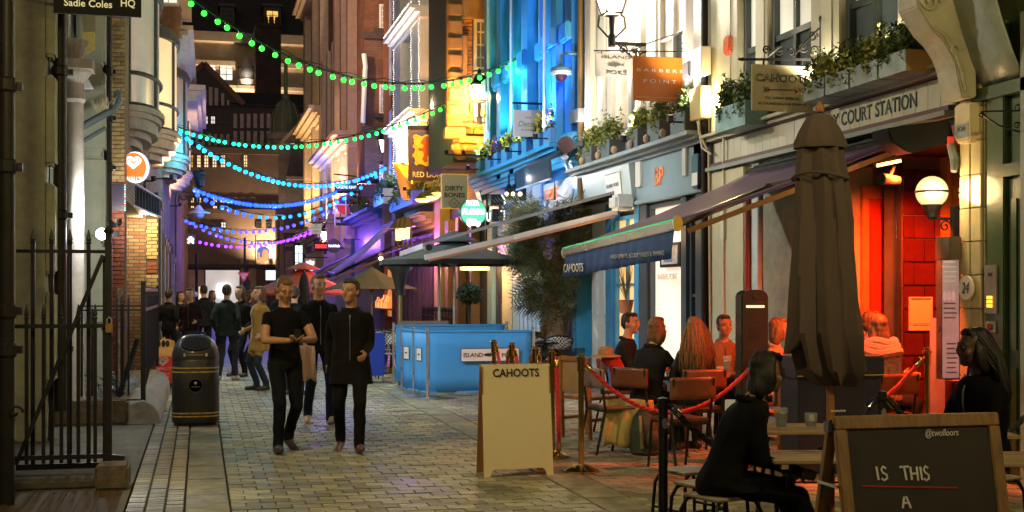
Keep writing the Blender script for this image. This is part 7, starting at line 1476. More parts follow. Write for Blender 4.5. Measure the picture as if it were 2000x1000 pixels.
for e_, (i, j, sg, lb) in enumerate(((s5,s4,.28,'short red rope hanging between the two farthest brass posts'),(s4,s3,.30,'short red rope hanging behind the top of the cream board'),(s3,s2,.3,'red rope sagging behind the right top corner of the cream board'))): rope(i+Vector((.03,-.02,0)), j+Vector((-.03,.02,0)), sg, lb)
rope(s2+Vector((.035,-.02,0)), gnd(1096, 880, .06)+Vector((-.05,-.1,0)), -.03, 'unhooked red rope hanging straight down beside the cream board')
rope((gnd(1070,756,.32)), (gnd(1160,752,.34)), .03, 'red rope low across the bistro chairs behind the brass posts')
rope(s1+Vector((.04,0,0)), s6+Vector((-.05,0,0)), .46, 'long red rope swagged in front of the seated drinkers')
rope(s6+Vector((.05,0,0)), s7+Vector((-.05,0,0)), .50, 'long red rope swagged in front of the navy cabinet')
def blackpost(px, D, label, hp=.97):
    c = at(px, 570, D); t = thing('black_post', label, 'post', (c.x,c.y,0), group='black rope posts of the front terrace'); q = MB(); q.lathe([(.16,.002),(.16,.02),(.04,.04)], (c.x,c.y,0), 20); ob('base', q, iron, t); q = MB(); q.lathe([(.031,.03),(.031,hp-.02)], (c.x,c.y,0), 14); ob('tube', q, m('satin_black', (.015,.015,.016), .3), t, True); q = MB(); q.lathe([(.036,hp-.075),(.046,hp-.07),(.046,hp-.05),(.036,hp-.045),(.036,hp-.01),(.0,hp)], (c.x,c.y,0), 14); ob('cap', q, iron, t, True); q = MB(); q.box(c.x-.016,c.x+.016,c.y-.034,c.y-.031,.78,.84) if False else q.disc((c.x-.0,c.y-.028,.80), X_, Z_, .018, (0,-.005,0), 12, .035); ob('sticker', q, m('silver_sticker', (.35,.35,.35), .3, .5), t); return Vector((c.x,c.y,hp-.06))
k1 = blackpost(1295, 8.3, 'black rope post in front of the brown leather chair'); k2 = blackpost(1722, 9.0, 'black rope post behind the closed umbrella pole', .96)
chrome = m('chrome', (.7,.7,.68), .12, 1, bump=0)
rope(k1+Vector((.05,0,0)), k2+Vector((-.05,0,0)), .42, 'black rope swagged behind the foreground drinker', ropek, .02, chrome); rope(k2+Vector((.05,0,0)), k2+Vector((1.7,.5,.0)), .4, 'black rope running from the umbrella side post towards the wall', ropek, .02, brass)
q = MB(); q.lathe([(.02,.75),(.02,1.0)], (k2.x+1.7, k2.y+.5, 0), 8)
t = thing('black_post', 'black rope post hidden behind the far dark drinker', 'post', (k2.x+1.7,k2.y+.5,0), group='black rope posts of the front terrace'); q = MB(); q.lathe([(.15,.002),(.15,.02),(.031,.04),(.031,.95),(.0,.97)], (k2.x+1.7,k2.y+.5,0), 14); ob('tube', q, iron, t, True)
# blue cafe barriers
bcl = m('sky_blue_canvas', (.05,.33,.78), .7, var=.08, vs=1.5, bump=.05)
def barrier(label, A, B, zt, zb, logo=None, posts=(True,True)):
    A, B = Vector(A), Vector(B); u = (B-A).normalized(); n_ = Vector((u.y,-u.x,0)); t = thing('cafe_barrier', label, 'barrier', A.lerp(B,.5), group='sky blue canvas cafe barriers'); rows = []
    for i in range(13):
        k = i/12; p = A.lerp(B, .02+.96*k); rows.append([Vector((p.x,p.y,0))+n_*.012*math.sin(k*PI*3)*(j/4)+Vector((0,0,zt+(zb-zt)*j/4-.012*math.sin(PI*k)*(1-j/4))) for j in range(5)])
    q = MB(); q.sheet(rows); ob('canvas', q, bcl, t, True, solid=.006)
    for z_, w_ in ((zt-.01,.03),(zb+.01,.02)): q = MB(); q.bar((A.x,A.y,z_),(B.x,B.y,z_), w_); ob('bar', q, bcl, t)
    for p, ok in zip((A,B), posts):
        if ok: q = MB(); q.lathe([(.20,.002),(.20,.012),(.05,.035),(.022,.04),(.022,zt+.03),(.028,zt+.035),(.0,zt+.05)], p, 18); ob('post', q, steel, t, True)
    if logo:
        c = A.lerp(B, logo[0]); w = logo[1]; c = Vector((c.x,c.y,(zt+zb)/2+.1))-n_*0+n_*.02; nn = n_ if n_.y < 0 else -n_; c = Vector((c.x,c.y,c.z))+nn*.03; uu = u if u.x > 0 else -u
        q = MB(); q.prism([c-uu*w/2-Vector((0,0,.1)), c+uu*w/2-Vector((0,0,.1)), c+uu*w/2+Vector((0,0,.1)), c-uu*w/2+Vector((0,0,.1))], nn*.004); lp = ob('logo_panel', q, m('sign_white'), t)
        q = MB(); 
        for sz in (-1,1): q.bar(c-uu*w/2+Vector((0,0,.1*sz))+nn*.002, c+uu*w/2+Vector((0,0,.1*sz))+nn*.002, .008, .01)
        for sx in (-1,1): q.bar(c+uu*w/2*sx+Vector((0,0,-.1))+nn*.002, c+uu*w/2*sx+Vector((0,0,.1))+nn*.002, .008, .01)
        ob('logo_border', q, ink, lp)
        if w > .6: txt('ISLAND', lp, ink, c-uu*w*.29+nn*.006, uu, Z_, w*.33, .07, .002, bold=.01); txt('POKÉ', lp, ink, c+uu*w*.32+nn*.006, uu, Z_, w*.24, .085, .002, bold=.01)
        fish(lp, c+nn*.006, w*.24 if w > .6 else w*.5, ink, .003, u=uu, nrm=nn)
    return t
g1 = gnd(835, 780); g2 = onY(1042, 570, g1.y); zt_, zb_ = 1.05, .10
barrier('wide blue Island Poké barrier panel facing the street', (g1.x,g1.y,0), (g2.x,g2.y,0), zt_, zb_, (.58,.92), (True,True))
g3, g4 = gnd(808, 774), gnd(785, 769.5)
barrier('narrow blue barrier panel next to the corner post', (g1.x,g1.y+.02,0), (g3.x,g3.y,0), zt_, zb_, (.55,.22), (False,True)); barrier('narrow blue barrier panel farthest along the side run', (g3.x,g3.y+.02,0), (g4.x,g4.y,0), zt_, zb_, (.55,.22), (False,True))
barrier('blue barrier panel seen behind the front one', (g4.x+.1,g4.y+1.6,0), (g4.x+2.2,g4.y+1.9,0), 1.07, .1)
a, b = onY(778,627,22.4), onY(876,760,22.4); t = thing('timber_frame_board', 'weathered timber framed menu board behind the blue barrier', 'board', ((a.x+b.x)/2,22.4,0)); w_ = woodm('grey_timber', (.14,.11,.08), (.24,.19,.14), .7); q = MB(); q.box(a.x,a.x+.12,22.4,22.46,0.003,a.z); ob('stile', q, w_, t); q = MB(); q.box(b.x-.12,b.x,22.4,22.46,0.003,a.z); ob('stile', q, w_, t); q = MB(); q.box(a.x+.121,b.x-.121,22.4,22.46,a.z-.12,a.z); ob('rail', q, w_, t); q = MB(); q.box(a.x+.121,b.x-.121,22.42,22.44,.2,a.z-.121); ob('panel', q, m('pale_blue_paint'), t)
g = gnd(732, 748); t = thing('blue_trolley', 'royal blue covered trolley on castors beyond the walking figures', 'trolley', g); q = MB(); xl, xr = onY(712,570,g.y).x, onY(752,570,g.y).x; q.box(xl,xr,g.y,g.y+.5,.13,onY(0,656,g.y).z); ob('cover', q, m('royal_blue', (.02,.07,.55), .5, var=.15), t, bevel=.02); q = MB()
for x in (xl+.05, xr-.05):
    q = MB(); q.disc((x,g.y+.05,.06), (0,1,0), Z_, .055, (.03,0,0), 12); q.bar((x+.015,g.y+.05,.06),(x+.015,g.y+.05,.14), .03); ob('castor', q, steel, t)
# ================================================================== PATIO HEATER, CAFE FURNITURE
c = at(781, 570, 26); t = thing('patio_heater', 'slim standing patio heater with flared head by the timber board', 'heater', (c.x,c.y,0)); q = MB(); q.lathe([(.25,.004),(.25,.1),(.05,.14),(.05,1.6)], c*1-Vector((0,0,c.z)), 14); ob('pole', q, m('brass_pole', (.4,.3,.15), .35, .8), t, True); q = MB(); q.lathe([(.09,1.58),(.1,1.75),(.18,2.05),(.24,2.12),(.24,2.26)], (c.x,c.y,0), 14); ob('head', q, m('head_grey', (.10,.10,.10), .35, .7), t, True)
def bistro_chair(loc, rz, label):
    t = thing('bistro_chair', label, 'chair', loc, rz, group='black and white woven bistro chairs', local=True); wv = m('woven_black_white', (.12,.13,.13), .5, var=.1)
    q = MB(); q.lathe([(.21,.45),(.22,.46),(.21,.475)], (0,0,0), 18); ob('seat', q, weave, t)
    rows = []
    for i in range(11): a = PI*(.12+.76*i/10); rows.append([Vector((math.cos(a)*(.22+.05*j/4), math.sin(a)*(.20+.05*j/4), .62+.24*j/4*(.55+.45*math.sin(a)))) for j in range(5)])
    q = MB(); q.sheet(rows); ob('backrest', q, weave, t, True, solid=.012)
    for sx, sy in ((-1,-1),(1,-1),(1,1),(-1,1)): q = MB(); q.tube([(sx*.17,sy*.15,.45),(sx*.2,sy*.2,.22),(sx*.2,sy*.21,.003)], .012, 6); ob('leg', q, iron, t)
    q = MB(); q.tube([r_[4] for r_ in rows], .013, 6); q.tube([(.2,.1,.45), rows[0][0], rows[0][4]], .012, 6); q.tube([(-.2,.1,.45), rows[-1][0], rows[-1][4]], .012, 6); q.lathe([(.18,.2),(.19,.2)], (0,0,0), 16); ob('frame', q, iron, t); return t
wvn = bpy.data.materials.new('woven_rattan'); wvn.use_nodes = True; n_, l_ = wvn.node_tree.nodes, wvn.node_tree.links; ck = n_.new('ShaderNodeTexChecker'); ck.inputs['Scale'].default_value = 34; ck.inputs[1].default_value = (.015,.015,.015,1); ck.inputs[2].default_value = (.55,.58,.55,1); tcn = n_.new('ShaderNodeTexCoord'); l_.new(tcn.outputs['Object'], ck.inputs[0]); l_.new(ck.outputs[0], n_['Principled BSDF'].inputs['Base Color']); n_['Principled BSDF'].inputs['Roughness'].default_value = .45; weave = wvn
for px, py, rz, lb in ((1092,748,2.9,'woven bistro chair in front of the ivy tree trunk'),(1045,745,2.4,'woven bistro chair beside the end post of the blue barrier'),(1062,735,.6,'woven bistro chair tucked behind the little round table')):
    bistro_chair(gnd(px,py), rz, lb)
def bistro_table(px, py, label):
    g = gnd(px, py); t = thing('bistro_table', label, 'table', g, local=True); q = MB(); q.lathe([(.3,.72),(.31,.73),(.3,.745)], (0,0,0), 20); ob('tabletop', q, iron, t); q = MB(); q.lathe([(.2,.004),(.2,.03),(.035,.05),(.03,.72)], (0,0,0), 12); ob('pedestal', q, iron, t, True); return t
bistro_table(1068, 748, 'small round black table between the bistro chairs')
wood1 = woodm('orange_brown_wood', (.26,.10,.035), (.42,.18,.07), .4); leather = m('brown_leather', (.16,.055,.025), .35, var=.3, coat=.2); leatherg = m('plum_leather', (.20,.15,.16), .35, var=.2)
def wood_chair(loc, rz, label):
    t = thing('wooden_chair', label, 'chair', loc, rz, local=True)
    for sx in (-1,1):
        q = MB(); q.bar((sx*.22,.2,.003),(sx*.22,.23,.92), .035, .045); ob('leg', q, wood1, t); q = MB(); q.bar((sx*.22,-.2,.003),(sx*.22,-.2,.46), .035, .045); ob('leg', q, wood1, t)
        q = MB(); q.bar((sx*.22,-.2,.22),(sx*.22,.2,.22), .02, .035); ob('stretcher', q, wood1, t)
    q = MB(); q.box(-.24,.24,-.24,.22,.44,.475); ob('seat', q, wood1, t, bevel=.008)
    q = MB(); q.box(-.2,.2,.2,.22,.52,.9); bp_ = ob('backrest', q, m('cane_panel', (.42,.27,.14), .6, var=.3), t)
    for i in range(9): q = MB(); q.bar((-.18+.045*i,.195,.53),(-.18+.045*i,.21,.89), .022, .008); ob('slat', q, woodm('pale_slat', (.36,.23,.12), (.48,.32,.18), .5), bp_)
    q = MB(); q.bar((-.22,.23,.90),(.22,.23,.90), .03, .05); ob('top_rail', q, wood1, t); return t
g = gnd(1160, 858); wood_chair((g.x,g.y+.2,0), math.radians(118), 'orange brown wooden chair with slatted cane back beside the brass post')
def pad_chair(loc, rz, label, lm):
    t = thing('padded_chair', label, 'chair', loc, rz, group='tube framed chairs with padded leather backs', local=True)
    q = MB(); q.box(-.21,.21,-.22,.2,.45,.49); ob('seat', q, lm, t, bevel=.015); q = MB(); rows = [[Vector((x, .22+.03*math.cos(x*4), z)) for z in (.67,.72,.78,.84,.87)] for x in (-.23,-.15,-.05,.05,.15,.23)]; q.sheet(rows); ob('backrest', q, lm, t, True, solid=.035)
    for sx in (-1,1): q = MB(); q.tube([(sx*.2,.3,.003),(sx*.2,.2,.44),(sx*.21,.255,.86)], .014, 6); ob('leg', q, iron, t); q = MB(); q.tube([(sx*.2,-.25,.003),(sx*.2,-.18,.45)], .014, 6); ob('leg', q, iron, t)
    q = MB(); q.bar((-.2,-.18,.44),(.2,-.18,.44), .02); q.bar((-.2,.2,.44),(.2,.2,.44), .02); ob('frame', q, iron, t); return t
g = at(1328, 570, 11.9); pad_chair((g.x,g.y,0), math.radians(188), 'brown leather backed chair with its back to the red rope', leather)
g = at(1198, 570, 13.2); pad_chair((g.x,g.y,0), math.radians(100), 'plum leather backed chair left of the yellow coat', leatherg)
g = at(1262, 570, 13.3); CH2 = (g.x, g.y); pad_chair((g.x,g.y,0), math.radians(118), 'padded chair under the yellow coat and dark haired drinker', leather)
g = at(1360, 570, 13.1); CH3 = (g.x,g.y); pad_chair((g.x,g.y,0), math.radians(178), 'padded chair under the long haired drinker', leather)
g = at(1215, 570, 15.2); CH1 = (g.x,g.y); pad_chair((g.x,g.y,0), math.radians(60), 'padded chair under the dark suited drinker by the white door', leather)
g = at(1412, 570, 14.7); CH4 = (g.x,g.y); pad_chair((g.x,g.y,0), math.radians(-12), 'padded chair across the table from the long haired drinker', leather)
g = at(1335, 570, 14.0); t = thing('dining_table', 'dark wooden table among the seated drinkers', 'table', (g.x,g.y,0), math.radians(12), local=True); q = MB(); q.box(-.62,.75,-.36,.36,.72,.755); ob('tabletop', q, wood1, t, bevel=.008)
for x in (-.4,.5): q = MB(); q.lathe([(.2,.003),(.2,.02),(.04,.04),(.035,.72)], (x,0,0), 12); ob('pedestal', q, iron, t, True)
TB = Vector((g.x,g.y,.756))
def tumbler(loc, label, h=.13, r=.042, fill=.6, drink=(.75,.4,.1)):
    t = thing('drinking_glass', label, 'glass', loc, group='drinks on the tables'); c = Vector(loc); q = MB(); q.lathe([(r*.78,.001),(r,h),(r*.93,h),(r*.7,.015)], c, 18); ob('glass', q, glassm('clear_glass', (.55,.6,.58), .2), t, True); q = MB(); q.lathe([(r*.68,.016),(r*.68+(r*.9-r*.68)*fill,h*fill)], c, 16); ob('drink', q, glassm('drink_amber', drink, .75), t); 
    for i in range(4): q = MB(); p = c+Vector((random.uniform(-.4,.4)*r, random.uniform(-.4,.4)*r, h*(.2+.15*i))); q.box(p.x-.012,p.x+.012,p.y-.012,p.y+.012,p.z,p.z+.022); ob('ice_cube', q, glassm('ice', (.95,.97,1), .45), t)
    return t
tumbler((TB.x+.42,TB.y-.22,.756), 'dark tumbler on the wooden table beside the totem', .2, .05, .7, (.03,.03,.03)); tumbler((TB.x+.62,TB.y-.05,.756), 'small amber drink on the wooden table', .09, .035)
# totem
g = gnd(1475, 905); t = thing('info_totem', 'tall black rounded totem with a lit slot among the tables', 'totem', (g.x,g.y+.1,0)); q = MB(); q.prism([(g.x+x,g.y,z) for x, z in ((-.14,.003),(.14,.003),(.14,1.62),(.11,1.655),(.05,1.67),(-.05,1.67),(-.11,1.655),(-.14,1.62))], (0,.16,0)); ob('body', q, m('totem_black', (.03,.028,.028), .3, var=.1), t, bevel=.012)
z_ = onY(0,603,g.y).z; q = MB(); q.box(g.x-.095,g.x+.095,g.y-.004,g.y-.001,z_-.012,z_+.012); ob('light_slot', q, em('slot_glow', (1,.75,.42), .9), t); q = MB(); q.disc((g.x,g.y-.001,onY(0,580,g.y).z), X_, Z_, .02, (0,-.006,0), 12); ob('lens', q, ink, t)
for i in range(6): q = MB(); zz_ = onY(0,650+i*5,g.y).z; q.box(g.x-.06,g.x+.06,g.y-.003,g.y-.001,zz_-.006,zz_+.006); ob('vent', q, ink, t)
# navy cabinet, coat chair
g = at(1642, 570, 11.6); x0, x1 = onY(1556,570,g.y).x, onY(1728,570,g.y).x; zt_ = onY(0,718,g.y).z; nv = m('navy_cabinet', (.02,.028,.05), .35, var=.15); t = thing('navy_cabinet', 'low navy cabinet bench with thin brass lines beneath the umbrella', 'cabinet', ((x0+x1)/2,g.y,0)); q = MB(); q.box(x0+.03,x1-.03,g.y+.03,g.y+.4,.003,zt_-.2); ob('base', q, nv, t, bevel=.008); q = MB(); q.box(x0,x1,g.y,g.y+.42,zt_-.199,zt_); ob('lid', q, nv, t, bevel=.012); q = MB(); q.box(x0+.005,x1-.005,g.y-.004,g.y-.001,zt_-.175,zt_-.168); ob('brass_line', q, gold, t)
g = at(1535, 570, 12.6); wood_chair((g.x,g.y,0), math.radians(190), 'wooden chair hung with a pale coat behind the totem')
def drape(label, name, c, w, h, depth, mat, cat='coat', n_=14, sway=.04, rz=0, bulge=.05):
    c = Vector(c); t = thing(name, label, cat, c, rz, local=True); rows = []
    for i in range(n_):
        k = i/(n_-1); x = (k-.5)*w; r_ = []
        for j in range(17):
            s = j/16; a = (s-.36)
            if a > 0: y, z = -.045-bulge*math.sin(a*2.6)-.025*math.sin(k*17+a*3), -a/.64*h
            else: y, z = .05+.02*math.sin(k*15), a/.36*h*.55
            z += .03*math.sin(k*11)*abs(a)
            r_.append(Vector((x*(1+.18*abs(a)*math.sin(k*5+1))+sway*a, y, z-.02*abs(k-.5))))
        rows.append(r_)
    q = MB(); q.sheet(rows); ob('cloth', q, mat, t, True, solid=.018); return t
drape('pink and orange lit pale coat hanging over a chair back behind the totem', 'hung_coat', (g.x+.0,g.y-.26,.96), .42, .72, .1, m('pale_wool', (.55,.36,.30), .85, var=.2, sheen=.4))
g2_ = at(1575, 570, 12.8); drape('bulky tan patterned coat hanging beside the pale coat', 'hung_coat', (g2_.x,g2_.y-.2,.93), .42, .62, .12, m('tan_wool', (.42,.26,.13), .85, var=.6, vs=22, sheen=.3), bulge=.1)
t = drape('mustard yellow coat draped over the chair of the dark haired drinker', 'yellow_coat', (CH2[0]-.22,CH2[1]-.1,.56), .5, .48, .1, m('mustard_cloth', (.42,.33,.12), .8, var=.2, sheen=.3), rz=math.radians(-25), bulge=.08); 
g = at(1262, 570, 13.0); t = thing('backpack', 'dark green backpack standing on the ground under the chair', 'bag', (g.x,g.y,0)); q = MB(); q.tube([(g.x,g.y,.0),(g.x,g.y,.03),(g.x,g.y,.2),(g.x,g.y,.36),(g.x+.01,g.y,.44),(g.x+.02,g.y,.47)], [.14,.17,.17,.14,.09,.03], 14); ob('body', q, m('olive_nylon', (.035,.045,.03), .6), t, True); q = MB(); q.tube([(g.x-.1,g.y-.1,.40),(g.x-.12,g.y-.19,.25),(g.x-.1,g.y-.16,.08)], .016, 6); q.tube([(g.x-.03,g.y,.46),(g.x,g.y-.03,.52),(g.x+.05,g.y,.46)], .01, 6); ob('strap', q, m('olive_strap', (.2,.22,.1), .6), t); q = MB(); q.ball((g.x+.02,g.y-.15,.16), (.1,.06,.11), 10, 8); ob('pocket', q, m('olive_nylon'), t, True)
g = at(1180, 570, 14.2); t = thing('hat_and_scarf', 'tan hat with a red scarf lying on the wooden chair back', 'hat', (g.x,g.y,.9)); q = MB(); q.lathe([(.17,.0),(.16,.015),(.09,.03),(.085,.09),(.04,.115)], (g.x+.02,g.y,.93), 16); ob('hat', q, m('tan_felt', (.35,.22,.12), .8), t, True); q = MB(); q.tube([(g.x-.02,g.y,.93),(g.x+.1,g.y-.02,.88),(g.x+.16,g.y-.02,.76),(g.x+.14,g.y,.62)], [.05,.09,.09,.06], 10); ob('scarf', q, m('red_scarf', (.4,.03,.03), .8, var=.4), t, True)
# closed umbrella of the front terrace
c = at(1607, 570, 7.5); U = thing('closed_umbrella', 'large closed brown umbrella on a wooden pole in front of the terrace', 'parasol', (c.x,c.y,0)); ucl = m('brown_umbrella_cloth', (.11,.080,.065), .85, var=.12, vs=2, bump=.08, bs=160)
zU = lambda py: CH+(570-py)*7.5/FP
def fold_rings(spec, n=56, nf=8, ph=0):
    rings = []
    for z, r_, amp, dx in spec:
        R_ = []
        for i in range(n):
            a = 2*PI*i/n; f = 1+amp*(math.cos(nf*a+ph+z*1.3)*.6+math.cos((nf*.5)*a+1.2+z*2)*.35+.25*math.cos(13*a+z*5)); R_.append(Vector((c.x+dx+math.cos(a)*r_*f, c.y+math.sin(a)*r_*f*.9, z+.02*math.sin(3*a+z*2)*amp)))
        rings.append(R_)
    return rings
ob('canopy', loft(MB(), fold_rings([(zU(752),.09,.45,.09),(zU(722),.175,.34,.045),(zU(650),.205,.26,.01),(zU(540),.182,.24,.0),(zU(430),.160,.22,.0),(zU(340),.142,.2,-.01),(zU(280),.122,.12,-.02)])), ucl, U, True)
ob('canopy', loft(MB(), fold_rings([(zU(690),.02,.1,-.23),(zU(650),.10,.1,-.13),(zU(560),.12,.12,-.085),(zU(440),.10,.1,-.055),(zU(340),.08,.1,-.045),(zU(300),.05,.1,-.02)], n=40, nf=5)), ucl, U, True)
ob('vent_cap', loft(MB(), fold_rings([(zU(290),.148,.08,-.02),(zU(280),.15,.09,-.02),(zU(255),.12,.06,-.02),(zU(228),.075,.03,-.02),(zU(222),.03,.0,-.02)], nf=6)), ucl, U, True)
q = MB(); q.lathe([(.0,.0),(.024,.008),(.028,.03),(.018,.05),(.008,.07)], (c.x-.02,c.y,zU(222)), 12); ob('finial', q, wood1, U, True); q = MB(); q.lathe([(.024,.01),(.024,zU(735))], (c.x+.05,c.y,0), 14); ob('pole', q, wood1, U, True); q = MB(); q.lathe([(.25,.003),(.25,.06),(.04,.08),(.035,.3)], (c.x+.05,c.y,0), 18); ob('base', q, iron, U, True)
q = MB(); a_ = [Vector((c.x-.015+math.cos(t_)*.165, c.y+math.sin(t_)*.155, zU(345)+.015*math.sin(t_*2))) for t_ in [2*PI*i/24 for i in range(25)]]; q.tube(a_, .008, 6); ob('tie', q, ucl, U)
# folding slatted tables, stools, chalkboard
slw = woodm('slat_wood', (.30,.20,.10), (.45,.32,.17), .55)
def fold_table(loc, rz, w, d, h, label, ns=7):
    t = thing('folding_table', label, 'table', loc, rz, group='folding slatted terrace tables', local=True)
    for i in range(ns): y = -d/2+d*(i+.5)/ns; q = MB(); q.box(-w/2,w/2,y-d/ns*.43,y+d/ns*.43,h-.022,h); ob('slat', q, slw, t, bevel=.004)
    for sx in (-1,1): q = MB(); q.box(sx*w*.4-.02,sx*w*.4+.02,-d/2+.01,d/2-.01,h-.05,h-.023); ob('rail', q, slw, t); q = MB(); q.bar((sx*w*.34,-d*.42,h-.05),(sx*w*.34,d*.42,.005), .02, .03); q.bar((sx*w*.34-.03,d*.42,h-.05),(sx*w*.34-.03,-d*.42,.005), .02, .03); ob('leg', q, iron, t)
    q = MB(); q.bar((-w*.34,0,h*.5),(w*.34,0,h*.5), .012); ob('stretcher', q, iron, t); return t
g = at(1580, 570, 8.6); T1 = Vector((g.x,g.y,.74)); fold_table((g.x,g.y,0), math.radians(-14), .95, .55, .74, 'slatted folding table with two drinks by the closed umbrella')
g = at(1600, 570, 7.45); fold_table((g.x,g.y,0), math.radians(-14), .62, .5, .70, 'lower slatted folding table partly behind the chalkboard', 6)
g = at(1960, 570, 7.2); fold_table((g.x,g.y,0), math.radians(-14), .7, .55, .72, 'slatted folding table edge right of the chalkboard')
p = at(1526, 570, 8.45); tumbler((p.x,p.y,.741), 'tall half finished drink with ice on the slatted table', .145, .045, .75, (.75,.45,.15)); p = at(1584, 570, 8.5); tumbler((p.x,p.y,.741), 'short drink with a straw on the slatted table', .105, .045, .5, (.7,.5,.25)); p = at(1785, 570, 8.4); tumbler((p.x,p.y,.735), 'drink showing over the top of the chalkboard', .09, .05, .4)
q = MB(); p = at(1860, 570, 8.4); t = thing('folding_table', 'slatted folding table hidden behind the chalkboard top', 'table', (p.x-.1,p.y,0), math.radians(-14), group='folding slatted terrace tables', local=True)
for i in range(6): y = -.25+.5*(i+.5)/6; q = MB(); q.box(-.5,.45,y-.035,y+.035,.715,.735); ob('slat', q, slw, t)
for sx in (-.3,.3): q = MB(); q.bar((sx,-.2,.71),(sx,.2,.005), .02, .03); q.bar((sx-.03,.2,.71),(sx-.03,-.2,.005), .02, .03); ob('leg', q, iron, t)
def stool(px, D, label):
    g = at(px, 570, D); t = thing('metal_stool', label, 'stool', (g.x,g.y,0), .3, group='low metal stools with pale wooden seats', local=True); q = MB(); q.box(-.17,.17,-.16,.16,.455,.475); ob('seat', q, woodm('pale_seat', (.42,.34,.24), (.55,.46,.33), .5), t, bevel=.012)
    for sx, sy in ((-1,-1),(1,-1),(1,1),(-1,1)): q = MB(); q.tube([(sx*.1,sy*.12,.452),(sx*.14,sy*.14,.44),(sx*.165,sy*.16,.38),(sx*.19,sy*.18,.003)], .012, 6); ob('leg', q, iron, t)
    q = MB()
    for sx in (-1,1): q.bar((sx*.175,-.17,.22),(sx*.175,.17,.22), .014)
    q.bar((-.175,-.17,.22),(.175,-.17,.22), .014); ob('stretcher', q, iron, t); return t
stool(1347, 8.5, 'low stool with a pale seat left of the foreground drinker'); stool(1385, 7.9, 'low stool nearer the camera, half hidden by the foreground drinker')
Yc_ = 5.45; P = lambda px, py, o=0: onY(px, py, Yc_-o); a, b = P(1612,820), P(1960,1180)
CB = thing('chalkboard', 'wood framed chalkboard A-frame reading is this a, close to the camera', 'A-board', ((a.x+b.x)/2, Yc_, 0)); fw = woodm('oak_frame', (.20,.115,.045), (.34,.20,.085), .45, (14,2,2)); fw2 = woodm('oak_frame_upright', (.20,.115,.045), (.34,.20,.085), .45, (14,14,2)); lean2 = .22; Hc = 1.08
def cp(x, z, dy=0): return Vector((x, Yc_+lean2*(z-.2)/Hc+dy, z))
xl, xr = P(1626,830).x*1.033, P(1946,830).x*1.033; zt_ = 1.05; fwid = .062
def bar4(x0, x1, z0, z1, nm, mt, d0=-.012, d1=.02): q = MB(); q.prism([cp(x0,z0,d0),cp(x1,z0,d0),cp(x1,z1,d0),cp(x0,z1,d0)], (0,d1-d0,0)); return ob(nm, q, mt, CB, bevel=.005)
bar4(xl,xr,zt_-fwid,zt_,'top_rail',fw); bar4(xl,xl+fwid,.0+.004,zt_-fwid-.001,'stile',fw2); bar4(xr-fwid,xr,.004,zt_-fwid-.001,'stile',fw2); bar4(xl+fwid+.001,xr-fwid-.001,.12,.12+fwid,'bottom_rail',fw); bar4(xl+fwid-.004,xr-fwid+.004,.14,zt_-fwid+.004,'slate',m('chalkboard_black', (.035,.030,.022), .75, var=.35, vs=3, bump=.02), .0, .014)
q = MB(); q.prism([cp(xl+.0,.004,.03+.5),cp(xl+.05,.004,.53),cp(xl+.05,zt_-.02,.04),cp(xl,zt_-.02,.04)], (0,.03,0)); ob('rear_leg', q, fw2, CB); q = MB(); q.prism([cp(xr-.05,.004,.53),cp(xr,.004,.53),cp(xr,zt_-.02,.04),cp(xr-.05,zt_-.02,.04)], (0,.03,0)); ob('rear_leg', q, fw2, CB); q = MB(); q.bar(cp(xl-.01,.72,.0),cp(xl-.01,.72,.2), .015); q.bar(cp(xl-.02,zt_-.05,.0),cp(xl-.02,zt_-.05,.05), .02, .05); ob('hinge', q, chrome, CB)
chalk = m('chalk', (.72,.70,.62), .9, var=.25, vs=60, bump=.0); uzc = (cp(0,1)-cp(0,0)).normalized()
def strokes(name, pts_list, mat, r=.006): 
    q = MB()
    for pts in pts_list: q.tube([cp(P(x,y).x, P(x,y).z, -.003) for x, y in pts], r, 5, flat=((0,1,0), .35))
    return ob(name, q, mat, CB)
for L in ([[(1742,919),(1742,945)]], [[(1757,923),(1752,919),(1746,923),(1748,930),(1755,934),(1756,941),(1750,945),(1745,942)]]): pass
strokes('chalk_letter', [[(1737,918),(1739,944)]], chalk)                                    # I
strokes('chalk_letter', [[(1756,922),(1750,918),(1746,924),(1749,930),(1756,934),(1757,941),(1750,945),(1745,941)]], chalk)   # S
strokes('chalk_letter', [[(1783,919),(1801,918)],[(1792,919),(1794,944)]], chalk)             # T
strokes('chalk_letter', [[(1804,918),(1805,944)],[(1817,918),(1817,945)],[(1805,932),(1817,931)]], chalk)      # H
strokes('chalk_letter', [[(1824,918),(1825,944)]], chalk)
strokes('chalk_letter', [[(1839,921),(1834,917),(1830,923),(1833,930),(1839,934),(1839,941),(1833,945),(1829,941)]], chalk)
strokes('chalk_letter', [[(1781,998),(1786,977),(1790,976),(1797,998)],[(1783,988),(1795,988)]], chalk)         # A
strokes('chalk_line', [[(1704,956),(1760,957),(1830,958),(1892,959)]], m('red_chalk', (.42,.04,.03), .9), .005)
txt('@twofloors', CB, chalk, cp(P(1874,853).x, P(1874,853).z, -.004), X_, uzc, P(1908,0).x-P(1842,0).x, .045, .002, bold=.0, shear=.2)
q = MB()
for i in range(5): q.bar(cp(P(1659+i*6,850).x, P(0,850).z, -.003), cp(P(1663+i*6,852).x, P(0,852).z, -.003), .006, .008)
ob('chalk_marks', q, chalk, CB)
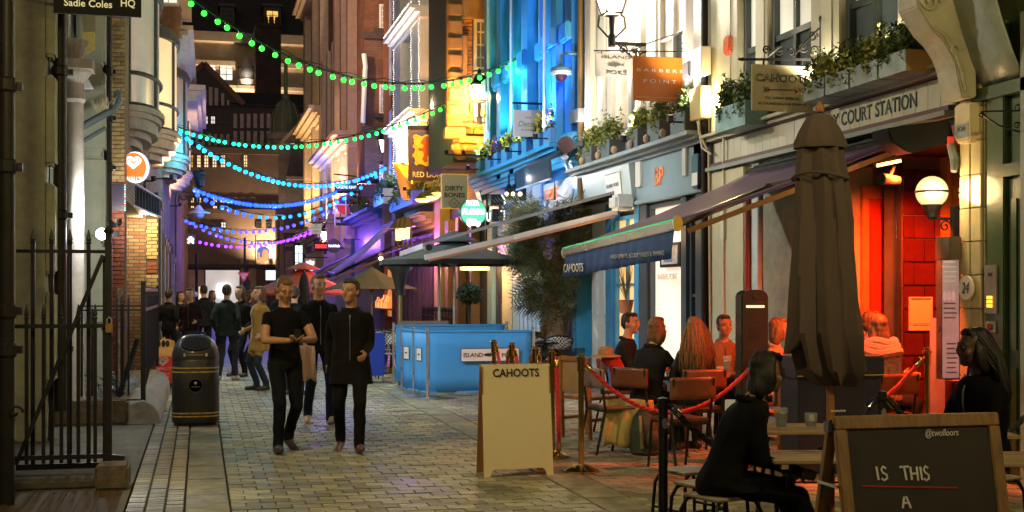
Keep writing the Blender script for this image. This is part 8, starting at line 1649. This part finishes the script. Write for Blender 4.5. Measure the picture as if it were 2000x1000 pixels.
# ================================================================== TREE BY THE BLUE PIER
import numpy as np
c = onX(1082, 740, 6.35); c.z = 0
T_ = thing('dressed_tree', 'gnarled tree trunk wound with ivy under a crown of grey green spruce and dried flowers', 'tree', c)
bark = m('gnarled_bark', (.28,.20,.12), .9, var=.6, vs=9, bump=.9, bs=14)
def wob(i, z): return Vector((math.sin(z*3.1+i)*.05, math.cos(z*2.7+i*2)*.05, 0))
tr = MB(); tr.tube([c+wob(0,z)+Vector((0,0,z)) for z in (0,.12,.35,.7,1.1,1.5,1.9,2.2)], [.30,.24,.22,.20,.22,.19,.17,.12], 14)
for i, (dx, dy, z1) in enumerate(((-.35,.5,3.0),(.25,-.3,2.9),(-.5,-.2,2.7),(.3,.6,3.1),(-.1,-.6,3.2))): tr.tube([c+Vector((0,0,1.5+.1*i)), c+Vector((dx*.5,dy*.5,2.2)), c+Vector((dx,dy,z1))], [.11,.07,.03], 8)
for i in range(5): a = i*1.3; tr.tube([c+Vector((math.cos(a)*.18,math.sin(a)*.18,.05)), c+Vector((math.cos(a+.5)*.2,math.sin(a+.5)*.2,.8)), c+Vector((math.cos(a+1)*.17,math.sin(a+1)*.17,1.6))], [.09,.06,.07], 7)
ob('trunk', tr, bark, T_, True)
spr = m('spruce_grey_green', (.24,.30,.17), .7, rnd=.5, bump=0); spr2 = m('dried_straw', (.50,.38,.17), .75, rnd=.5, bump=0); spr3 = m('spruce_dark', (.15,.19,.13), .7, rnd=.5, bump=0)
def frond(mb, p, d, L, rng=random):
    """one spruce spray: a twig with two ranks of needles"""
    d = d.normalized(); s = d.cross(Vector((rng.gauss(0,1),rng.gauss(0,1),rng.gauss(0,1)))).normalized(); n_ = 7
    for i in range(n_):
        k = (i+.5)/n_; q0 = p+d*L*k+Vector((0,0,-.12*L*k*k)); w = L*.5*(1-.6*k)
        for sg in (-1,1): mb.add([q0, q0+d*w*.75+s*sg*w, q0+d*w*.45+s*sg*w*.35], [(0,1,2)])
crownA, crownB, crownC = MB(), MB(), MB()
for _ in range(1000):
    z = random.choice((random.uniform(1.3,3.35), random.uniform(2.2,3.35))); w = .34+.58*min(1,max(0,(z-1.3)/1.5))
    if z < 2.0: w *= .9
    a = random.uniform(0,2*PI); r_ = w*(random.random()**.5)
    p = c+Vector((math.cos(a)*r_*.65-.08, math.sin(a)*r_*1.05+.05, z)); d = Vector((math.cos(a)*1.0, math.sin(a), random.uniform(-.9,.35)))
    frond((crownA, crownA, crownC, crownA, crownC, crownB)[random.randrange(6)] if z > 2.3 else (crownA, crownC, crownA)[random.randrange(3)], p, d, random.uniform(.28,.5))
ob('crown', crownA, spr, T_); ob('crown', crownC, spr3, T_); ob('crown', crownB, spr2, T_)
q = MB()
for i in range(26): a = random.uniform(0,2*PI); p = c+Vector((math.cos(a)*.4, math.sin(a)*.9, random.uniform(2.7,3.3))); q.tube([p, p+Vector((math.cos(a)*.15,math.sin(a)*.3,random.uniform(.1,.4)))], [.025,.008], 5)
ob('branches', q, m('dry_branch', (.22,.16,.09), .8), T_, kind='stuff')
q = MB()
for _ in range(260): z = random.uniform(.15,2.0); a = random.uniform(2.2,5.4); leaves(q, c+Vector((math.cos(a)*.23,math.sin(a)*.23,z)), (.05,.05,.05), 2, .06)
ob('ivy', q, leafg, T_, kind='stuff')

# ================================================================== SMALL BACKGROUND THINGS
bcol = [em('bottle_'+str(i), cl, .9) for i, cl in enumerate(((1,.25,.05),(1,.5,.08),(.9,.12,.05),(1,.65,.2)))]
t = thing('bottle_display', 'orange lit shelf of bottles in the pub window past the taupe parasol', 'display', onX(768,600,RX-.3)); z0 = fz(766,603,RX-.3)
q = MB(); q.box(RX-.5,RX-.13,fy(780),fy(752),z0-.06,z0); ob('shelf', q, wood1, t)
y0, y1 = fy(779), fy(753)
for i in range(16): y = y0+(y1-y0)*(i+.5)/16; q = MB(); h = random.uniform(.28,.5); q.lathe([(.1,0),(.1,h*.6),(.035,h*.75),(.035,h)], (RX-.3,y,z0+.002), 8); ob('bottle', q, bcol[i % 4], t)
q = MB(); q.box(RX-.128,RX-.122,fy(784),fy(750),z0-.3,z0+1.4); ob('back_panel', q, em('back_glow', (1,.35,.08), .5, .5), t)
for i, (px, py) in enumerate(((745,700),(765,690),(752,676),(690,700))):
    g = gnd(px, py+30); t = thing('cafe_table', ('far cafe table by the blue trolley','far cafe table behind the timber board','far cafe table under the taupe parasol','far cafe table behind the walking man')[i], 'table', g, local=True); q = MB(); q.lathe([(.32,.72),(.33,.735),(.32,.75)], (0,0,0), 14); ob('tabletop', q, wood1, t); q = MB(); q.lathe([(.2,.003),(.04,.04),(.03,.72)], (0,0,0), 10); ob('pedestal', q, iron, t)
for i, (px, D) in enumerate(((757,24.5),(768,26),(742,27))):
    g = at(px, 570, D); bistro_chair((g.x,g.y,0), i*1.7, ('far woven chair right behind the blue trolley','far woven chair at the timber board','far woven chair under the taupe parasol')[i])

# ================================================================== PEOPLE
def ik(a, b, l1, l2, pole):
    a, b, pole = Vector(a), Vector(b), Vector(pole); d = b-a; L = min(d.length, (l1+l2)*.998); d.normalize(); b = a+d*L
    x = (l1*l1-l2*l2+L*L)/(2*L); h = math.sqrt(max(0, l1*l1-x*x)); p = pole-d*pole.dot(d); p.normalize(); return a+d*x+p*h, b
skinm = {}
def person(label, loc, rz, H=1.75, seat=None, feet=None, hands=None, lean=0, hyaw=0, hpitch=0, skin=(.50,.29,.19), top=(.02,.02,.022), bottom=(.02,.022,.03), shoe=(.04,.03,.025), hair=('short',(.05,.03,.02)), hem=.0, short=False, bulk=1.0, vox=.012, group=None, female=False, scarf=None, topmat=None, name='person'):
    k = H/1.75; t = thing(name, label, 'person', loc, rz, group, local=True)
    caps = []; mb = MB()
    def cap(a, b, ra, rb_, tag, flat=None, n=10):
        a, b = Vector(a), Vector(b); d = b-a
        if d.length < 1e-4: d = Vector((0,0,.001)); b = a+d
        u = d.normalized(); pts = [a-u*ra*.85, a-u*ra*.5, a, a.lerp(b,.5), b, b+u*rb_*.5, b+u*rb_*.85]; mb.tube(pts, [ra*.45, ra*.86, ra, (ra+rb_)/2, rb_, rb_*.86, rb_*.45], n, flat=flat); caps.append((a, b, ra, rb_, tag))
    def ell(c, r, tag): mb.ball(c, r, 14, 10); caps.append((Vector(c), Vector(c)+Vector((0,0,.001)), min(r), min(r), tag))
    hz = (.93*k if seat is None else seat+.10)
    sl = math.sin(lean); cl = math.cos(lean)
    def tz(h, y=0): return Vector((0, -sl*h*k+y, hz+cl*h*k))
    sh = (.165 if female else .185)*k
    # torso as elliptical rings
    spec = [(-.10,.11,.10),(-.04,.165,.118),(.02,.168,.12),(.12,.150 if not female else .135,.108),(.24,.158,.112),(.34,.178,.12),(.42,.182,.112),(.475,.150,.092),(.51,.085,.07),(.525,.05,.05)]
    rings = []
    for h, rx, ry in spec:
        p = tz(h); B = bulk*(1 if h < .48 else 1); rings.append([p+Vector((math.cos(2*PI*i/18)*rx*k*B, math.sin(2*PI*i/18)*ry*k*B, 0)) for i in range(18)])
    loft(mb, rings)
    for h, rx, ry in spec[1:7]: caps.append((tz(h)+Vector((-.09*k,0,0)), tz(h)+Vector((.09*k,0,0)), ry*k*bulk*.95, ry*k*bulk*.95, 'top' if h > -.02 or hem else 'bottom'))
    if hem:
        rr_ = []
        for i in range(5): h = -.02-hem*i/4; rr_.append([Vector((0,.0,0))+tz(0)+Vector((math.cos(2*PI*j/18)*(.172+.006*i)*k*bulk, math.sin(2*PI*j/18)*(.125+.008*i)*k*bulk-(0 if seat is None else .02*i), h*k)) for j in range(18)])
        loft(mb, rr_); caps.append((tz(0)+Vector((-.08,0,-hem*k)), tz(0)+Vector((.08,0,-hem*k)), .15*k*bulk, .15*k*bulk, 'top')); caps.append((tz(0)+Vector((-.08,0,-hem*k*.5)), tz(0)+Vector((.08,0,-hem*k*.5)), .15*k*bulk, .15*k*bulk, 'top'))
    # legs
    feet = feet or [(-.1,.0,0),(.1,.0,0)]; l1, l2 = .44*k, .43*k
    for s, f in zip((-1,1), feet):
        hp = Vector((s*.092*k, 0 if seat is None else -.02, hz-.03*k)); an = Vector((f[0], f[1], f[2]+.085*k)); kn, an = ik(hp, an, l1, l2, (s*.06,-1,.25 if seat else 0))
        cap(hp, kn, .090*k, .068*k, 'bottom'); cap(kn, an+Vector((0,0,.05)), .066*k, .055*k, 'bottom'); cap(an+Vector((0,0,.06*k)), an+Vector((0,0,-.01)), .058*k, .054*k, 'bottom')
        pitch = f[3] if len(f) > 3 else 0
        fd_ = Vector((s*.03, -.185*k*math.cos(pitch), .185*k*math.sin(pitch))); cap(an+Vector((0,.035,-.045*k)), an+fd_+Vector((0,0,-.052*k)), .050*k, .040*k, 'shoe')
    # head on its neck
    nb = tz(.515); hc = tz(.70)+Vector((0,-.02,0)); k *= 1.06; HM = Matrix.Translation(hc) @ Matrix.Rotation(hyaw,4,'Z') @ Matrix.Rotation(-hpitch,4,'X')
    hp_ = lambda x, y, z: HM @ Vector((x*k, y*k, z*k))
    cap(nb+Vector((0,.01,-.03)), hp_(0,.015,-.06), .056*k, .052*k, 'skin')
    def hell(c, r, tag):
        o = len(mb.v); mb.ball((0,0,0), tuple(x*k for x in r), 14, 10); 
        for i in range(o, len(mb.v)): mb.v[i] = HM @ (mb.v[i]+Vector(c)*k)
        p = HM @ (Vector(c)*k); caps.append((p, p+Vector((0,0,.001)), min(r)*k, min(r)*k, tag))
    hell((0,.01,.025), (.077,.098,.098), 'skin'); hell((0,-.035,-.045), (.058,.060,.068), 'skin'); hell((0,-.062,-.088), (.03,.03,.025), 'skin')
    hell((0,-.100,-.015), (.013,.022,.028), 'skin'); hell((0,-.09,.012), (.012,.018,.03), 'skin')
    for s in (-1,1): hell((s*.077,.01,-.01), (.012,.022,.034), 'skin'); hell((s*.034,-.072,.022), (.026,.022,.014), 'skin'); hell((s*.043,-.06,-.03), (.026,.03,.026), 'skin')
    k = H/1.75
    # arms and hands
    hands = hands or [(-.26,.02,hz-.12),(.26,.02,hz-.12)]; a1, a2 = .29*k, .26*k
    for s, h in zip((-1,1), hands):
        sp = tz(.445)+Vector((s*sh,0,0)); B = .85+.15*bulk; pole = h[3] if len(h) > 3 else (s*.22,1,-.25); el, wr = ik(sp, h[:3], a1, a2, pole)
        cap(sp+Vector((-s*.015*k,0,-.012*k)), sp.lerp(el,.5), .056*k*B, .050*k*B, 'top'); cap(sp.lerp(el,.5), el, .051*k*B, .045*k*B, 'skin' if short else 'top'); cap(el, wr, .044*k*B, .031*k*(B if not short else .9), 'skin' if short else 'top')
        d = (wr-el).normalized(); tgt = h[4] if len(h) > 4 else None
        hd = Vector(tgt).normalized() if tgt else (d+Vector((0,-.15,-.1))).normalized(); pn = Vector(h[5]).normalized() if len(h) > 5 else Vector((-s,0,0)); sd = hd.cross(pn).normalized()
        pal = wr+hd*.05*k; cap(wr, pal+hd*.03*k, .027*k, .036*k, 'skin', flat=(tuple(pn), .55))
        for fi, (off, L) in enumerate(((-.028,.070),(-.009,.080),(.010,.076),(.028,.060))):
            b0 = pal+hd*.035*k+sd*off*k; b1 = b0+(hd*.85+pn*.35).normalized()*L*.55*k; b2 = b1+(hd*.45+pn*.85).normalized()*L*.5*k; cap(b0, b1, .0105*k, .0095*k, 'skin', n=6); cap(b1, b2, .0095*k, .0085*k, 'skin', n=6)
        th = wr+hd*.03*k-sd*.03*k; t1 = th+(hd*.6-sd*.7+pn*.35).normalized()*.04*k; cap(wr+hd*.015*k-sd*.012*k, th, .016*k, .013*k, 'skin', n=6); cap(th, t1, .013*k, .011*k, 'skin', n=6); cap(t1, t1+(hd*.9+pn*.4).normalized()*.032*k, .011*k, .0095*k, 'skin', n=6)
    def remeshed(q, v, it=3):
        me = bpy.data.meshes.new('body'); me.from_pydata(q.v, [], q.f); bm = bmesh.new(); bm.from_mesh(me); bmesh.ops.recalc_face_normals(bm, faces=bm.faces); bm.to_mesh(me); bm.free(); o = bpy.data.objects.new('tmp', me); COL.objects.link(o)
        r = o.modifiers.new('r','REMESH'); r.mode = 'VOXEL'; r.voxel_size = v; s_ = o.modifiers.new('s','SMOOTH'); s_.factor = .5; s_.iterations = it
        dg = bpy.context.evaluated_depsgraph_get(); out = bpy.data.meshes.new_from_object(o.evaluated_get(dg)); bpy.data.objects.remove(o); bpy.data.meshes.remove(me); return out
    me = remeshed(mb, vox)
    V = np.empty(len(me.vertices)*3); me.vertices.foreach_get('co', V); V = V.reshape(-1,3)
    best = np.full(len(V), 1e9); bt = np.zeros(len(V), int); tags = ['skin','top','bottom','shoe']
    for a, b, ra, rb_, tag in caps:
        a_, b_ = np.array(a), np.array(b); d = b_-a_; tt = np.clip(((V-a_)@d)/max(1e-9, d@d), 0, 1); ds = np.linalg.norm(V-(a_+tt[:,None]*d), axis=1)-(ra+(rb_-ra)*tt)
        w_ = ds < best; best[w_] = ds[w_]; bt[w_] = tags.index(tag)
    # folds in the cloth
    N_ = np.empty(len(V)*3); me.vertices.foreach_get('normal', N_); N_ = N_.reshape(-1,3); cloth = (bt == 1)|(bt == 2)
    ph = random.random()*9; x, y, z = V[:,0], V[:,1], V[:,2]
    w_ = np.sin(z*38+np.sin(x*17+ph)*1.8+np.sin(y*13)*1.5)*.5+np.sin(z*23-x*31+ph+np.sin(y*21))*.5+np.sin(x*44+z*9+ph*2)*.35; V[cloth] += N_[cloth]*(w_[cloth]*.0042)[:,None]
    me.vertices.foreach_set('co', V.ravel())
    pv = np.empty(len(me.loops), int); me.loops.foreach_get('vertex_index', pv); fi = np.empty(len(me.polygons), int); me.polygons.foreach_get('loop_start', fi); me.polygons.foreach_set('material_index', bt[pv[fi]]); me.polygons.foreach_set('use_smooth', [True]*len(me.polygons))
    key = lambda pre, cl_: pre+'_'+'_'.join(str(int(c_*1000)) for c_ in cl_)
    sm_ = m(key('skin', skin), skin, .5, var=.12, vs=9, bump=.03)
    for mt in (sm_, topmat or m(key('cloth', top), top, .85, var=.25, vs=5, bump=.25, bs=220, sheen=.25*(max(top) > .1)), m(key('trouser', bottom), bottom, .8, var=.25, vs=5, bump=.25, bs=220), m(key('shoe', shoe), shoe, .45)): me.materials.append(mt)
    me.name = 'body'; o = bpy.data.objects.new('body', me); _link(o, t)
    if not scarf and hair[0] != 'hood':
        q = MB(); b_ = tz(.475); q.tube([b_+Vector((math.cos(a_)*.078*k, math.sin(a_)*.068*k+.004, .03+.022*math.sin(a_))) for a_ in [2*PI*j/20 for j in range(21)]], .016*k if short else .024*k, 8); ob('collar', q, me.materials[1], t, True)
        if not short:
            q = MB(); q.tube([tz(h_, -(ry_*k*bulk)-.004) for h_, ry_ in ((.46,.098),(.42,.113),(.34,.121),(.24,.113),(.12,.109),(.0,.12))], .006, 5); ob('zip', q, m('zip_metal', (.12,.12,.12), .4, .5), t)
    # eyes, brows, mouth
    for s in (-1,1):
        q = MB(); q.ball(hp_(s*.033,-.088,.006), (.0125*k,.009*k,.0085*k), 8, 6); e_ = ob('eye', q, m('eye_white', (.34,.31,.28), .3, bump=0), t, True); q = MB(); q.ball(hp_(s*.033,-.096,.006), (.0065*k,.004*k,.0065*k), 8, 6); ob('iris', q, ink, e_)
        q = MB(); q.tube([hp_(s*.052,-.078,.028), hp_(s*.034,-.093,.033), hp_(s*.014,-.094,.028)], .005*k, 5); ob('eyebrow', q, m(key('hair', hair[1]), hair[1], .6, var=.4, vs=40), t)
    q = MB(); q.tube([hp_(-.026,-.086,-.062), hp_(0,-.097,-.06), hp_(.026,-.086,-.062)], [.003*k,.0065*k,.003*k], 6); ob('mouth', q, m('lips', (.33,.11,.09), .45, bump=0), t)
    hm = m(key('hair', hair[1]), hair[1], .5, var=.5, vs=40, bump=.5, bs=90); q = MB()
    def hb(c_, r):
        o_ = len(q.v); q.ball((0,0,0), tuple(x_*k for x_ in r), 14, 10)
        for i in range(o_, len(q.v)): q.v[i] = HM @ (q.v[i]+Vector(c_)*k)
    st_ = hair[0]
    if st_ != 'bald':
        hb((0,.025,.045), (.084,.098,.09)); hb((0,-.03,.095), (.062,.055,.035)); hb((0,.06,-.01), (.07,.06,.07))
        for s in (-1,1): hb((s*.07,.02,.02), (.018,.05,.05))
        if st_ == 'bob' or st_ == 'long':
            for s in (-1,1): hb((s*.075,.02,-.05), (.026,.06,.09)); hb((s*.06,.05,-.1), (.04,.05,.07))
            hb((0,.075,-.07), (.07,.04,.10))
        if st_ == 'beanie': pass
        if st_ == 'hood':
            hb((0,.02,.03), (.118,.125,.14)); hb((0,.05,-.1), (.13,.10,.10))
        if st_ == 'bun': hb((0,.10,.10), (.04,.04,.04))
        hme = remeshed(q, .010 if vox < .015 else .016, 2); VV = np.empty(len(hme.vertices)*3); hme.vertices.foreach_get('co', VV); VV = VV.reshape(-1,3); NN = np.empty(VV.size); hme.vertices.foreach_get('normal', NN); NN = NN.reshape(-1,3); VV += NN*(np.sin(VV[:,0]*170+np.sin(VV[:,2]*30)*2)*.5+np.sin(VV[:,1]*140+VV[:,2]*25))[:,None]*(.0028 if st_ != 'hood' else .0006); hme.vertices.foreach_set('co', VV.ravel()); hme.polygons.foreach_set('use_smooth', [True]*len(hme.polygons)); hme.materials.append(hm); hme.name = 'hair'; ho = bpy.data.objects.new('hair', hme); _link(ho, t)
        if st_ == 'long':
            q = MB()
            for i in range(150):
                a = random.uniform(-.35, PI+.35); p0 = hp_(math.cos(a)*.078, .02+math.sin(a)*.088, random.uniform(-.02,.08)); L_ = random.uniform(.30,.44)*k; b_ = Vector((math.cos(a)*(.105+random.uniform(0,.05))*k, (.05+abs(math.sin(a))*.12)*k+(.02), 0)); 
                p3 = Vector((hc.x+b_.x*1.15, hc.y+b_.y, hc.z-L_)); p1 = p0.lerp(p3,.35)+Vector((math.cos(a)*.035,.035,.02)); p2 = p0.lerp(p3,.7)+Vector((math.cos(a)*.03+random.uniform(-.02,.02),.035+random.uniform(-.015,.015),0)); q.tube([p0,p1,p2,p3], [.009,.013,.012,.003], 5)
            ob('hair_strands', q, hm, t, True, kind='stuff')
    if scarf:
        q = MB(); b_ = tz(.50); 
        for i in range(3): pts = [b_+Vector((math.cos(a_)*(.125+.025*i)*k, math.sin(a_)*(.115+.02*i)*k+.01, .05-.045*i+.012*math.sin(a_*3+i))) for a_ in [2*PI*j/20 for j in range(21)]]; q.tube(pts, .048*k, 8)
        ob('scarf', q, m('pink_fleece', scarf, .95, var=.5, vs=50, bump=.9, bs=120, sheen=.5), t, True)
    return t
def gp_(px, D): p = at(px, 570, D); return (p.x, p.y, 0)
face_cam = lambda px: -math.atan((px-1000)/FP)-YAW if False else 0
# the three who walk towards the camera
P1 = gp_(556, 13.2)
t = person('man in a black T-shirt walking towards the camera with a phone in both hands', P1, math.radians(12), 1.80, feet=[(-.10,-.12,0,.15),(.12,.26,.05,-.5)], hands=[(-.05,-.33,1.16,(-.8,.35,-.5),(.75,-.55,.1),(.3,-.2,1)),(.07,-.33,1.16,(.8,.35,-.5),(-.75,-.55,.1),(-.3,-.2,1))], hpitch=-.42, short=True, top=(.006,.006,.007), bottom=(.007,.008,.012), hair=('short',(.16,.09,.05)), vox=.0105, skin=(.42,.21,.12))
q = MB(); c = Matrix.Translation(P1) @ Matrix.Rotation(math.radians(12),4,'Z') @ Vector((.012,-.43,1.20)); t2 = thing('mobile_phone', 'dark phone held in both hands by the man in the black T-shirt', 'phone', c); q.bar(c+Vector((-.01,.03,-.055)), c+Vector((.0,-.03,.075)), .07, .01); ob('body', q, ink, t2, bevel=.003)
person('man in a dark jacket and jeans with pale boots walking in the middle', gp_(622, 16.1), math.radians(6), 1.86, feet=[(-.11,.14,.02,-.2),(.11,-.2,0,.2)], hands=[(-.22,-.22,1.02),(.25,.10,.92)], hyaw=.25, hem=.08, bulk=1.1, top=(.008,.010,.014), bottom=(.012,.020,.042), shoe=(.50,.38,.24), hair=('short',(.10,.05,.025)), vox=.0115, skin=(.45,.23,.13))
c = Vector(gp_(594, 15.7))+Vector((0,0,1.0)); drape('pale cream jacket carried over the arm of the man walking in the middle', 'carried_jacket', c, .24, .42, .1, m('pale_wool'), 'jacket', bulge=.06)
P3 = gp_(685, 13.25)
person('person in a long dark quilted coat walking beside the phone man', P3, math.radians(-10), 1.78, feet=[(-.12,.2,.03,-.4),(.10,-.20,0,.2)], hands=[(-.24,.06,.90),(.16,-.24,1.02)], hyaw=-.5, hem=.22, bulk=1.16, top=(.008,.0075,.008), bottom=(.006,.006,.008), shoe=(.10,.045,.03), hair=('short',(.03,.02,.015)), vox=.0105, skin=(.40,.21,.13))
# the crowd up the street
person('man in a dark green jacket standing with his back turned past the litter bin', gp_(443, 24), math.radians(165), 1.78, feet=[(-.14,0,0),(.14,.03,0)], hands=[(-.24,-.05,.95),(.24,-.05,.95)], hem=.1, bulk=1.14, top=(.020,.028,.028), bottom=(.035,.035,.045), shoe=(.55,.55,.52), hair=('short',(.02,.015,.012)), vox=.017)
person('young man in black with cropped trousers standing beside the green jacket man', gp_(470, 25), math.radians(-40), 1.76, feet=[(-.13,0,0),(.13,-.04,0)], hands=[(-.12,-.25,1.1),(.2,-.12,.95)], bulk=1.05, top=(.014,.014,.016), bottom=(.012,.012,.016), hair=('bob',(.07,.04,.03)), vox=.017)
person('woman in a mustard coat standing at the edge of the crowd', gp_(508, 21.5), math.radians(-60), 1.74, feet=[(-.1,0,0),(.1,.05,0)], hands=[(-.2,-.18,1.0),(.22,-.1,.95)], hem=.24, bulk=1.18, top=(.34,.19,.04), bottom=(.03,.04,.06), hair=('bob',(.12,.06,.03)), female=True, vox=.016)
for i, (px, D, rz, cl_, hr, lb, H) in enumerate(((330,27,150,(.012,.012,.014),('short',(.02,.015,.01)),'dark clothed person nearest the brick arcade',1.7),(352,29,30,(.02,.018,.02),('bob',(.04,.02,.015)),'dark clothed person with bobbed hair in the crowd by the arcade',1.66),(372,26,-20,(.03,.012,.014),('short',(.03,.02,.015)),'person in a dark reddish top at the centre of the crowd',1.72),(398,30,200,(.015,.018,.025),('short',(.025,.015,.01)),'person in dark navy seen from behind before the lit shop',1.8),(414,33,20,(.04,.035,.035),('bob',(.10,.05,.03)),'person in charcoal facing us before the lit shop',1.68),(486,31,90,(.06,.03,.06),('long',(.08,.04,.03)),'long haired person in plum behind the mustard coat',1.68),(575,20.5,170,(.015,.015,.017),('short',(.03,.02,.015)),'person in black walking away behind the phone man',1.74),(545,27,40,(.03,.03,.035),('short',(.08,.05,.03)),'man in grey half hidden behind the mustard coat woman',1.8))):
    person(lb, gp_(px, D), math.radians(rz), H, feet=[(-.12,.02*i,0),(.12,-.05,0)], hands=[(-.22,-.12,.95),(.2,-.2,1.05)], hem=.08*(i % 2), bulk=1.08, top=cl_, hair=hr, vox=.019, group='people standing up the street', skin=(.48,.28,.19))
# seated drinkers around the wooden table
person('dark haired man in a dark suit seated at the far side by the white door', (CH1[0],CH1[1],0), math.radians(60), 1.76, seat=.48, feet=[(-.12,-.50,0),(.12,-.42,0)], hands=[(-.16,-.42,.78),(.18,-.40,.78)], lean=.12, hyaw=-.25, top=(.020,.020,.028), hair=('short',(.012,.010,.010)), bulk=1.05, vox=.0135, skin=(.50,.28,.20))
person('brown haired drinker in a dark hooded coat seated on the yellow coat', (CH2[0],CH2[1],0), math.radians(118), 1.74, seat=.48, feet=[(-.12,-.42,0),(.12,-.34,0)], hands=[(-.05,-.42,.86,(-.7,.3,-.6)),(.14,-.40,.82,(.7,.3,-.6))], lean=.22, hyaw=.15, hpitch=.05, top=(.016,.016,.020), hair=('bob',(.13,.065,.03)), bulk=1.16, hem=.06, vox=.012)
person('long haired woman in a black leather jacket seated with her back to us', (CH3[0],CH3[1],0), math.radians(176), 1.72, seat=.48, feet=[(-.13,-.38,0),(.12,-.30,0)], hands=[(-.16,-.36,.79),(.18,-.36,.79)], lean=.08, topmat=m('black_leather_jacket', (.014,.013,.013), .32, var=.3, vs=12, bump=.3, bs=30), hair=('long',(.17,.085,.035)), bulk=1.08, female=True, vox=.0115)
person('drinker in an orange lit jumper seated facing us across the table', (CH4[0],CH4[1],0), math.radians(-12), 1.72, seat=.48, feet=[(-.13,-.40,0),(.12,-.34,0)], hands=[(-.16,-.40,.79),(.12,-.42,.86)], lean=.1, hyaw=.2, top=(.28,.13,.07), hair=('short',(.06,.03,.02)), vox=.0125)
g = at(1500, 570, 13.6); person('drinker with a light top seated behind the black totem', (g.x,g.y,0), math.radians(80), 1.70, seat=.48, feet=[(-.12,-.4,0),(.12,-.4,0)], hands=[(-.16,-.38,.79),(.16,-.38,.79)], lean=.15, top=(.42,.25,.15), hair=('bob',(.22,.11,.05)), female=True, vox=.0135)
pad_chair((g.x,g.y,0), math.radians(80), 'padded chair behind the black totem', leather)
g = at(1694, 570, 13.2); person('man in profile lit red by the heater under the awning', (g.x,g.y,0), math.radians(70), 1.80, seat=.5, feet=[(-.12,-.4,0),(.12,-.4,0)], hands=[(-.16,-.38,.8),(.16,-.38,.8)], lean=.05, hyaw=.2, top=(.03,.028,.03), hair=('short',(.09,.045,.02)), vox=.0125)
pad_chair((g.x,g.y,0), math.radians(70), 'padded chair under the man lit red by the heater', leather)
g = at(1726, 570, 12.4); person('drinker wrapped in a pink fleece scarf with back turned to us', (g.x,g.y,0), math.radians(188), 1.72, seat=.52, feet=[(-.12,-.4,0),(.12,-.4,0)], hands=[(-.16,-.36,.82),(.16,-.36,.82)], lean=.1, hyaw=-.3, top=(.25,.13,.09), hair=('bob',(.15,.07,.03)), scarf=(.62,.22,.18), bulk=1.2, vox=.0125, topmat=m('patterned_fleece', (.40,.18,.11), .9, var=.9, vs=30, bump=.6, bs=60, sheen=.4))
pad_chair((g.x,g.y+.02,0), math.radians(188), 'padded chair under the pink scarfed drinker', leather)
# front terrace
g = at(1408, 570, 7.45); person('dark hooded drinker seated in the foreground with legs stretched to the chalkboard', (g.x,g.y,0), math.radians(84), 1.66, seat=.47, feet=[(-.12,-.56,0),(.12,-.50,0)], hands=[(-.14,-.42,.62),(.16,-.40,.60)], lean=.40, hyaw=.1, hpitch=-.15, top=(.006,.006,.007), bottom=(.006,.006,.007), hair=('bob',(.010,.008,.007)), bulk=1.15, hem=.05, vox=.0115, skin=(.25,.13,.08))
stool(1408, 7.45, 'low stool under the dark hooded foreground drinker')
g = at(1925, 570, 8.2); person('dark haired drinker in black seated against the green shopfront', (g.x,g.y,0), math.radians(-84), 1.74, seat=.50, feet=[(-.12,-.5,0),(.12,-.44,0)], hands=[(-.16,-.40,.78),(.16,-.40,.78)], lean=.1, hyaw=-.25, top=(.006,.006,.007), bottom=(.006,.006,.007), hair=('long',(.012,.010,.009)), bulk=1.16, hem=.05, vox=.0125, female=True, skin=(.12,.06,.04))
stool(1925, 8.2, 'low stool under the dark haired drinker at the green shopfront')
